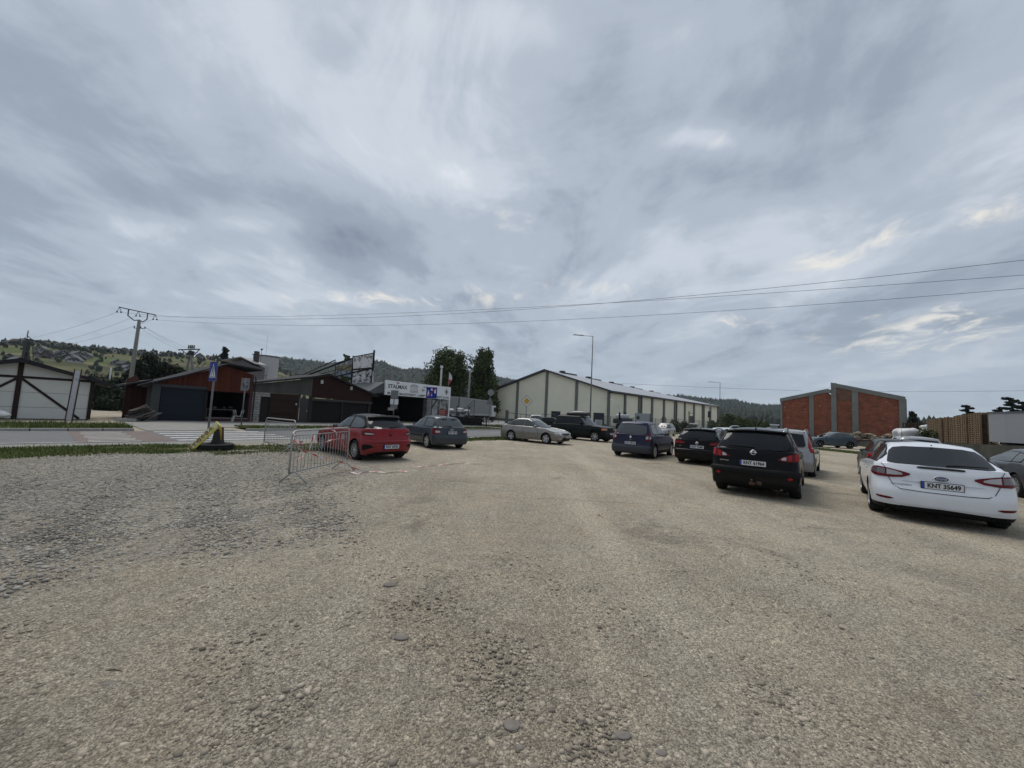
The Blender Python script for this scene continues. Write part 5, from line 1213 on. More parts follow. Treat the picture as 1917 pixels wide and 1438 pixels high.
# ---- block and brown garages
pl=n_plane(468,702,35.0); U=lambda x,y: pl.uv(x,y)
BROWNB=stripes_mat('brown boards',(.026,.013,.010),(.008,.005,.004),.15,axis='z',duty=.15,var=.3)
BROWNP=stripes_mat('brown cladding',(.026,.008,.007),(.010,.004,.004),.18,axis='x',duty=.1,var=.12)
BLOCK=brick_mat('pale blockwork',(.30,.285,.26),(.22,.21,.19),(.12,.115,.105),.42,.2)
r=bthing('brown_garage','dark brown garage row with a pale blockwork corner and grey fascia','garage',pl)
ul,_=U(470,770); u1,_=U(486,770); u1b,_=U(503,770); u2,_=U(556,770); ug0,_=U(581,770); ur,_=U(693,770)
zt0=U(480,716)[1]; zt1=U(580,705)[1]; zpk=U(620,703)[1]; upk,_=U(612,703); zrr=U(697,738)[1]
zf0=U(490,740)[1]; zf1=U(575,734)[1]; zb=U(520,736)[1]
extrude_face('block_wall',[(ul,0),(u1,0),(u1,zb-.15),(ul,zb-.15)],.3,BLOCK,r); rect('lintel',ul,u1b,zb-.35,zb-.02,-.02,.28,BLOCK,r)
FASC=M('weathered grey fascia',(.070,.070,.062),.85,0,.2,var=(1.0,.35,(1.5,1.5,.4)))
extrude_face('fascia',[(ul,zb-.02),(ug0-.02,zb-.02),(ug0-.02,zt1-.15),(ul,zt0-.15)],.12,FASC,r,y0=-.03)
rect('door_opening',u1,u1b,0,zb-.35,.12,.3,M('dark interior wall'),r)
rect('board_wall',u1b,u2,0,zb-.03,0,.15,BROWNB,r)
du0,_=U(561,770); du1,_=U(577,770)
o=rect('door',du0,du1,.02,zb-.3,.03,.12,M('dark grey door',(.022,.020,.022),.5,var=(2,.15)),r); mb=MB(); mb.blob((du1-.12,.0,1.0),(.045,.045,.045),sub=2,amp=0); mb.build('handle',WP,o,True)
rect('wall_by_door',u2,du0-.06,0,zb-.03,.02,.15,M('brown frame',(.014,.007,.006),.7),r); rect('door_post',du1+.02,ug0,0,zb-.03,-.02,.15,M('brown frame'),r)
extrude_face('gable_wall',[(ug0,U(600,745)[1]),(ur,U(690,752)[1]),(ur,zrr-.02),(upk+.3,zpk-.12),(ug0,zt1-.1)],.14,BROWNP,r,y0=-.04)
ghl=U(640,748)[1]-.1
mg=u_m=(ug0+ur)/2
SH2=stripes_mat('brown roller door',(.012,.0105,.0105),(.007,.006,.006),.10,axis='z',duty=.3,bumpd=.008,var=.06)
for a,b in ((ug0+.12,mg-.06),(mg+.06,ur-.25)): rect('garage_door',a,b,.02,ghl-.15,.10,.18,SH2,r)
rect('door_frame',ug0,ug0+.12,0,ghl,-.02,.2,M('brown frame'),r); rect('door_frame',mg-.06,mg+.06,0,ghl,.0,.2,M('brown frame'),r); rect('door_frame',ur-.25,ur,0,zrr-.1,-.02,.2,M('brown frame'),r)
rect('header',ug0-.05,ur+.12,ghl-.16,ghl+.04,-.16,.1,M('brown header',(.028,.021,.019),.6),r)
gable_roof('roof',[(ul-.1,zt0-.12),(ug0,zt1-.06),(upk,zpk),(ur+.6,zrr-.25)],-.4,7,.13,DARKROOF,r)
mb=MB(); mb.bb((ul,.3,0),(ul+.15,7,zt0-.2)); mb.bb((ur-.15,.2,0),(ur,7,zrr-.2)); mb.build('side_wall',M('dark interior wall'),r)
for px,py in ((602,715),(657,727)): u_,z_=U(px,py); o=rect('lamp',u_-.10,u_+.10,z_-.16,z_+.16,-.14,-.04,WP,r); 
u_,z_=U(554,757); mb=MB(); mb.blob((u_,-.06,z_),(.07,.07,.10),sub=2,amp=0); mb.build('wall_lamp',WP,r,True)
# ---- white block with a tower behind, and a pale roof
pl=Plane(AT(474,700,62),AT(504,700,60)); U=lambda x,y: pl.uv(x,y)
a=U(474,664); b=U(504,667)
r=bthing('white_tower','pale grey block tower behind the kiosks with antenna on its roof','tower',pl)
extrude_face('wall',[(a[0],0),(b[0],0),(b[0],b[1]),(a[0],a[1])],1.6,M('pale tower wall',(.40,.405,.41),.8,var=(.5,.1)),r); 
m2=MB(); m2.prism([(a[0]-.1,a[1]),(b[0]+.15,b[1]),(b[0]+.15,b[1]+.12),(a[0]-.1,a[1]+.12)],-.15,1.7); m2.build('roof_edge',DARKROOF,r)
m2=MB(); um=(a[0]+b[0])/2; m2.bb((um-.03,-.02,0),(um+.03,.0,a[1]-.1)); m2.bb((a[0],-.022,a[1]*.62),(b[0],-.002,a[1]*.62+.06)); m2.build('wall_joint',M('joint grey',(.10,.10,.10),.8),r)
m2=MB(); uu_=U(483,664)[0]; m2.tube((uu_,.5,a[1]),(uu_,.5,a[1]+1.0),.04,.03,6); m2.box((uu_,.5,a[1]+.9),(.5,.05,.25)); m2.tube((uu_-.5,1.5,a[1]),(uu_-.5,1.5,a[1]+3.6),.015,.01,5); m2.build('antenna',BLACKP,r)
pl=Plane(AT(425,700,55),AT(474,700,55)); U=lambda x,y: pl.uv(x,y)
r=bthing('pale_roofed_house','low house behind the red kiosk with a pale sheet roof','house',pl)
a=U(425,674);pk=U(455,670);b=U(476,681); extrude_face('wall',[(a[0],0),(b[0],0),(b[0],b[1]-.3),(pk[0],pk[1]-.3),(a[0],a[1]-.5)],2.5,M('grey house wall',(.11,.10,.11),.8),r)
gable_roof('roof',[(a[0]-.5,a[1]-.2),(pk[0],pk[1]),(b[0]+.4,b[1]-.1)],-.5,2.5,.12,M('pale sheet roof',(.20,.205,.215),.5,var=(1,.1)),r)
m2=MB(); uu_=U(466,668)[0]; m2.bb((uu_,1,pk[1]-1),(uu_+.5,1.5,pk[1]+1.2)); m2.build('chimney',M('dark brick chimney',(.05,.045,.045),.9),r)
# ---- billboards on a steel frame behind the garages
def patchy(name,cols,scale,seed,thr=(.45,.55)):
    m=bpy.data.materials.new(name); m.use_nodes=True; N=m.node_tree.nodes; L=m.node_tree.links; b=N['Principled BSDF']; b.inputs['Roughness'].default_value=.6
    tc=N.new('ShaderNodeTexCoord'); mp=N.new('ShaderNodeMapping'); mp.inputs['Location'].default_value=(seed,seed*2,0); L.new(tc.outputs['Object'],mp.inputs[0])
    n=N.new('ShaderNodeTexNoise'); n.inputs['Scale'].default_value=scale; n.inputs['Detail'].default_value=9; n.inputs['Roughness'].default_value=.7; n.inputs['Distortion'].default_value=.8; L.new(mp.outputs[0],n.inputs['Vector'])
    r_=N.new('ShaderNodeValToRGB'); e=r_.color_ramp.elements
    e[0].position=thr[0]; e[0].color=(*cols[0],1); e[1].position=thr[1]; e[1].color=(*cols[1],1)
    if len(cols)>2: x=e.new(.66); x.color=(*cols[2],1)
    L.new(n.outputs[0],r_.inputs[0]); L.new(r_.outputs[0],b.inputs['Base Color']); return m
Yb=46
pl=Plane(AT(659,700,47.5),AT(699,700,45.0)); U=lambda x,y: pl.uv(x,y)
r=bthing('billboard','tall peeling white billboard of torn posters on a black steel frame','billboard',pl)
a,b,c_,d_=U(661,669),U(699,662),U(698,722),U(659,722); m1=U(661,692); m2_=U(698,689)
extrude_face('upper_poster',[(m1[0],m1[1]+.1),(m2_[0],m2_[1]+.1),(b[0],b[1]),(a[0],a[1])],.08,patchy('torn poster',[(.06,.06,.07),(.60,.60,.61)],1.6,3,(.40,.47)),r)
extrude_face('lower_poster',[(d_[0],d_[1]),(c_[0],c_[1]),(m2_[0],m2_[1]-.1),(m1[0],m1[1]-.1)],.08,patchy('peeling poster',[(.015,.016,.018),(.56,.57,.59)],1.5,8,(.45,.51)),r)
mb=MB(); mb.tube((b[0]+.05,.05,0),(b[0]+.05,.05,b[1]+.4),.11,.11,8); mb.tube((a[0]-.05,.05,0),(a[0]-.05,.05,a[1]+.2),.09,.09,8); mb.tube((a[0],.0,a[1]+.05),(b[0],.0,b[1]+.05),.06,.06,6); mb.tube((m1[0],-.03,m1[1]),(m2_[0],-.03,m2_[1]),.10,.10,6); mb.build('frame',BLACKP,r)
pl=Plane(AT(628,700,52),AT(660,700,48)); U=lambda x,y: pl.uv(x,y)
r=bthing('billboard','dark weathered billboard with yellow and blue scraps left of the tall one','billboard',pl)
a,b=U(628,680),U(660,671); c_,d_=U(659,707),U(628,702); k1=.35
q1=[(d_[0],d_[1]),(c_[0],c_[1]),(c_[0],c_[1]+(b[1]-c_[1])*k1),(d_[0],d_[1]+(a[1]-d_[1])*k1)]; extrude_face('lower_poster',q1,.08,patchy('blue scrap poster',[(.03,.04,.05),(.16,.22,.30)],1.5,5),r)
q2=[(d_[0],d_[1]+(a[1]-d_[1])*k1),(c_[0],c_[1]+(b[1]-c_[1])*k1),(c_[0],c_[1]+(b[1]-c_[1])*.72),(d_[0],d_[1]+(a[1]-d_[1])*.72)]; extrude_face('middle_poster',q2,.08,patchy('yellow scrap poster',[(.035,.035,.03),(.16,.13,.04),(.07,.065,.06)],1.2,9),r)
q3=[q2[3],q2[2],(b[0],b[1]),(a[0],a[1])]; extrude_face('upper_poster',q3,.08,patchy('grey scrap poster',[(.06,.08,.10),(.30,.31,.32)],1.0,12),r)
mb=MB()
A1=AT(628,674,52)-pl.A; 
def loc(pl,P): v=P-pl.A; return (v.dot(pl.d),v.dot(pl.n),P.z)
for (p1,Y1,p2,Y2,rad) in [((553,708),44,(628,674),50,.07),((560,708),44,(660,671),47.5,.10),((595,712),43,(660,684),47.3,.05),((625,706),45,(699,689),45,.09),((570,708),44,(640,690),47,.05)]:
    mb.tube(loc(pl,AT(*p1,Y1)),loc(pl,AT(*p2,Y2)),rad,rad,6)
mb.tube((a[0],.0,a[1]),(b[0],.0,b[1]),.06,.06,6); mb.tube((a[0],.1,0),(a[0],.1,a[1]),.08,.08,6); mb.tube((b[0],.1,0),(b[0],.1,b[1]),.1,.1,6); mb.build('frame',BLACKP,r)
# ---- metalwork shop: open hall with a long white fascia sign
pl=n_plane(716,843,38.5); U=lambda x,y: pl.uv(x,y)
r=bthing('metalwork_shop','open fronted dark shop under a long white lettered fascia','shop',pl)
a,b=U(720,713),U(842,723.8); zb0,zb1=U(719,740)[1],U(840,747.5)[1]; zt=(a[1]+b[1])/2; zb=(zb0+zb1)/2; L_=b[0]-a[0]
SIGNW=M('sign white',(.70,.71,.72),.5,0,.3,var=(1.2,.06)); SIGNK=M('sign dark lettering',(.035,.035,.038),.6); SIGNG=M('sign grey drawing',(.20,.20,.20),.6)
fs=rect('sign_board',a[0],b[0],zb,zt,-.25,-.05,SIGNW,r)
Hs=zt-zb; y_=-.262
text_obj('STALMAX','sign_lettering',Hs*.36,SIGNK,fs,(a[0]+L_*.165,y_,zb+Hs*.60),sx=1.35*L_/8.6,bold=.016)
text_obj('BRAMY - BALUSTRADY - LAMPY - ORNAMENTY KUTE','sign_lettering',Hs*.205,SIGNK,fs,(a[0]+L_*.50,y_,zb+Hs*.125),sx=1.0,bold=.010)
t=fs.children[-1]; wid=max(v.co.x for v in t.data.vertices)-min(v.co.x for v in t.data.vertices); t.scale=(L_*.94/wid,1,1)
t0=fs.children[0]; wid=max(v.co.x for v in t0.data.vertices)-min(v.co.x for v in t0.data.vertices); t0.scale=(L_*.265/wid,1,1)
mb=MB(); c0=(a[0]+L_*.165,zt-Hs*.14); mb.prism([(c0[0]-.28,c0[1]+.10),(c0[0],c0[1]-.12),(c0[0]+.28,c0[1]+.10)],y_,-.24); mb.build('logo',M('logo red grey',(.30,.16,.15),.5),fs)
mb=MB(); g0=a[0]+L_*.345; g1=a[0]+L_*.455; gz=zb+Hs*.30; gz2=zt-Hs*.22
for i in range(9): u=g0+(g1-g0)*i/8; mb.bb((u-.014,y_,gz),(u+.014,-.24,gz2+math.sin(PI*i/8)*.16))
for z in (gz,gz+.16,gz2-.05): mb.bb((g0,y_-.002,z-.02),(g1,-.24,z+.02))
mb.path([(g0+(g1-g0)*k/10,y_,gz2+math.sin(PI*k/10)*.17) for k in range(11)],.03,6); mb.build('gate_drawing',SIGNG,fs)
mb=MB(); lx=a[0]+L_*.60; lz=zt-Hs*.28
for dx in (-.62,-.38,.16,.40): 
    mb.path([(lx-.1,y_,lz),(lx-.1+dx*.4,y_,lz+.14),(lx-.1+dx*.9,y_,lz+.06),(lx-.1+dx,y_,lz-.22)],.018,5); mb.lathe([(.001,.0),(.05,-.02),(.075,-.16),(.03,-.2),(.001,-.21)],'z',12,c=(lx-.1+dx,y_,lz-.2))
mb.tube((lx-.1,y_,lz),(lx-.1,y_,zt-.06),.015,.015,5); mb.build('lamp_drawing',SIGNK,fs)
mb=MB(); rx=a[0]+L_*.925; rz_=zb+Hs*.60
for i in range(8):
    t=PI/4*i; e=(.30 if i%2==0 else .22)*1.0; c1=(rx+math.sin(t)*e*.72,rz_+math.cos(t)*e*1.0)
    mb.path([(rx+math.sin(t)*.07,y_,rz_+math.cos(t)*.07),(c1[0]+math.cos(t)*.06,y_,c1[1]-math.sin(t)*.06),(rx+math.sin(t)*e*1.15,y_,rz_+math.cos(t)*e*1.4),(c1[0]-math.cos(t)*.06,y_,c1[1]+math.sin(t)*.06),(rx+math.sin(t)*.07,y_,rz_+math.cos(t)*.07)],.016,5)
mb.lathe([(.001,0),(.07,0)],'y',14,c=(rx,y_,rz_)); mb.build('rosette_drawing',SIGNK,fs)
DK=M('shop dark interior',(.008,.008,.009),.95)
ux0,_=U(690,760); px1,_=U(797,760); px2,_=U(806,760)
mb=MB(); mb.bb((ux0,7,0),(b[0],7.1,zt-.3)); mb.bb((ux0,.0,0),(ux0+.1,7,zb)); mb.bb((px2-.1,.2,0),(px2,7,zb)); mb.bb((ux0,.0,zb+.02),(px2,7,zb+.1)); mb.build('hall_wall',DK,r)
mb=MB(); mb.prism([(ux0-.3,U(690,738)[1]),(a[0]-.02,zb+.25),(a[0]-.02,zt-.25),(ux0-.3,U(690,738)[1]+.2)],-.02,7.2); mb.build('roof',M('corrugated grey roof',(.075,.08,.085),.7,var=(1.5,.2)),r)
rect('stone_pillar',px1,px2-.02,0,zb-.01,-.2,.5,brick_mat('flint pillar',(.22,.21,.21),(.13,.13,.13),(.09,.09,.09),.3,.15),r)
u_p,_=U(840,760); u_w,_=U(822,760)
rect('white_post',u_p-.16,u_p,0,zb,-.2,.0,SIGNW,r)
rect('poster_panel',px2+.35,u_w-.15,.0,zb-.15,.1,.16,patchy('shop poster grey',[(.25,.25,.25),(.42,.42,.42)],1.6,2),r)
ph=zb-.15; rect('poster_panel',u_w,u_p-.18,1.9,ph,.0,.06,patchy('shop poster picture',[(.12,.11,.10),(.40,.40,.38),(.22,.12,.10)],1.7,6),r); rect('red_notice',u_w,u_p-.2,1.05,1.75,-.02,.04,stripes_mat('red notice',(.30,.06,.06),(.42,.36,.35),.23,axis='z',duty=.3,var=.1),r); rect('panel_base',u_w-.02,u_p-.16,0,1.0,.0,.05,M('pinkish panel',(.35,.30,.30),.6),r)
mb=MB(); mb.tube((px2+.1,-.1,1.9),(px2+1.0,-.1,zb-.05),.06,.06,6); mb.tube((px2+.08,-.1,0),(px2+.08,-.1,zb),.06,.06,6); mb.tube((u_w-.1,-.1,0),(u_w-.1,-.1,zb),.05,.05,6); mb.build('steel_frame',BLACKP,r)
# ---- warehouse
WA=Vector((-3.8,91,0)); WB=Vector((19.8,77,0)); WC=Vector((63,117,0))
pl=Plane(WA,WB); L1=pl.len; U=lambda x,y: pl.uv(x,y)
r=bthing('warehouse','long cream warehouse with grey pilasters and low pitched roof','warehouse',pl)
CREAM=M('cream render',(.74,.715,.57),.85,0,.2,var=(.25,.07)); PIL=M('grey pilaster',(.15,.153,.145),.85,0,.2,var=(1,.15)); GRF=M('grey metal roof',(.36,.37,.39),.45,.2,.4,var=(.3,.08)); EDGE=M('dark roof edge',(.030,.034,.042),.5)
he=U(928,731)[1]; hr=U(1143,733)[1]; hp=U(1022,694.5)[1]; upk=U(1022,720)[0]
v3=WC-WB; sd=Vector((v3.dot(pl.d),v3.dot(pl.n),0)); hc=AT(1345,761.5,117).z
def PW(u,y,z): return (u,y,z)
mb=MB(); B0=(0,0); B1=(L1,0); B2=(L1+sd.x,sd.y); B3=(sd.x,sd.y)
mb.add([(0,0,0),(L1,0,0),(L1,0,hr),(upk,0,hp),(0,0,he)],[(0,1,2,3,4)])
mb.add([(L1,0,0),(L1+sd.x,sd.y,0),(L1+sd.x,sd.y,hc),(L1,0,hr)],[(0,1,2,3)])
mb.add([(0,0,0),(0,0,he),(sd.x,sd.y,he),(sd.x,sd.y,0)],[(0,1,2,3)])
mb.build('wall',CREAM,r); rect('plinth',0,L1,0,.55,-.06,.02,M('plinth grey',(.16,.16,.15),.9),r)
ov=.5; RF=AT(1300,752,122)-WA; rfu,rfn,hpf=RF.dot(pl.d),RF.dot(pl.n),AT(1300,752,122).z-.35
dS=Vector((sd.x,sd.y,0)).normalized()
def roofquad(p0,p1,p2,p3,t=.35):
    vs=[p0,p1,p2,p3]+[(p[0],p[1],p[2]-t) for p in (p0,p1,p2,p3)]; return vs,[(0,1,2,3),(7,6,5,4),(0,4,5,1),(1,5,6,2),(2,6,7,3),(3,7,4,0)]
e0=dS*-.8
sl=(hp-hr)/(L1-upk)
q=[(upk+e0.x,e0.y,hp+.35),(L1+.7+e0.x,e0.y,hr+.35-.7*sl),(L1+.7+sd.x,sd.y,hc+.35-.7*sl),(rfu,rfn,hpf+.35)]
mb=MB(); vs,fs=roofquad(*q); mb.add(vs,fs[:1],0); mb.add(vs,fs[1:],1)
sl2=(hp-he)/upk
q=[(-.7+e0.x,e0.y,he+.35-.7*sl2),(upk+e0.x,e0.y,hp+.35),(rfu,rfn,hpf+.35),(-.7+sd.x,sd.y,he+.35-.7*sl2)]; vs,fs=roofquad(*q); mb.add(vs,fs[:1],0); mb.add(vs,fs[1:],1)
mb.build('roof',[GRF,EDGE],r)
for px in (967,1021.5,1078,1143):
    u,_=U(px,780); u=min(u,L1-.25); zt_=(he+(hp-he)*u/upk if u<upk else hp-(hp-hr)*(u-upk)/(L1-upk)); rect('pilaster',u-.28,u+.28,0,zt_-.1,-.22,.05,PIL,r)
dn=Vector((dS.y,-dS.x,0)); Ls=math.hypot(sd.x,sd.y); ang=math.atan2(sd.y,sd.x)
def side_box(name,t0,t1,z0,z1,out,mat,inn=.05):
    a=Vector((L1,0,0))+dS*t0; b=Vector((L1,0,0))+dS*t1; mb=MB(); c=(a+b)/2+dn*((out-inn)/2); mb.box((c.x,c.y,(z0+z1)/2),((b-a).length,out+inn,z1-z0),Matrix.Rotation(ang,3,'Z')); return mb.build(name,mat,r)
for k in range(1,11):
    t=Ls*k/10-.4; side_box('pilaster',t-.36,t+.30,0,hr+(hc-hr)*k/10-.1,.25,PIL)
pl2=Plane(WB,WC)
for (xa,xb,yt) in ((1239,1246,781),(1291,1299,779)):
    t0=pl2.uv(xa,790)[0]; t1=pl2.uv(xb,790)[0]; side_box('side_door',t0,t1,0,pl2.uv((xa+xb)/2,yt)[1],.06,M('dark door',(.02,.022,.024),.5))
for (xa,xb,yt) in ((1032,1049,770),(1081,1100,772),(1111,1131,773)):
    rect('gate_opening',U(xa,780)[0],U(xb,780)[0],0,U((xa+xb)/2,yt)[1],-.07,.05,M('dark blue gate',(.012,.014,.024),.5),r)
mb=MB()
for i,(xa,ya,xb,yb) in enumerate([(1098,708,1121,715),(1143,717,1165,723),(1181,724.5,1199,730),(1213,732,1227,736.5),(1240,738,1256,742),(1265,743,1281,747)]):
    # ridge skylights: dark curbs standing on the roof near the ridge
    s0=(.06+i*.125)*Ls; s1=s0+Ls*.07; u=upk+1.2; base=-.35+hp+.3+(hpf-hp)*(s0/Ls); m=MB()
    dR=(Vector((rfu,rfn,0))-Vector((upk,0,0))); k0,k1=.05+i*.135,.05+i*.135+.075; a=Vector((upk,0,0))+dR*k0+Vector((1.0,0,hp+(hpf-hp)*k0+.05)); b=Vector((upk,0,0))+dR*k1+Vector((1.0,0,hp+(hpf-hp)*k1+.05)); c=(a+b)/2; m.box((c.x,c.y,c.z+.12),((b-a).length*1.1,.8,.30),Matrix.Rotation(ang,3,'Z')); m.box((a.x+.3,a.y,c.z+.40),(1.0,.9,.32),Matrix.Rotation(ang,3,'Z')); m.build('skylight',EDGE,r)
side_box('gutter',0,Ls,hr-.30,hr-.12,.32,EDGE) if abs(hr-hc)<.2 else None
for k in (2,5,8): t=Ls*k/10+.35; side_box('downpipe',t,t+.22,0,hr+(hc-hr)*k/10-.2,.34,PIL)
rect('wall_lamp',U(1136,742)[0]-.2,U(1136,742)[0]+.2,U(1136,743)[1]-.15,U(1136,743)[1]+.15,-.35,0,SIGNW,r)
# ---- unfinished brick building
BRICK=brick_mat('hollow red brick',(.29,.078,.036),(.195,.054,.028),(.20,.12,.08),.5,.24,fleck=.6); BRICK2=brick_mat('hollow brown brick',(.19,.095,.06),(.16,.075,.045),(.12,.08,.06),.4,.2,fleck=.5)
CONB=M('building concrete',(.20,.205,.19),.9,0,.2,var=(.8,.2),bump=(8,.3))
BA=AT(1461,800,62); BB=AT(1697,800,52); pl=Plane(BA,BB); U=lambda x,y: pl.uv(x,y)
r=bthing('brick_building','unfinished red hollow brick building with concrete frame and stepped roofline','building',pl)
xm,_=U(1556,770); xl,_=U(1461,770); xr_,_=U(1694,770)
zl0=U(1461,746)[1]; zl1=U(1549,728)[1]; ul1=U(1549,728)[0]; zr0=U(1557,716)[1]; ztr=U(1694,743)[1]
extrude_face('brick_wall',[(xl,0),(xm,0),(xm,zl1-.9),(ul1,zl1-.5),(xl+.1,zl0-.5)],.25,BRICK,r,y0=.08); extrude_face('brick_wall',[(xm,0),(xr_,0),(xr_,ztr-.4),(xm,zr0-.5)],.25,BRICK,r,y0=.08)
uu_a,uu_b=U(1567,740)[0],U(1595,740)[0]; extrude_face('brown_brick',[(uu_a,U(1580,751)[1]),(uu_b,U(1580,751)[1]),(uu_b,U(1595,733)[1]),(uu_a,U(1566,727)[1])],.1,BRICK2,r,y0=.05)
def band(a,b,w): 
    mb=MB(); mb.prism([(a[0],a[1]-w),(b[0],b[1]-w),(b[0],b[1]),(a[0],a[1])],-.08,.4); return mb.build('ring_beam',CONB,r)
band((xl-.05,zl0),(ul1,zl1),.55); band((ul1,zl1),(xm-.02,zl1-.15),.55); band((xm,zr0),(xr_+.1,ztr),.62)
for (xa,xb,py) in ((1461,1464.5,760),(1515,1523.5,760),(1556,1566,760),(1595,1607,760),(1683,1696,760)):
    a_,b_=U(xa,py)[0],U(xb,py)[0]; um=(a_+b_)/2
    zt_= (zl0+(zl1-zl0)*(um-xl)/(ul1-xl) if um<ul1 else zr0+(ztr-zr0)*(um-xm)/(xr_-xm))-.3
    if 1550<xa<1560: zt_=zr0-.1
    rect('column',a_,b_,0,zt_,-.05,.42,CONB,r)
a_=U(1455,760)[0]; rect('column',a_,xl-.1,0,U(1458,753)[1],3.5,4.0,CONB,r)
mb=MB(); mb.bb((xr_+.0,.4,0),(xr_+.2,14,ztr-.3)); mb.bb((xl+.0,.4,0),(xl+.2,14,zl0-.3)); mb.build('side_wall',CONB,r)
# ---- concrete wall on the far right, pallet stacks and container behind it
wa,wb_=Vector((39.6,43.9,0)),Vector((27.6,19.2,0)); pl=Plane(wa,wb_); mb=MB()
WALLC=M('stained concrete wall',(.060,.059,.051),.95,0,.15,var=(1.3,.42,(1,1,.35)),bump=(18,.4))
n_=16; vs=[]; 
for i in range(n_+1):
    u=pl.len*i/n_; h=.72+(1.36-.72)*(i/n_); vs+=[(u,0,-.1),(u,0,h),(u,.25,h),(u,.25,-.1)]
fs=[]
for i in range(n_): o=i*4; fs+=[(o,o+4,o+5,o+1),(o+1,o+5,o+6,o+2),(o+2,o+6,o+7,o+3)]
fs+=[(0,1,2,3),(n_*4+3,n_*4+2,n_*4+1,n_*4)]
mb.add(vs,fs); o=mb.build('concrete_wall',WALLC,loc=(wa.x,wa.y,0),rot=(0,0,pl.rz)); tag(o,'long stained grey concrete wall along the right edge of the lot','wall')
mb=MB(); mb.add([(wa.x,wa.y+.3,.70),(wa.x+60,wa.y+30,.70),(wb_.x+60,wb_.y-10,1.2),(wb_.x+.3,wb_.y,1.30)],[(0,3,2,1)]); struct(mb.build('raised_yard_ground',M('yard soil',(.13,.115,.085),.95,0,.1,var=(.8,.35))))
mb=MB(); mb.add([(wa.x,wa.y+.3,.70),(wa.x+60,wa.y+30,.70),(wa.x+80,wa.y+80,.05),(wa.x-2,wa.y+18,.02)],[(0,1,2,3)]); struct(mb.build('yard_bank',M('yard soil')))
PAL=[M('pallet wood',(.20,.142,.088),.85,0,.2,var=(3,.3)),M('pallet wood dark',(.085,.058,.040),.85,0,.2,var=(3,.3))]
def pallet_stack(P,rz,n,label,mi=0,w=1.2,d=.8,grp='pallet stacks behind the wall'):
    mb=MB(); h=.144
    for k in range(n):
        z=k*h; jx=random.uniform(-.012,.012)
        for y in (-d/2+.05,0,d/2-.05): mb.box((jx,y,z+.011),(w,.1,.022))
        for x in (-w/2+.072,0,w/2-.072):
            for y in (-d/2+.05,0,d/2-.05): mb.box((x+jx,y,z+.061),(.145,.1,.078))
        for i in range(5): mb.box((jx,-d/2+.06+(d-.12)*i/4,z+.121),(w,.11,.022))
    o=mb.build('pallet_stack',PAL[mi],loc=P,rot=(0,0,rz)); tag(o,label,'pallet stack',grp); return o
def pstack_at(px,Y,n,rz,label,mi=0,z=1.25,w=1.2,d=.8):
    p=AT(px,800,Y); return pallet_stack((p.x,p.y,z),rz,n,label,mi,w,d)
# the light pallets stand in one long row that runs away to the left; each stack 1.2 m wide along the row
rdir=Vector((.62,.785,0)); start=Vector((AT(1846,800,26.4).x,26.4,0)); rzr=math.atan2(rdir.y,rdir.x)
labs=['rightmost light pallet stack, touching the grey container','second light pallet stack from the grey container','third light pallet stack from the grey container','fourth light pallet stack from the grey container','fifth light pallet stack from the grey container','sixth light pallet stack from the grey container','seventh light pallet stack from the grey container','light pallet stack below the lone pine','light pallet stack one left of the pine','light pallet stack behind the green weeds','light pallet stack near the left end of the light row','leftmost of the light pallet stacks']
for i in range(12):
    p=start+rdir*(1.30*i+(.5 if i>5 else 0)); dpt=Vector((-.15 if i in(2,7) else 0,.1 if i in (3,8) else 0,0)); pallet_stack((p.x+dpt.x,p.y+dpt.y,1.2-.02*i),rzr+random.uniform(-.03,.03),15 if i not in (5,9) else 14,labs[i],0)
for i in range(4):
    pstack_at(1757-i*18,46+i*1.0,15,.15,['brown pallet stack behind the white sacks, rightmost','second brown pallet stack behind the white sacks','third brown pallet stack behind the white sacks','leftmost dark brown pallet stack'][i],1,.9,w=1.2)
# container
ca,cb_=AT(1851,800,24.3),AT(1990,800,20.2); pl=Plane(ca,cb_); r=bthing('container','plain grey panelled container standing above the concrete wall at right edge','container',pl)
zc=pl.uv(1853,773.5)[1]; CONT=stripes_mat('grey container panels',(.235,.25,.27),(.15,.16,.17),1.15,axis='x',duty=.03,bumpd=.01,var=.05)
rect('wall',0,pl.len,1.42,zc,0,2.4,CONT,r); rect('roof_rim',-.05,pl.len+.05,zc,zc+.07,-.04,2.44,M('rim dark grey',(.07,.075,.08),.5),r)
for u in (.4,3.0,5.5): rect('foot',u,u+.3,1.25,1.42,.3,2.1,CONCG,r)
# white sacks and wrapped bales
WS=M('white woven sack',(.60,.60,.60),.7,0,.3,var=(2.5,.12),bump=(5,.6))
def sack(px,py,Y,r_,label,seed,grp=None,mat=None):
    p=AT(px,py,Y); mb=MB(); mb.blob((0,0,0),r_,seed=seed,sub=4,amp=.13); mb.blob((r_[0]*.35,-r_[1]*.2,r_[2]*.25),(r_[0]*.6,r_[1]*.7,r_[2]*.7),seed=seed+3,sub=4,amp=.16); mb.blob((-r_[0]*.45,-r_[1]*.25,-r_[2]*.1),(r_[0]*.55,r_[1]*.6,r_[2]*.75),seed=seed+7,sub=4,amp=.16); o=mb.build('sack',mat or WS,smooth=True,loc=p); tag(o,label,'sack',grp)
sack(1702,818,38,(1.15,.9,.85),'large crumpled white sack showing behind the silver car roof',5)
sack(1688,824,38.4,(.6,.6,.5),'smaller pale sack at the left foot of the large crumpled one',9)
sack(1741,803,41,(.75,.6,.45),'white sack with grey shadowed top, left of the two upper sacks',11); sack(1755,802,40.5,(.75,.6,.55),'bright white bulky sack against the light pallets',12); sack(1745,811,40,(.5,.4,.35),'small white sack lying below the two upper ones',13)
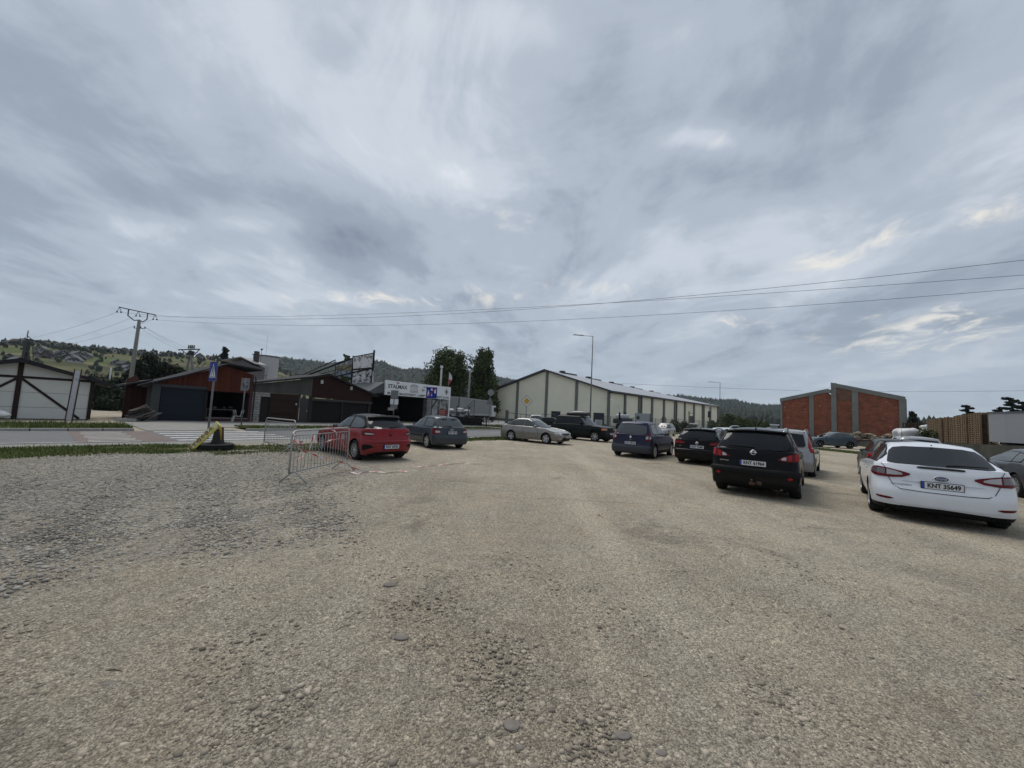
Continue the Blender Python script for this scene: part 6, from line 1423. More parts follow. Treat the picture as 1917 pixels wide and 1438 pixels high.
# rubble heap by the wall
mb=MB(); p=AT(1622,822,48)
for i in range(46): mb.blob((random.uniform(-4.5,4.5),random.uniform(-.8,.8),random.uniform(0,.75)*(1-abs(i-23)/60)),(random.uniform(.2,.6),random.uniform(.2,.5),random.uniform(.12,.35)),seed=i,sub=1,amp=.15)
o=mb.build('rubble_heap',M('rubble',(.22,.19,.14),.95,0,.1,var=(2,.35),island=.4),loc=(p.x,p.y,.7)); tag(o,'low heap of rubble below the red brick wall','rubble')
# ============================================================ trees, hills, far things
def leafcloud(name, clumps, leaf, n, mat, parent=None, seed=1, aspect=1.6, droop=0.0, shell=.55):
    """crown of n leaf-sized faces spread over overlapping clumps (x,y,z,rx,ry,rz)"""
    rg=np.random.default_rng(seed); C=np.array(clumps); vol=(C[:,3]*C[:,4]*C[:,5])**.72; k=rg.choice(len(C),n,p=vol/vol.sum()); c=C[k]
    d=rg.normal(size=(n,3)); d/=np.linalg.norm(d,axis=1)[:,None]; rad=np.where(rg.uniform(0,1,n)<shell,rg.uniform(.75,1.10,n),rg.uniform(.2,1,n))
    lump=1+.16*np.sin(d[:,0]*7+k)+.14*np.sin(d[:,2]*9+k*2)
    P=c[:,:3]+d*c[:,3:]*(rad*lump)[:,None]
    nn=d+rg.normal(size=(n,3))*.7; nn[:,2]+=.35; nn/=np.linalg.norm(nn,axis=1)[:,None]
    t=np.cross(nn,rg.normal(size=(n,3))); t/=np.linalg.norm(t,axis=1)[:,None]; b=np.cross(nn,t); s=leaf*rg.uniform(.55,1.35,n)[:,None]
    V=np.stack([P-t*s*.5,P+b*s*.5*aspect*.6,P+t*s*.5,P-b*s*.5*aspect*.6],1)
    return np_mesh(name,V.reshape(-1,3),np.arange(n*4).reshape(-1,4),mat,4,parent)
def leafmat(name,col,isl=.5): return M(name,col,.75,0,.2,var=(.35,.30),island=isl)
BARK=M('bark',(.055,.045,.036),.9,0,.1,var=(4,.3))
def deciduous(P,h,rx,label,mat,seed,leaf=.3,n=7000,z0=.15,grp=None,limbs=7,cat='tree',name='tree',top=1.0,ncl=26,shape='oval'):
    r=thing(name,label,cat,P,0,grp); rr=random.Random(seed); mb=MB(); mb.path([(0,0,0),(rr.uniform(-.2,.2),0,h*.3),(rr.uniform(-.3,.3),rr.uniform(-.3,.3),h*.6),(0,0,h*.88)],[h*.022,h*.017,h*.010,h*.003],8)
    cl=[]
    for i in range(ncl):
        f=(i+.5)/ncl; z=h*(z0+(1-z0)*f*.93+.02)
        if shape=='oval': w=math.sin(PI*min(1,(f*.80+.14)))**.75
        elif shape=='dome': w=max(.15,1-((f-.36)/.70)**2)**.5*1.05
        elif shape=='cone': w=(1-f)**.8*.95+.1
        elif shape=='spread': w=.6+.4*math.sin(PI*f)
        else: w=1
        a=i*2.4+rr.uniform(-.5,.5); q=rx*w*rr.uniform(.28,.72); s=rx*rr.uniform(.26,.42)*(.55+.45*w); cl.append((math.cos(a)*q,math.sin(a)*q,z,s,s,s*rr.uniform(.7,1.0)*1.15))
        if i%max(1,ncl//limbs)==0: mb.path([(0,0,z*.62),(math.cos(a)*q*.5,math.sin(a)*q*.5,z*.85),(math.cos(a)*q,math.sin(a)*q,z)],[h*.008,h*.005,h*.002],5)
    mb.build('trunk',BARK,r,True); leafcloud('crown',cl,leaf,n,mat,r,seed); return r
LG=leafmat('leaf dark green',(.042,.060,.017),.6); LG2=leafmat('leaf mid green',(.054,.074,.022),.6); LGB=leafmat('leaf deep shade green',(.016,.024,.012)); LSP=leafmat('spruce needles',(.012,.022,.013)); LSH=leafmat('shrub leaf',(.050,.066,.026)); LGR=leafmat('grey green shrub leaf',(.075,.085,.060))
def tree_px(px,pyt,Y,wpx,label,mat,seed,**k):
    top=AT(px,pyt,Y); sc=Y/FPX; return deciduous((top.x,top.y,0),top.z,wpx*sc/2,label,mat,seed,**k)
tree_px(842,655,84,98,'broad dark green tree behind the shop sign, left of the pair',LG,1,n=30000,leaf=.36,z0=.02,ncl=80,shape='dome')
tree_px(907,652,88,66,'slimmer tall tree right of the broad one, beside the warehouse',LG2,2,n=19000,leaf=.36,z0=.02,ncl=60,shape='dome')
tree_px(650,663,70,26,'treetop rising behind the billboards',LG,3,n=2500,leaf=.3,z0=.4)
tree_px(423,647,70,34,'dark spruce behind the red kiosk',LSP,4,n=6000,leaf=.28,z0=.1,shape='cone',ncl=34)
for i,(px,py,Y,w) in enumerate([(283,662,52,70),(318,680,54,62),(262,672,50,48),(340,690,56,50)]):
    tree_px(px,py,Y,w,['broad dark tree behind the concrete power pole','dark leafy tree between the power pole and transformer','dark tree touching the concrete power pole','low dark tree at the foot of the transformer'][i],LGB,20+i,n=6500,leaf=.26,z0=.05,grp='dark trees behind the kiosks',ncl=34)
for i,(px,py,Y,w) in enumerate([(196,712,46,60),(222,706,50,60),(232,728,40,44),(205,742,38,46),(180,700,75,60),(243,735,37,26)]):
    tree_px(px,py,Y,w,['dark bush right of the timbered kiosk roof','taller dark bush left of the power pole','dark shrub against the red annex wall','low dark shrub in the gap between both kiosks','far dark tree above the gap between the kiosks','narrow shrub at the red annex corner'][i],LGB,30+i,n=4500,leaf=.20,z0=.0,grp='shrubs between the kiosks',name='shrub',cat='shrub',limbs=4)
for i,(px,py,Y,w) in enumerate([(1707,768,75,26),(1722,790,70,30)]):
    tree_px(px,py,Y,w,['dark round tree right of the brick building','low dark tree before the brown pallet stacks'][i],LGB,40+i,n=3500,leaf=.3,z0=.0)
def pine(px,pyt,Y,wpx,label,seed,n=9):
    top=AT(px,pyt,Y); h=top.z; r=thing('pine_tree',label,'tree',(top.x,top.y,0),0,'pines beyond the pallets'); rr=random.Random(seed); mb=MB(); mb.path([(0,0,0),(.2,0,h*.5),(0,0,h*.97)],[.25,.18,.04],7); cl=[]; w=wpx*Y/FPX/2
    for i in range(n):
        f=i/(n-1); z=h-(1-f)*h*.42*1.0-.2; a=i*2.5; L_=w*(1-.55*f)*rr.uniform(.5,1); x,y=math.cos(a)*L_,math.sin(a)*L_; mb.path([(0,0,z-.4),(x*.5,y*.5,z-.1),(x,y,z)],[.08,.05,.02],5); cl.append((x*.7,y*.7,z,w*.38,w*.38,h*.022)); cl.append((x*.35,y*.35,z,w*.25,w*.25,h*.02))
    mb.build('trunk',BARK,r,True); leafcloud('crown',cl,.26,3600,LSP,r,seed,shell=.3); return r
pine(1810,758,62,28,'lone flat branched pine above the pallet stacks',5)
pine(1893,744,58,34,'dark pine with layered crown above the container',6,12); pine(1872,762,60,30,'lower pine left of the layered one above the container',7,8); pine(1916,752,60,26,'pine at the right edge above the container',8,9)
# weeds behind the wall and bushes by the warehouse
WEED=leafmat('weed leaf',(.055,.068,.026))
for i,(px,py,Y,w) in enumerate([(1735,808,36,36),(1765,812,35,40),(1790,814,34,36),(1815,812,31,26),(1838,818,29,20),(1716,806,40,22)]):
    p=AT(px,py,Y); r=thing('weed_clump',['weeds in front of the white sacks','weeds below the leftmost light pallets','green weeds in the middle of the light pallets','weeds below the lone pine','weeds by the rightmost pallets','weeds right of the large crumpled sack'][i],'weeds',(p.x,p.y,1.0),0,'weeds on the yard edge'); s=w*Y/FPX/2
    mb=MB(); mb.path([(0,0,0),(0,0,max(.3,p.z-1.0))],[.02,.01],5); mb.build('stem',BARK,r); leafcloud('leaves',[(random.uniform(-s,s)*.6,0,random.uniform(.1,max(.35,p.z-1.0)),s*.5,s*.4,.3) for _ in range(8)],.10,1800,WEED,r,50+i)
for i,(px,py,Y,w) in enumerate([(1263,788,62,30),(1281,790,60,26),(1295,796,60,22),(1247,800,58,16),(1333,788,70,20),(1345,796,75,16)]):
    tree_px(px,py,Y,w,['grey green bush before the warehouse, leftmost of the group','grey green bush before the warehouse door','low bush left of the white van roof','tiny bush behind the navy minivan','bush at the slim concrete pole','low bush at the far warehouse corner'][i],LGR,60+i,n=2600,leaf=.22,z0=.0,grp='bushes along the warehouse fence',name='shrub',cat='shrub',limbs=4)
for i,(px,py,Y,w) in enumerate([(1362,776,120,44),(1385,782,118,40),(1405,786,116,36),(1350,790,110,26),(1425,790,120,30)]):
    tree_px(px,py,Y,w,['round green tree past the far end of the warehouse','green bush row, second from the warehouse','green bush row, third from the warehouse','low bush touching the far lamp post','last low bush before the brick building'][i],LG2,70+i,n=3500,leaf=.38,z0=.0,grp='trees at the foot of the far hill')

# ---- hills from ridge silhouettes: real terrain rising with distance
def hill(name, ridge, r0, r1, mat, amp=.03, nr=26, back=1.6, seed=0, prof=1.3, zpix=None):
    """ridge = [(px, py)] skyline; the ground rises from r0 to the ridge at r1"""
    az=[]; 
    for i in range(len(ridge)-1):
        (x0,y0),(x1,y1)=ridge[i],ridge[i+1]; n=max(2,int(abs(x1-x0)/5))
        for k in range(n): az.append((x0+(x1-x0)*k/n,y0+(y1-y0)*k/n))
    az.append(ridge[-1]); V=[]; rows=nr+6; rg=random.Random(seed); ph=[rg.uniform(0,6) for _ in range(5)]
    for (px,py) in az:
        d=ray(px,py); h=math.hypot(d.x,d.y); ux,uy=d.x/h,d.y/h; te=d.z/h
        for k in range(rows):
            if k<nr: f=k/(nr-1); rad=r0+(r1-r0)*f; zt=(HCAM+te*r1)*(f**prof); nzz=math.sin(ux*23+f*5+ph[0])*math.sin(f*9+ux*11+ph[1]); z=zt+nzz*amp*(HCAM+te*r1)*math.sin(PI*f)
            else: f=(k-nr+1)/6; rad=r1*(1+(back-1)*f); z=(HCAM+te*r1)*(1-.05*f)
            V.append((ux*rad,uy*rad,z-.4 if k else -3))
    n=len(az); F=[(i*rows+k,(i+1)*rows+k,(i+1)*rows+k+1,i*rows+k+1) for i in range(n-1) for k in range(rows-1)]
    o=np_mesh(name,np.array(V),np.array(F),mat,4,smooth=True); struct(o)
    return np.array(V).reshape(n,rows,3)
def field_mat():
    m=bpy.data.materials.new('hill fields'); m.use_nodes=True; N=m.node_tree.nodes; L=m.node_tree.links; b=N['Principled BSDF']; b.inputs['Roughness'].default_value=.95; b.inputs['Specular IOR Level'].default_value=.1
    g=N.new('ShaderNodeNewGeometry'); mp=N.new('ShaderNodeMapping'); mp.inputs['Rotation'].default_value=(0,0,.5); mp.inputs['Scale'].default_value=(.008,.022,.0); L.new(g.outputs['Position'],mp.inputs[0])
    v=N.new('ShaderNodeTexVoronoi'); v.inputs['Scale'].default_value=1; L.new(mp.outputs[0],v.inputs['Vector'])
    sp=N.new('ShaderNodeSeparateXYZ'); L.new(v.outputs['Color'],sp.inputs[0]); r=N.new('ShaderNodeValToRGB'); e=r.color_ramp; e.interpolation='LINEAR'
    cs=[(0,(.070,.088,.028)),(.3,(.098,.100,.040)),(.55,(.130,.118,.062)),(.8,(.066,.076,.030)),(1,(.108,.096,.054))]
    e.elements[0].color=(*cs[0][1],1); e.elements[1].color=(*cs[-1][1],1)
    for p,c in cs[1:-1]: x=e.elements.new(p); x.color=(*c,1)
    L.new(sp.outputs[0],r.inputs[0]); n=N.new('ShaderNodeTexNoise'); n.inputs['Scale'].default_value=.03; n.inputs['Detail'].default_value=8; L.new(g.outputs['Position'],n.inputs['Vector'])
    mr=N.new('ShaderNodeMapRange'); mr.inputs[1].default_value=.35; mr.inputs[2].default_value=.65; mr.inputs[3].default_value=.6; mr.inputs[4].default_value=1.25; L.new(n.outputs[0],mr.inputs[0])
    s=N.new('ShaderNodeVectorMath'); s.operation='SCALE'; L.new(r.outputs[0],s.inputs[0]); L.new(mr.outputs[0],s.inputs['Scale']); L.new(s.outputs[0],b.inputs['Base Color']); return m
FIELD=field_mat(); FORF=M('forest floor',(.012,.018,.010),.95,0,.1,var=(.02,.3))
H1=hill('field_hill',[(-260,640),(-100,640),(0,644),(60,641),(130,650),(200,656),(260,660),(330,664),(380,668),(430,672),(480,678),(530,694),(580,712),(640,740)],150,520,FIELD,nr=30)
H2=hill('wooded_hill',[(430,690),(480,682),(512,678),(560,683),(600,687),(650,690),(700,684),(715,685),(735,694),(752,700),(765,698),(790,699),(830,702),(880,706),(930,714),(960,719),(1010,735),(1060,760)],450,1150,FORF,nr=22,prof=1.5)
H3=hill('far_wooded_hill',[(1180,770),(1240,752),(1275,748),(1297,751),(1325,755),(1362,757),(1378,758),(1400,764),(1430,768),(1460,768),(1520,775),(1600,788),(1680,800),(1800,812)],500,1300,FORF,nr=22,prof=1.5)
def forest(name,Hm,n,k0,k1,size,mat,label,seed,cols=None,ridge=True):
    rg=np.random.default_rng(seed); nc,rows,_=Hm.shape; lo,hi=(0,nc-1) if cols is None else cols
    i=rg.uniform(lo,hi-.01,n); k=rg.uniform(k0,k1,n)
    if ridge: m=n//4; k[:m]=rg.uniform(k1-1.0,k1,m)
    i0=i.astype(int); kk=k.astype(int); fi=(i-i0)[:,None]; fk=(k-kk)[:,None]
    P=(Hm[i0,kk]*(1-fi)+Hm[i0+1,kk]*fi)*(1-fk)+(Hm[i0,kk+1]*(1-fi)+Hm[i0+1,kk+1]*fi)*fk
    s=size*rg.uniform(.5,1.25,n); con=rg.uniform(0,1,n)<.5
    # each tree: a jagged six sided double cone, either pointed or rounded
    A=np.arange(6)*PI/3; V=np.zeros((n,14,3)); 
    for j in range(6):
        w=rg.uniform(.26,.46,n)*s; V[:,j,0]=P[:,0]+np.cos(A[j])*w; V[:,j,1]=P[:,1]+np.sin(A[j])*w; V[:,j,2]=P[:,2]+s*.12*rg.uniform(.4,1.5,n)
        w2=np.where(con,.22,.36)*s*rg.uniform(.75,1.25,n); V[:,6+j,0]=P[:,0]+np.cos(A[j])*w2; V[:,6+j,1]=P[:,1]+np.sin(A[j])*w2; V[:,6+j,2]=P[:,2]+s*.62*rg.uniform(.9,1.1,n)
    V[:,12]=P; V[:,12,2]-=1; V[:,13]=P; V[:,13,2]+=s*np.where(con,1.15,.92)
    F=[]
    for j in range(6): q=(j+1)%6; F+=[(j,q,6+q),(j,6+q,6+j),(6+j,6+q,13)]
    F=np.array(F); Fa=(F[None]+np.arange(n)[:,None,None]*14).reshape(-1,3)
    return tag(np_mesh(name,V.reshape(-1,3),Fa,mat,3),label,'forest',kind='stuff')
FT=leafmat('forest foliage',(.012,.019,.010),.45); FT2=leafmat('forest foliage mixed',(.017,.025,.011),.5)
forest('forest',H2,15000,1,22,15,FT,'dark wooded ridge behind the billboards and shop sign',1)
forest('forest',H3,13000,1,22,15,FT,'wooded hills beyond the far end of the warehouse',2)
forest('hillside_trees',H1,480,25,29.6,4.2,FT2,'scattered trees and hedges on the ridge of the field hill',3,ridge=True)
forest('hillside_trees',H1,210,3,24,3.6,FT2,'scattered trees on the lower slope of the field hill',4,ridge=False)
# ---- houses on the hillside, each its own thing
HW=[M('house wall white',(.42,.41,.39),.8),M('house wall grey',(.20,.19,.18),.8),M('house wall brown',(.08,.055,.04),.8)]; HR=[M('roof tile dark',(.035,.033,.036),.7),M('roof tile brown',(.055,.035,.03),.7),M('roof tile grey',(.10,.10,.11),.7)]
WIN=M('far window',(.03,.035,.04),.2)
def house(P,rz,w,d,h,wm,rm,label):
    r=thing('house',label,'house',P,rz,'houses on the hillside'); mb=MB(); mb.bb((-w/2,-d/2,-1.5),(w/2,d/2,h)); mb.prism([(-w/2,h),(w/2,h),(0,h+w*.38)],-d/2,d/2); mb.build('wall',wm,r)
    mb=MB(); t=.25; e=.7; k=.76
    for sg in(1,-1):
        a=(sg*(w/2+e),h-e*k); b=(0,h+w*.38); pts=[a,(a[0],a[1]+t),(0,b[1]+t),b]; mb.prism(pts if sg<0 else pts[::-1],-d/2-.5,d/2+.5)
    mb.build('roof',rm,r); mb=MB()
    for x in (-w*.25,w*.25): mb.bb((x-.6,-d/2-.04,1.0),(x+.6,-d/2+.02,2.3))
    mb.bb((-.5,-d/2-.04,h-.1),(.5,-d/2+.02,h+1.1)); mb.build('windows',WIN,r)
rr=random.Random(5); 
def hill_at(px,f):
    """point on the field hill in picture column px at height fraction row f"""
    n=H1.shape[0]; best=min(range(n),key=lambda i:abs((Vector(H1[i,20]).x/Vector(H1[i,20]).y)-(ray(px,700).x/ray(px,700).y)) if H1[i,20][1]>0 else 1e9)
    return Vector(H1[best,int(f)])
hl=[]
for px in [8,20,33,44,58,70,82,95,112,128,140,152,190,205,218,232,262,280,300,318,335,352,372,392,410,470,480]: hl.append((px,rr.uniform(27.5,29)))
for px in [64,72,80,88,96,104,112,120,128,136,144,150,158,92,108,124,140]: hl.append((px+rr.uniform(-2,2),rr.uniform(17,23)))
for px in [212,220,228,236,12,25,38]: hl.append((px,rr.uniform(14,19)))
for i,(px,f) in enumerate(hl):
    P=hill_at(px,f); az=math.atan2(-P.x,P.y); k=f/29; s=rr.uniform(.75,1.15)*.62*(.6+.4*k)
    house(P,az+rr.uniform(-.7,.7),8*s,9*s,4.0*s,HW[rr.choice([0,0,1,1,2])],HR[rr.choice([0,0,1,2])],'small detached house with pitched roof on the hillside at left')
for px,py,Y in ((1376,775,900),(1388,773,880),(1418,778,850),(1432,779,860),(1372,771,950)):
    P=AT(px,py,Y); r_=P; house(P,-.4,11,12,6,HW[0],HR[2],'tiny white house low on the far wooded hill')
# long pale roofed halls far right
for (xa,xb,py,Y,lab,hh) in ((1386,1410,793,190,'low grey hall with pale roof far behind the parked cars, left one',4.2),(1404,1456,791.5,210,'long low hall with a bright roof beside the brick building',4.8)):
    a=AT(xa,py,Y); b=AT(xb,py,Y+8); pl=Plane(a,b); r=bthing('far_hall',lab,'hall',pl); rect('wall',0,pl.len,0,a.z-.6,0,18,M('far hall wall',(.17,.18,.19),.7),r); mb=MB(); mb.prism([(-.5,a.z-.7),(pl.len+.5,a.z-.7),(pl.len+.5,a.z-.1),(-.5,a.z-.1)],-.6,9); mb.build('roof',M('far hall roof',(.50,.53,.55),.5),r)
# ============================================================ poles, wires, signs, barriers
GALV=M('galvanised steel',(.33,.335,.33),.5,.3,.4,var=(8,.15)); POSTG=M('grey post',(.14,.145,.15),.5,.3,.4,var=(5,.15)); SIGNBK=M('sign back grey',(.15,.155,.16),.5,.4,.4,var=(3,.2)); POLEC=M('pole concrete',(.185,.185,.172),.9,0,.2,var=(1.2,.12,(1,1,.3)),bump=(20,.3)); STEELD=M('dark steel',(.025,.027,.030),.6,.3)
WIRE=M('wire',(.03,.032,.036),.5)
# big concrete power pole with a fork and cross arm
B=AT(243,700,45); B.z=0; T=AT(261,600,45); r=thing('power_pole','leaning concrete power pole with steel fork and long cross arm','power pole',(B.x,B.y,0))
lean=(T-B); d=Vector((lean.x,lean.y,lean.z)); d=d.normalized()*0+Vector((.035,0,1)).normalized(); ht=T.z
P0=Vector((0,0,0)); P1=Vector((T.x-B.x,T.y-B.y,T.z)); 
k=Vector((P1.x,P1.y,P1.z)); P1=Vector((P1.x*.55,0,P1.z)); mb=MB(); mb.path([P0,P1*.5,P1],[.26,.21,.16],12); mb.build('pole',POLEC,r,True)
off=Vector((T.x-B.x,T.y-B.y,T.z))-P1; r.location=(B.x+off.x,B.y+off.y,0)
def L3(px,py,Y): return AT(px,py,Y)-Vector(r.location)
armL=L3(222.5,575,43.4); armR=L3(292.5,590,46.6); mb=MB(); mb.tube(armL,armR,.055,.055,8); mb.build('cross_arm',STEELD,r)
def lp(t): return armL+(armR-armL)*t
mb=MB(); top=P1+Vector((0,0,.05)); 
for t in (.25,.76):
    q=lp(t); mb.path([q,q+Vector((0,0,-.75)),q.lerp(top,.55)+Vector((0,0,-.62)),top],.06,8)
mb.build('fork',STEELD,r,True)
ins=[]
for t in (.02,.51,.98):
    q=lp(t)
    for s in (-.24,.24):
        e=q+Vector((s,s*.2,-.62)); mb=MB(); mb.path([q,q.lerp(e,.75)],.022,6); c=q.lerp(e,.8)
        mb.lathe([(.001,.08),(.03,.07),(.05,.0),(.10,-.08),(.11,-.12),(.001,-.12)],'z',12,c=tuple(c)); mb.build('insulator',STEELD,r,True); ins.append(Vector(r.location)+c+Vector((0,0,-.1)))
mb=MB(); q=P1+Vector((0,0,-.95)); mb.tube(q+Vector((-.5,-.05,0)),q+Vector((.75,.1,.05)),.04,.04,6)
for x in (-.5,.25,.75): mb.tube(q+Vector((x,0,0)),q+Vector((x,0,.25)),.055,.045,8)
mb.build('low_arm',STEELD,r)
low=Vector(r.location)+q
def wire(A,B,sag,label,rad=.012,n=26,grp=None):
    pts=[]
    for i in range(n+1): t=i/n; p=A.lerp(B,t); p.z-=sag*4*t*(1-t); pts.append(p)
    mb=MB(); mb.path(pts,rad,5); o=mb.build('power_line',WIRE); tag(o,label,'wire',grp); return o
def fitz(px,py,Y): return AT(px,py,Y)
# three conductors passing from the pole over the lot to the right
for (i0,e,mid,lab) in ((1,(1917,487,16.8),(960,581),'upper of three power wires crossing the sky from the pole to the right edge'),(3,(1917,515,18.3),(960,577),'middle power wire crossing the sky to the right edge'),(5,(1917,540,20.0),(960,602.5),'lowest of three power wires crossing the sky to the right edge')):
    A_=ins[i0]; E_=AT(*e); X=A_+(E_-A_)*1.45
    # sag chosen so that the wire passes the measured height at the picture edge and middle
    t_e=1/1.45
    def zline(Zx,sag,t): return A_.z+(Zx-A_.z)*t-sag*4*t*(1-t)
    # plane through the wire: find t where it crosses column 960
    best=min([j/400 for j in range(400)],key=lambda t:abs((A_.x+(X.x-A_.x)*t)/max(.1,(A_.y+(X.y-A_.y)*t))-(ray(*mid).x/ray(*mid).y)))
    ym=A_.y+(X.y-A_.y)*best; zm=AT(mid[0],mid[1],ym).z; ze=E_.z
    a1,b1,c1=best,-4*best*(1-best),zm-A_.z*(1-best); a2,b2,c2=t_e,-4*t_e*(1-t_e),ze-A_.z*(1-t_e); D_=a1*b2-a2*b1; Zx=(c1*b2-c2*b1)/D_; sg=(a1*c2-a2*c1)/D_
    wire(A_,Vector((X.x,X.y,Zx)),sg,lab,.011,60)
for (p1,Y1,i1,lab) in (((62,632),60,0,'upper wire from the pole down to the lattice mast'),((95,645),62,2,'middle wire sloping from the pole to the left'),((135,643),60,4,'lowest wire sloping from the pole to the left')):
    Bp=AT(*p1,Y1) if i1<4 else AT(*p1,Y1); wire(ins[i1],Bp,.25,lab,.012)
for s_,p1,lab in ((.75,(352,652),'upper of three thin wires from the pole to the transformer'),(.75,(346,656),'middle thin wire from the pole to the transformer'),(.0,(338,657),'lowest thin wire from the pole to the transformer')):
    wire(low+Vector((s_,0,.2)),AT(*p1,58),.15,lab,.010)
# distant wire across the right half
wire(AT(1125,716,130),AT(1500,731.5,120),.2,'thin distant wire above the warehouse roof',.035); wire(AT(1640,733,110),AT(2050,729,80),.2,'thin distant wire right of the brick building',.03)
# lattice mast left and double pole transformer
B=AT(50,700,60); B.z=0; r=thing('lattice_mast','dark lattice mast with transformer box behind the timbered kiosk roof','mast',(B.x,B.y,0))
def LB(px,py): v=AT(px,py,60)-B; return v
mb=MB(); tp=LB(52,626)
for px in (38,46,56,62): mb.tube(LB(px,700),LB(48+(px-50)*.12,640),.09,.07,6)
for px,py,qx,qy in ((40,690,58,676),(58,690,44,676),(43,672,57,660),(57,672,46,660),(41,634,60,636),(52,629,60,636),(60,636,62,660),(62,660,62,700),(50,640,52,622)): mb.tube(LB(px,py),LB(qx,qy),.06,.06,5)
mb.build('lattice',STEELD,r)
mb=MB(); c=LB(50,648); mb.box(c,(.55,.5,1.5)); mb.box(LB(55,636),(.8,.5,.2)); c=LB(47,666); mb.box(c,(.5,.5,1.3)); mb.build('transformer_box',STEELD,r)
mb=MB(); mb.lathe([(.001,.3),(.10,.25),(.05,.1),(.12,0),(.05,-.1),(.12,-.2),(.02,-.3)],'z',10,c=tuple(LB(52.5,622))); mb.build('insulator',GALV,r,True)
B=AT(357,715,58); B.z=0; r=thing('transformer_pole','dark A frame transformer pole with spread cross arms behind the red kiosk','power pole',(B.x,B.y,0))
def LB(px,py): return AT(px,py,58)-B
mb=MB(); mb.tube(LB(345,716),LB(354,672),.2,.16,8); mb.tube(LB(363,716),LB(358,662),.2,.16,8); mb.tube(LB(354,673),LB(357,656),.16,.14,8); mb.build('pole',POLEC,r,True)
mb=MB(); mb.tube(LB(334,655),LB(374,654),.09,.09,6); mb.tube(LB(341,656),LB(357,668),.06,.06,5); mb.tube(LB(373,655),LB(360,668),.06,.06,5); mb.tube(LB(346,663),LB(370,660),.05,.05,5)
for px in (353,356.5,359.5,363): mb.lathe([(.02,0),(.14,.1),(.06,.2),(.14,.3),(.05,.4),(.1,.5),(.02,.6)],'z',10,c=tuple(LB(px,653)))
mb.box(LB(358,661),(.55,.5,.6)); mb.build('cross_arms',STEELD,r)
mb=MB(); mb.tube(LB(366,678),LB(383,676),.05,.05,5); mb.tube(LB(366,690),LB(378,676),.05,.05,5); mb.tube(LB(372,694),LB(386,678),.05,.05,5); mb.build('side_bracket',STEELD,r)
# street lamps
def street_lamp(px,pyt,Y,arm_px,label,col,base=None):
    T=AT(px,pyt,Y); r=thing('street_lamp',label,'street lamp',(T.x,T.y,0),0,'tall street lamps'); h=T.z; mb=MB(); mb.path([(0,0,0),(0,0,h*.5),(0,0,h-.05)],[.11,.085,.06],10); mb.build('pole',col,r,True)
    w=arm_px*Y/FPX; dz=math.tan(-.035)*0; mb=MB(); mb.tube((0,0,h-.06),(-w*.45,0,h-.03),.04,.035,8); mb.build('arm',col,r,True); mb=MB(); mb.box((-w*.72,0,h+.02),(w*.55,.30,.10),Matrix.Rotation(.03,3,'Y'),taper=.8); mb.build('lamp_head',col,r,bevel=.02)
street_lamp(1110,629,56,38,'tall street lamp in front of the warehouse gable',POSTG); street_lamp(1348,716,98,23,'smaller looking street lamp at the far warehouse corner',POSTG)
def pole_simple(px,pyb,pyt,Y,r0,label,mat,cat='pole',name='pole',pxt=None):
    T=AT(pxt or px,pyt,Y); mb=MB(); mb.path([(0,0,0),(0,0,T.z)],[r0,r0*.7],10); o=mb.build(name,mat,loc=(T.x,T.y,0),smooth=True); tag(o,label,cat); return o
r=thing('lamp_pole','white pole with a bright floodlight head rising behind the shop sign','lamp',tuple(Vector((AT(827,687,58).x,58,0)))); h=AT(827,687,58).z
mb=MB(); mb.path([(0,0,0),(0,0,h)],[.16,.13],10); mb.build('pole',M('pale pole',(.36,.37,.36),.6),r,True); mb=MB(); mb.box((0,0,h),(.38,.3,.36)); mb.build('lamp_head',M('bright lamp case',(.62,.63,.64),.4),r,bevel=.03)
# flag
p=AT(841,696,56); r=thing('flag','white and red flag hanging on a thin pole by the shop sign','flag',(p.x,p.y,0)); mb=MB(); mb.tube((0,0,0),(0,0,p.z),.035,.02,6); mb.build('flag_pole',GALV,r)
mb=MB(); h=p.z; nn=12
vs=[]
for i in range(nn+1):
    f=i/nn
    for j in range(5): g=j/4; wv=(.06+.62*math.sin(PI*min(1,f*1.15+.05))**.8)*g*.75; vs.append((.02+wv*.9-.25*g*(f-.4)*0,.08*math.sin(f*9+g*5),h-.05-f*2.1-g*.15))
fs=[(i*5+j,(i+1)*5+j,(i+1)*5+j+1,i*5+j+1) for i in range(nn) for j in range(4)]; mb.add(vs,fs); mb.m=[0 if i<nn*.42 else 1 for i in range(nn) for j in range(4)]
mb.build('cloth',[M('flag white',(.55,.55,.56),.7),M('flag red',(.38,.03,.06),.7)],r,True)
# concrete pole near the trees, slim pole far right
p=AT(880,697,62); r=thing('utility_pole','pale concrete pole with a small fork before the two tall trees','pole',(p.x,p.y,0)); mb=MB(); mb.path([(0,0,0),(0,0,p.z)],[.20,.14],10); mb.build('pole',POLEC,r,True); mb=MB(); mb.tube((0,0,p.z-.1),(-.45,0,p.z+.25),.03,.03,6); mb.tube((0,0,p.z-.2),(.5,0,p.z+.28),.03,.03,6); mb.build('fork',GALV,r)
p=AT(1329,752,100); r=thing('utility_pole','slim concrete pole with a dark fitting before the far end of the warehouse','pole',(p.x,p.y,0)); mb=MB(); mb.path([(0,0,0),(0,0,p.z)],[.28,.2],8); mb.build('pole',POLEC,r,True); mb=MB(); mb.box((-.3,-.3,p.z*.55),(.5,.5,1.6)); mb.tube((0,0,p.z),(0.1,0,p.z+.8),.1,.06,6); mb.build('fitting',STEELD,r)
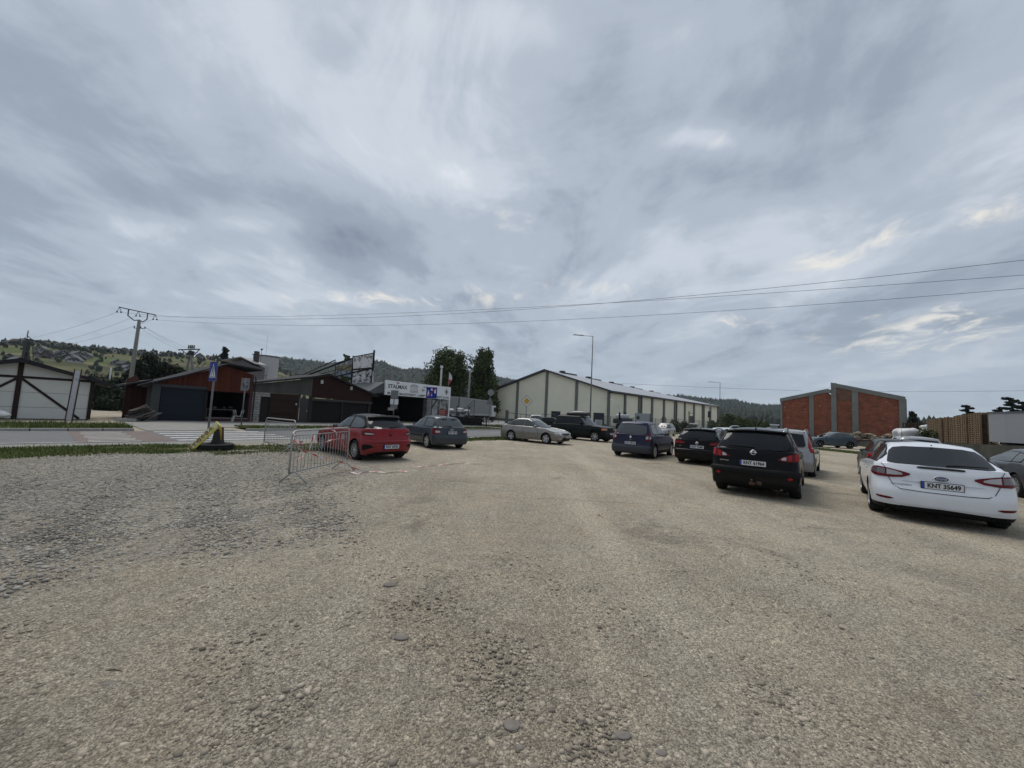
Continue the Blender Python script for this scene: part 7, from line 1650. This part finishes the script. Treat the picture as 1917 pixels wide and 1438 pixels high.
p=AT(1290,770,75); r=thing('wooden_pole','short pale post at the warehouse fence','post',(p.x,p.y,0)); mb=MB(); mb.tube((0,0,0),(0,0,p.z),.13,.11,8); mb.build('post',M('pale wood',(.17,.15,.09),.8),r); mb=MB(); mb.tube((0,0,p.z*.92),(.9,0,p.z*.9),.05,.05,6); mb.build('bracket',M('pale wood'),r)
p=AT(205,690,90); pole_simple(208,720,688,85,.16,'short white pole among the bushes on the left hillside foot',M('pale pole'))
# ladder-like sticker pole on the left island
p0=on_n(122,27.2); tz=AT(131,693,p0.y).z; r=thing('sticker_post','leaning white post strip with black edges covered in faded stickers','post',(p0.x,p0.y,.08)); mb=MB(); mb.box((.14,0,tz/2+.1),(.17,.05,tz-.35)); mb.build('panel',patchy('sticker strip',[(.10,.08,.11),(.44,.43,.45)],3.0,4,(.38,.45)),r,rot=(0,.035,.6)); mb=MB(); mb.box((.03,0,tz/2),(.035,.06,tz)); mb.box((.25,0,tz/2),(.035,.06,tz)); mb.build('rail',M('dark red rail',(.05,.018,.02),.7),r,rot=(0,.035,.6))
# ---- road signs
def sign_post(pos,h,label,cat='sign',name='road_sign',lean=0.0,rad=.035,face=0.0,grp=None):
    r=thing(name,label,cat,(pos.x,pos.y,0),face,grp); r.rotation_euler=(0,lean,face); mb=MB(); mb.tube((0,0,0),(0,0,h),rad,rad,12); mb.build('post',POSTG,r,True); return r
BLUE=M('sign blue',(.006,.022,.22),.5,0,.2); WHS=M('sign face white',(.58,.59,.60),.4,0,.5)
g=G(388,823); r=sign_post(g,3.12,'blue square pedestrian crossing sign on a grey post beside the tyre','sign','road_sign',.03,.038,-.95+PI/2*0)
a_=-1.02; r.rotation_euler=(0,.0,0)
R=Matrix.Rotation(1.02,3,'Z'); z0=2.45
f=bpy.data.objects.new('sign_plate',None)
mb=MB(); mb.box((0,-.05,2.78),(.60,.02,.80)); pt=mb.build('sign_plate',[SIGNBK],r); pt.rotation_euler=(0,0,-.50)
mb=MB(); mb.box((0,-.0625,2.78),(.585,.004,.785)); mb.build('blue_face',BLUE,pt)
mb=MB(); mb.prism([(-.25,2.52),(.25,2.52),(0,3.10)],-.0685,-.066); mb.build('white_triangle',WHS,pt)
mb=MB(); mb.prism([(-.04,2.93),(.04,2.93),(.05,2.75),(-.05,2.75)],-.0725,-.070); mb.prism([(-.05,2.77),(-.01,2.77),(-.11,2.60),(-.15,2.60)],-.0725,-.070); mb.prism([(.01,2.77),(.05,2.77),(.13,2.60),(.09,2.60)],-.0725,-.070); mb.lathe([(.001,0),(.035,0)],'y',12,c=(0,-.0725,2.965))
for x in (-.17,-.06,.05,.16): mb.prism([(x-.03,2.535),(x+.03,2.535),(x+.02,2.58),(x-.02,2.58)],-.0725,-.070)
mb.build('walking_figure',M('sign black',(.012,.012,.014),.5),pt)
g=G(451,801); r=sign_post(g,AT(460,708,g.y).z,'back of a small grey sign with torn stickers before the red kiosk',lean=0.0); mb=MB(); hh=AT(460,708,g.y).z; mb.prism([(-.22,hh-.78),(.12,hh-.78),(.22,hh-.66),(.22,hh),(-.22,hh)],-.02,.0); o=mb.build('sign_plate',SIGNBK,r); o.rotation_euler=(0,0,.5)
mb=MB(); mb.box((0,-.03,hh-.38),(.26,.006,.40)); mb.build('sticker',patchy('sticker remains',[(.03,.03,.035),(.25,.26,.27)],5,3),o)
# group of sign backs with white papers
g=on_n(737,24.9); r=sign_post(g,AT(740,731,g.y).z,'post with grey sign backs and two white papers before the shop'); sc=g.y/FPX
def zat(py,px=740): return AT(px,py,g.y).z
o=None
for (y0,y1,w,dx,m,nm,yy) in ((731,746,14,0,SIGNBK,'sign_back',-.05),(747,757,6,-4.2,WHS,'paper',-.06),(747,757.5,7,4.2,WHS,'paper',-.06),(757,766,13,0,SIGNBK,'sign_back',-.05),(763.5,769,12,-4.5,M('dull sign back',(.22,.21,.20),.6),'small_plate',-.075)):
    mb=MB(); w_=w*sc; mb.bb((dx*sc-w_/2,yy-.012,zat(y1)),(dx*sc+w_/2,yy,zat(y0))); mb.build(nm,m,r)
# end of living street sign
g=on_n(806,25.0); r=sign_post(g,AT(806,744,g.y).z,'blue sign with house, car and walker struck by a red line'); sc=g.y/FPX
def zat(py,px=806): return AT(px,py,g.y).z
w=20*sc; zb_,zt_=zat(745.5),zat(725); mb=MB(); mb.bb((-w/2,-.07,zb_),(w/2,-.05,zt_)); pt=mb.build('sign_plate',BLUE,r); Hh=zt_-zb_
mb=MB(); X=lambda f:-w/2+w*f; Z=lambda f: zb_+Hh*f; y0,y1=-.076,-.072
mb.prism([(X(.10),Z(.15)),(X(.16),Z(.15)),(X(.21),Z(.40)),(X(.26),Z(.15)),(X(.30),Z(.15)),(X(.27),Z(.60)),(X(.14),Z(.60))],y0,y1); mb.lathe([(.001,0),(w*.045,0)],'y',10,c=(X(.2),y0,Z(.68)))
mb.prism([(X(.40),Z(.70)),(X(.60),Z(.70)),(X(.58),Z(.88)),(X(.42),Z(.88))],y0,y1); mb.prism([(X(.47),Z(.2)),(X(.57),Z(.2)),(X(.55),Z(.38)),(X(.49),Z(.38))],y0,y1)
mb.prism([(X(.74),Z(.45)),(X(.90),Z(.45)),(X(.90),Z(.75)),(X(.82),Z(.9)),(X(.74),Z(.75))],y0,y1); mb.build('symbols',WHS,pt)
mb=MB(); beam(mb,(X(.04),Z(.08)),(X(.94),Z(.95)),w*.06,-.082,-.078); mb.build('red_line',M('sign red',(.36,.03,.05),.5),pt)
# priority road sign
Pd=AT(986,751,40); r=sign_post(Vector((Pd.x,Pd.y,0)),Pd.z,'yellow and white diamond priority road sign before the warehouse',rad=.04); s=11.2*40/FPX; z=Pd.z
for k,m,nm,y in ((1.0,M('sign black'),'sign_plate',-.05),(.93,WHS,'white_face',-.072),(.56,M('sign yellow',(.50,.30,.015),.45),'yellow_face',-.078)):
    q=s*k; mb=MB(); mb.prism([(0,z-q),(q,z),(0,z+q),(-q,z)],y,y+.02 if k==1 else y+.004); mb.build(nm,m,r)
# sign backs by the truck
Pd=AT(919,738,48); r=sign_post(Vector((AT(918,738,48).x,48,0)),AT(919,730,48).z,'grey backs of a round and a triangular sign on one post by the truck'); sc=48/FPX
mb=MB(); mb.lathe([(.001,0),(6.0*sc,0),(6.0*sc,-.03),(.001,-.03)],'y',26,c=(.05,-.04,AT(919,735,48).z)); mb.build('round_back',M('light sign back',(.20,.22,.22),.5,.3),r)
mb=MB(); za,zb_=AT(918,743,48).z,AT(918,757,48).z; mb.prism([(-7*sc,zb_),(7*sc,zb_),(0,za)],-.07,-.05); mb.build('triangle_back',SIGNBK,r)
# small dark diamond board
Pd=AT(1194,782,52); r=sign_post(Vector((Pd.x,Pd.y,0)),Pd.z,'small dark green diamond board on a post behind the navy minivan',rad=.03); mb=MB(); q=4.4*52/FPX; mb.prism([(0,Pd.z-q),(q,Pd.z),(0,Pd.z+q),(-q,Pd.z)],-.06,-.04); mb.build('board',M('green black board',(.02,.028,.022),.6,var=(8,.4)),r)
# ---- tyre with concrete foot and toppled yellow letter board
c=G(402,842); cx,cy=c.x,c.y; mb=MB(); R_=.50; mb.lathe([(.27,.03),(.30,.0),(.42,-.01),(.485,.03),(.50,.10),(.49,.17),(.43,.205),(.31,.20),(.27,.17)],'z',44,closed=True); 
for i in range(44):
    a=2*PI*i/44; mb.box((.497*math.cos(a),.497*math.sin(a),.10),(.018,.035,.15),Matrix.Rotation(a,3,'Z'))
o=mb.build('tyre',TYRE,smooth=True,loc=(cx,cy,.005)); o.data.set_sharp_from_angle(angle=.6); tag(o,'large worn black tyre lying flat on the verge','tyre')
r=thing('sign_foot','black tapered stump standing in the middle of the tyre','stand',(cx+.03,cy+.05,.05)); mb=MB()
mb.add([(-.26,-.15,.0),(.26,-.15,.0),(.24,.15,.0),(-.24,.15,.0),(-.15,-.11,.28),(.16,-.11,.28),(.16,.11,.28),(-.15,.11,.28),(-.13,-.08,.56),(.13,-.08,.70),(.13,.08,.70),(-.13,.08,.56)],[(0,1,5,4),(1,2,6,5),(2,3,7,6),(3,0,4,7),(4,5,9,8),(5,6,10,9),(6,7,11,10),(7,4,8,11),(8,9,10,11)]); mb.v=[(x*.8,y,z) for x,y,z in mb.v]; mb.build('stump',M('black concrete stump',(.014,.014,.015),.8,var=(6,.3)),r,bevel=.02)
YEL=M('yellow board',(.62,.54,.10),.5,0,.4,var=(4,.15)); YEL2=M('faded pale yellow board',(.66,.66,.40),.5,var=(4,.1))
pa=AT(358,843,12.35); pb=AT(408,793,12.25); v=pb-pa; ln=v.length; an=math.atan2(v.z,v.x)
r=thing('letter_board','long toppled yellow letter board leaning from the grass onto the stump','sign',((pa.x+pb.x)/2,(pa.y+pb.y)/2-.02,(pa.z+pb.z)/2)); r.rotation_euler=(0,-an,0)
mb=MB(); mb.box((0,0,0),(ln,.05,.19)); mb.build('board',YEL,r,bevel=.004); mb=MB(); mb.box((0,-.028,.02),(ln*.99,.008,.14)); fc=mb.build('pale_face',YEL2,r)
for i,ch_ in enumerate('MYJNIA'):
    x=-ln/2+.10+i*(ln-.20)/6.0; mb=MB(); mb.box((x+.0,-.034,.02),(.095,.004,.125)); mb.build('letter_panel',[M('faded orange panel',(.42,.25,.12),.6),M('faded yellow panel',(.48,.42,.14),.6)][i%2],fc); 
o=text_obj('MYJNIA','board_lettering',.12,M('faded brown letters',(.14,.08,.05),.7),fc,(0,-.039,.02),(PI/2,0,0),sx=1.0); wid=max(v.co.x for v in o.data.vertices)-min(v.co.x for v in o.data.vertices); o.scale=(ln*.80/wid,1,1); o.location.x=-.06
mb=MB(); mb.path([(ln/2-.03,.0,-.02),(ln/2-.10,.02,-.20),(ln/2-.30,.02,-.44)],[.04,.035,.015],6); mb.build('bent_bracket',M('ochre bracket',(.34,.20,.02),.5),r,True)
# ---- steel crowd barriers
def barrier(A,B,label,h=1.08,tag_=True):
    v=B-A; L_=v.length; r=thing('crowd_barrier',label,'barrier',(A.x,A.y,0),math.atan2(v.y,v.x),'galvanised crowd barriers'); mb=MB(); z0=.24; rd=.12; rt=.020
    pts=[(0,0,z0-.02)]+[(0,0,h-rd)]+[(rd*(1-math.cos(a)),0,h-rd+rd*math.sin(a)) for a in (PI/6,PI/3,PI/2)]+[(L_-rd,0,h)]+[(L_-rd+rd*math.sin(a),0,h-rd+rd*math.cos(a)) for a in (PI/6,PI/3,PI/2)]+[(L_,0,z0-.02)]
    mb.path(pts,rt,10); mb.path([(0,0,z0),(L_,0,z0)],rt*.85,10); mb.path([(.02,0,h-.10),(L_-.02,0,h-.10)],rt*.55,8); mb.build('frame',GALV,r,True)
    n=19
    for i in range(1,n):
        x=L_*i/n; mb=MB(); mb.tube((x,0,z0),(x,0,h-.10),.0065,.0065,6); mb.build('bar',GALV,r,True)
    for x in (.16,L_-.16):
        for sg in(1,-1): mb=MB(); mb.path([(x,0,z0+.0),(x,sg*.06,z0-.03),(x,sg*.30,.012)],.016,8); mb.build('foot',GALV,r,True)
    mb=MB(); mb.box((L_*.86,-.015,h-.22),(.10,.012,.13)); mb.build('name_plate',M('plate grey',(.25,.26,.26),.5),r); return r
bA=Vector((-4.42,7.92,0)); bB=Vector((-4.22,10.22,0)); barrier(bA,bB,'near steel crowd barrier wrapped in red and white tape')
cA=Vector((-8.72,13.85,0)); cB=Vector((-7.02,12.70,0)); barrier(cA,cB,'farther steel crowd barrier standing beside the zebra crossing')
# ---- barrier tape
def tape_mat():
    m=bpy.data.materials.new('red white tape'); m.use_nodes=True; N=m.node_tree.nodes; L=m.node_tree.links; b=N['Principled BSDF']; b.inputs['Roughness'].default_value=.45
    tc=N.new('ShaderNodeUVMap'); sp=N.new('ShaderNodeSeparateXYZ'); L.new(tc.outputs[0],sp.inputs[0]); a=N.new('ShaderNodeMath'); a.operation='ADD'; L.new(sp.outputs[0],a.inputs[0]); L.new(sp.outputs[1],a.inputs[1])
    f=N.new('ShaderNodeMath'); f.operation='FRACT'; L.new(a.outputs[0],f.inputs[0]); g=N.new('ShaderNodeMath'); g.operation='GREATER_THAN'; g.inputs[1].default_value=.5; L.new(f.outputs[0],g.inputs[0])
    x=N.new('ShaderNodeMix'); x.data_type='RGBA'; x.inputs[6].default_value=(.46,.045,.055,1); x.inputs[7].default_value=(.60,.58,.57,1); L.new(g.outputs[0],x.inputs[0]); L.new(x.outputs[2],b.inputs['Base Color']); return m
TAPE=tape_mat()
def tape(pts,label,wid=.034,twist=3.0,sag=0.0,seed=1,flat=False):
    P=[]; rr=random.Random(seed)
    for a,b in zip(pts,pts[1:]):
        a,b=Vector(a),Vector(b); n=max(3,int((b-a).length/.06))
        for i in range(n): t=i/n; p=a.lerp(b,t); p.z-=sag*4*t*(1-t); P.append(p)
    P.append(Vector(pts[-1])); V=[]; ac=0; U_=[]; ph=rr.uniform(0,6)
    for i,p in enumerate(P):
        d=(P[min(i+1,len(P)-1)]-P[max(i-1,0)]).normalized(); up=Vector((0,0,1)); s=d.cross(up)
        if s.length<.05: s=Vector((1,0,0))
        s.normalize(); q=s.cross(d).normalized(); th=ph+twist*ac*.9+.5*math.sin(ac*5)
        if flat: th=.35*math.sin(ac*7+ph)
        w=(s*math.cos(th)+q*math.sin(th))*wid*.5*(1 if not flat else .9)*rr.uniform(.75,1.0)
        if flat: p=p+s*.03*math.sin(ac*4+ph)+Vector((0,0,.018+.014*math.sin(ac*11)))
        V+=[p-w,p+w]; U_.append(ac*2.6)
        if i<len(P)-1: ac+=(P[i+1]-P[i]).length
    me=bpy.data.meshes.new('tape'); n=len(P); F=[(2*i,2*i+2,2*i+3,2*i+1) for i in range(n-1)]; me.from_pydata(V,[],F); uv=me.uv_layers.new(name='UVMap')
    for fi in range(n-1):
        for k,(u,v) in enumerate(((U_[fi],0),(U_[fi+1],0),(U_[fi+1],.35),(U_[fi],.35))): uv.data[fi*4+k].uv=(u,v)
    me.materials.append(TAPE); o=bpy.data.objects.new('barrier_tape',me); COL.objects.link(o); tag(o,label,'tape','red and white barrier tape'); return o
def OB(f,z,out=.03): p=bA.lerp(bB,f); return (p.x+out,p.y,z)     # point on the near barrier
tape([OB(.0,.80),OB(.33,.52,.05),G(600,856,.30)+Vector((.0,0,0)) if False else OB(.62,.30,.30),(-3.55,9.75,.03)],'tape running down from the barrier post to the ground',seed=2,sag=.02)
tape([OB(.62,1.10),OB(.78,.75,.08),OB(.98,.28,.14)],'tape strip slanting from the barrier top to its right foot',seed=3,wid=.055,twist=2)
tape([OB(.04,.86,-.03),OB(.40,.76,-.06),OB(.66,.80,-.04),OB(.99,.86,-.02)],'tape stretched level across the barrier bars',seed=4,sag=.015)
tape([OB(.60,1.11,-.02),OB(.64,1.02,.06),OB(.70,.98,.02)],'short tape loop tied to the top rail',seed=6,wid=.06)
tape([OB(.0,.88),OB(.12,.86,.07),OB(.0,.78,.02),OB(.10,.80,.06),OB(.02,.83,.05)],'bunch of tape knotted round the left barrier post',seed=7,wid=.05,twist=8)
tape([OB(.42,.74,-.1),OB(.50,.95,-.25),OB(.42,.60,-.2),OB(.20,.46,-.1),OB(.05,.42,.02)],'loose tape tangle hanging inside the barrier',seed=8,twist=5)
tape([(cB.x,cB.y,1.0),(cB.x+.05,cB.y,.72),(cB.x+.12,cB.y-.1,.85)],'tape end knotted to the right post of the far barrier',seed=9,wid=.05)
tape([OB(.02,.82,-.05),tuple(Vector(OB(.02,.82,-.05)).lerp(Vector((cB.x,cB.y,.75)),.5)+Vector((0,0,-.12))),(cB.x,cB.y,.78)],'tape stretched between the two barriers',seed=10,sag=.06)
gp=lambda x,y: tuple(G(x,y,.004))
tape([gp(652,885),gp(668,889),gp(690,883),gp(718,886),gp(742,883),gp(762,884)],'crumpled tape lying on the gravel by the barrier foot',seed=11,flat=True,wid=.06)
tape([gp(775,877),gp(812,872),gp(845,869),gp(884,867)],'thin tape end trailing away across the gravel',seed=12,flat=True,wid=.05)
# ---- pile of slabs beside the red kiosk
mb=MB(); p=on_n(265,33.6); rr=random.Random(4)
for i in range(15): mb.box((rr.uniform(-.6,.6)*(1-i/22),rr.uniform(-.3,.3),.06+i*.055),(rr.uniform(.7,1.3),.6,.05),Matrix.Rotation(rr.uniform(-.3,.3),3,'Z')@Matrix.Rotation(-.45+rr.uniform(-.15,.15),3,'Y'))
o=mb.build('slab_pile',M('weathered slabs',(.10,.09,.08),.95,0,.1,var=(3,.3),island=.3),loc=(p.x,p.y,.05),rot=(0,0,.9)); tag(o,'leaning pile of weathered slabs left of the red kiosk pillar','slab pile')
p=on_n(238,33.0); mb=MB(); mb.box((0,0,.08),(.9,.25,.16),Matrix.Rotation(.9,3,'Z')); o=mb.build('concrete_block',KERB,loc=(p.x,p.y,.04),bevel=.01); tag(o,'pale concrete block lying left of the slab pile','block')
p=on_n(4,33.3); mb=MB(); mb.blob((0,0,.2),(.35,.25,.18),seed=3,sub=3,amp=.08); o=mb.build('white_bag',WS,smooth=True,loc=(p.x,p.y,.1)); tag(o,'white plastic bag at the foot of the timbered kiosk','bag')
# ---- warehouse fence, gate and yard things
GF=M('grey green fence steel',(.085,.095,.085),.6,.3)
def fence(pxa,pxb,Y0,Y1,h,label,n=14,bars=60):
    a=AT(pxa,790,Y0); b=AT(pxb,790,Y1); pl=Plane(a,b); r=bthing('fence',label,'fence',pl)
    for i in range(n+1): mb=MB(); u=pl.len*i/n; mb.tube((u,0,0),(u,0,h),.04,.04,6); mb.build('post',GF,r)
    mb=MB(); 
    for z in (h*.2,h*.55,h*.93): mb.bb((0,-.012,z),(pl.len,.012,z+.03))
    for i in range(bars): u=pl.len*(i+.5)/bars; mb.bb((u-.008,-.008,.1),(u+.008,.008,h*.97))
    mb.build('mesh_panel',GF,r)
fence(1132,1258,72,74,2.2,'thin steel mesh fence before the warehouse, behind the navy minivan',12,110); fence(1258,1345,74,104,2.4,'thin steel mesh fence along the far half of the warehouse',10,90)
a=AT(946,790,66); b=AT(1012,790,64); pl=Plane(a,b); r=bthing('sliding_gate','grey green steel gate with truss frame before the warehouse gable','gate',pl); hh=pl.uv(948,768)[1]
rect('gate_post',0,.45,0,hh,-.2,.2,GF,r); mb=MB(); L_=pl.len
mb.tube((.4,0,hh-.4),(L_*.88,0,hh-.7),.06,.06,6); mb.tube((L_*.88,0,hh-.7),(L_,0,hh-1.7),.05,.05,6); mb.tube((.4,0,.3),(L_,0,.3),.06,.06,6)
for i in range(6): u=.5+(L_-.8)*i/5; mb.tube((u,0,.3),(u,0,hh-.5-.2*i/5),.03,.03,5)
mb.tube((L_*.5,0,.3),(L_*.72,0,hh-.7),.04,.04,5); mb.tube((L_*.9,0,.3),(L_*.72,0,hh-.7),.04,.04,5); mb.build('gate_frame',GF,r)
a=AT(1014,790,62); mb=MB(); 
for dx in (0,2.2): mb.tube((dx,0,0),(dx,0,1.9),.04,.04,6)
mb.tube((0,0,1.9),(2.2,0,1.9),.04,.04,6); mb.tube((0,0,1.1),(2.2,0,1.1),.03,.03,6); o=mb.build('bar_rack',GF,loc=(a.x,a.y,0)); tag(o,'small steel bar rack between gate and off roader','rack')
a=AT(933,790,60); mb=MB()
for dx in (-1.1,0,.9): mb.tube((dx,0,0),(dx,0,1.1),.03,.03,6)
mb.tube((-1.1,0,1.1),(.9,0,1.1),.03,.03,6); mb.tube((-1.1,0,.6),(.9,0,.6),.025,.025,6); o=mb.build('railing',GF,loc=(a.x,a.y,0)); tag(o,'short pedestrian railing right of the truck cab','railing')
# pale hoarding, dark lorry, small lamp
a=AT(1188,790,68); b=AT(1216,790,67); pl=Plane(a,b); r=bthing('hoarding','plain pale grey hoarding board in front of the warehouse side','hoarding',pl); rect('board',0,pl.len,.4,pl.uv(1200,774)[1],0,.1,M('pale hoarding',(.28,.30,.31),.6),r); rect('post',pl.len,pl.len+.15,0,pl.uv(1200,774)[1],0,.15,GF,r)
p=AT(1172,800,60); r=thing('lorry','dark lorry front with white air deflector behind the navy minivan','lorry',(p.x,p.y,0),.35); k=60/FPX
zt_=AT(1172,773,60).z; mb=MB(); mb.bb((-.95,-.2,1.0),(1.0,2.2,zt_-.9),0); mb.bb((-1.25,-.5,.5),(.9,.2,1.9),0); mb.build('cab',M('dark lorry paint',(.02,.025,.03),.4),r,bevel=.12)
mb=MB(); mb.bb((-.7,.2,zt_-.9),(.85,2.0,zt_-.25)); mb.build('air_deflector',M('pale deflector',(.40,.42,.43),.5),r,bevel=.2); mb=MB(); mb.bb((-.85,-.24,zt_-1.75),(.85,-.18,zt_-1.0)); mb.build('windscreen',GLASS,r); mb=MB(); mb.bb((1.1,1.8,.9),(1.35,2.2,zt_+.1)); mb.build('exhaust_stack',STEELD,r)
for sx in (-1,.85): mb=MB(); mb.lathe([(.2,-.15),(.5,-.15),(.52,0),(.5,.15),(.2,.15)],'y',20,c=(sx,.5,.52)); o=mb.build('wheel',TYRE,r,True)
mb=MB(); mb.bb((-1.5,-.3,1.6),(-1.3,-.1,2.7)); mb.build('mirror',BLACKP,r)
p=AT(1159,757,64); r=thing('lamp_pole','thin white lamp post with slanting head left of the dark lorry','lamp',(p.x,p.y,0)); mb=MB(); mb.path([(0,0,0),(0,0,p.z-.6)],[.09,.06],8); mb.build('pole',M('pale pole'),r,True); mb=MB(); mb.path([(0,0,p.z-.6),(-.6,0,p.z+.2),(-1.5,0,p.z+.75)],[.05,.07,.05],6); mb.build('lamp_head',SIGNW,r,True)
# grey curtain sided truck with white cab
a=AT(843,770,66); b=AT(859,770,58); c_=AT(925,770,72)
pl=Plane(b,c_); r=bthing('truck','truck with plain grey curtain trailer and white cab beside the shop','truck',pl); zt_=pl.uv(860,744.5)[1]; L_=pl.len
CUR=M('grey curtain',(.22,.232,.23),.6,0,.3,var=(.4,.06))
rect('trailer_side',0,L_-1.2,1.25,zt_,0,2.5,CUR,r); rect('roof_rail',-.05,L_-1.15,zt_,zt_+.12,-.04,2.54,M('rail pale',(.30,.32,.31),.5),r); rect('corner_post',-.12,.0,1.1,zt_+.05,-.03,.08,STEELD,r); rect('rear_door',-.10,.0,1.2,zt_,.09,2.5,CUR,r); rect('chassis',.5,L_-.8,.75,1.1,.5,2.0,STEELD,r); rect('side_guard',4,L_-2.5,.5,.62,.0,.1,M('guard pale',(.3,.31,.3),.5),r); rect('side_board',0,L_-1.2,1.1,1.45,-.02,.0,M('guard pale'),r)
mb=MB(); mb.bb((L_-1.0,.05,.9),(L_+1.1,2.45,3.0)); cab=mb.build('cab',M('white cab paint',(.55,.56,.57),.35,0,.5,coat=.5),r,bevel=.18); mb=MB(); mb.bb((L_-.1,.01,1.9),(L_+.8,.06,2.7)); mb.build('cab_window',GLASS,cab); mb=MB(); mb.bb((L_+1.15,-.3,1.8),(L_+1.3,-.05,2.6)); mb.tube((L_+1.0,.1,2.5),(L_+1.2,-.2,2.5),.03,.03,6); mb.build('mirror',BLACKP,cab)
for u in (L_-7,L_-5.8,L_-4.6,L_+.2): mb=MB(); mb.lathe([(.001,-.1),(.22,-.1),(.24,-.14),(.48,-.15),(.5,0),(.48,.15),(.2,.15)],'y',24,c=(u,.35,.5)); mb.build('wheel',TYRE,r,True)
# wrapped goods on a rack, ornamental gate panel and dark metalwork before the truck
p=AT(860,785,47); 
for i,(dx,dz,s) in enumerate(((-1.0,1.75,.42),(.1,1.8,.55),(.75,1.7,.5),(.3,1.25,.5),(-.6,1.2,.45))):
    mb=MB(); mb.blob((0,0,0),(s*.85,s*.6,s*.45),seed=60+i,sub=3,amp=.12); o=mb.build('wrapped_bale',WS,smooth=True,loc=(p.x+dx,p.y,dz)); tag(o,['white wrapped bale at the left end beside the shop post','white wrapped bale on top in the middle','white wrapped bale on top at right','white wrapped bale below the middle one','white wrapped bale below at left'][i],'bale')
r=thing('storage_rack','dark steel storage rack carrying white wrapped bales','rack',(p.x,p.y,0)); mb=MB()
for dx in (-1.6,-.3,1.1): mb.tube((dx,-.5,0),(dx,-.5,2.3),.05,.05,6); mb.tube((dx,.5,0),(dx,.5,2.3),.05,.05,6)
for z in (.9,1.45): mb.bb((-1.6,-.55,z),(1.1,.55,z+.05))
mb.build('rack_frame',STEELD,r)
p=AT(878,786,46); r=thing('iron_gate_panel','ornamental wrought iron gate panel with slanting top before the truck','gate panel',(p.x,p.y,0),.15); mb=MB(); w0,w1=-.9,.55; zt0,zt1=1.75,3.1
mb.tube((w0,0,.8),(w1,0,.8),.03,.03,6); mb.tube((w1,0,.8),(w1,0,zt1),.035,.035,6); mb.tube((w0,0,.8),(w0,0,zt0),.03,.03,6); mb.tube((w0,0,zt0),(w1,0,zt1),.03,.03,6)
for i in range(1,9): u=w0+(w1-w0)*i/9; mb.tube((u,0,.8),(u,0,zt0+(zt1-zt0)*i/9),.014,.014,5)
for i in range(4):
    u=w0+.3+.3*i; z=1.45+.32*i; mb.path([(u+.16*math.cos(t),-.02,z+.16*math.sin(t)) for t in [2*PI*j/12 for j in range(13)]],.016,5)
mb.build('ironwork',STEELD,r)
p=AT(882,796,44.5); mb=MB(); rr=random.Random(9)
for i in range(26): x=-1.9+3.6*i/25; mb.tube((x,rr.uniform(-.2,.2),.05),(x+rr.uniform(-.1,.1),rr.uniform(-.2,.2),rr.uniform(.75,1.15)),.03,.03,5)
for z in (.2,.55,.95): mb.bb((-1.9,-.25,z),(1.75,.25,z+.05))
for x in (-1.9,0,1.75): mb.bb((x-.04,-.3,0),(x+.04,.3,1.2))
mb.bb((-1.8,-.05,.1),(1.2,.1,1.0)); o=mb.build('metal_stack',M('black ironware',(.010,.010,.012),.7,.3),loc=(p.x,p.y,0),rot=(0,0,.15)); tag(o,'long dark stack of ironware standing along the shop yard edge','ironware')
# cars in the far yard
generic('white car in the yard, roof just above the silver sedan',MATS['white paint two'],AT(999,785,58).x,58,(.9,-.3),H=1.7,parts=False,group='cars in the warehouse yard',glass=GLASS_L); generic('dark car in the yard between silver sedan and off roader',MATS['dark grey paint'],AT(1022,785,52).x,52,(.9,-.3),H=1.5,group='cars in the warehouse yard'); generic('pale car in the yard behind the navy minivan',silv,AT(1249,800,47).x,47,(-.6,-.8),H=1.5,group='cars in the warehouse yard',glass=GLASS_L)
p=AT(1298,790,82); r=thing('delivery_van','small white topped van behind the black estate','van',(p.x,p.y,0),-.42); zt_=AT(1298,792.5,82).z; mb=MB(); mb.bb((-.85,-1.0,.35),(.85,2.4,zt_-.25)); mb.build('body',M('grey van paint',(.16,.17,.18),.4),r,bevel=.12); mb=MB(); mb.bb((-.9,-1.05,zt_-.25),(.9,2.4,zt_)); mb.build('roof',M('white cab paint'),r,bevel=.1); mb=MB(); mb.bb((-.7,-1.03,1.1),(.7,-.98,zt_-.4)); mb.build('windscreen',GLASS_L,r)
for sx in(-.8,.65): mb=MB(); mb.lathe([(.15,-.1),(.31,-.1),(.33,0),(.31,.1),(.15,.1)],'y',20,c=(sx,-.3,.33)); o=mb.build('wheel',TYRE,r,True,rot=(0,0,0))
# pale gas cage at warehouse gate
p=AT(1121,795,70); mb=MB()
for i in range(2):
    mb.box((-.35+i*.62,0,.75),(.55,.7,1.3))
o=mb.build('tank_crates',M('pale tank',(.34,.36,.38),.5,var=(2,.1)),loc=(p.x,p.y,0)); tag(o,'row of pale caged tanks in the warehouse gateway','tanks')
# ---- haze: thin even air over the whole valley
mb=MB(); mb.bb((-1950,-420,-4.2),(1950,1950,330)); hz_=mb.build('haze',bpy.data.materials.new('haze air')); hz_['kind']='stuff'; hm_=hz_.data.materials[0]; hm_.use_nodes=True; N=hm_.node_tree.nodes; N.remove(N['Principled BSDF']); v=N.new('ShaderNodeVolumePrincipled'); v.inputs['Density'].default_value=.00011; v.inputs['Color'].default_value=(.74,.87,1.0,1); v.inputs['Anisotropy'].default_value=.1; hm_.node_tree.links.new(v.outputs[0],N['Material Output'].inputs['Volume'])
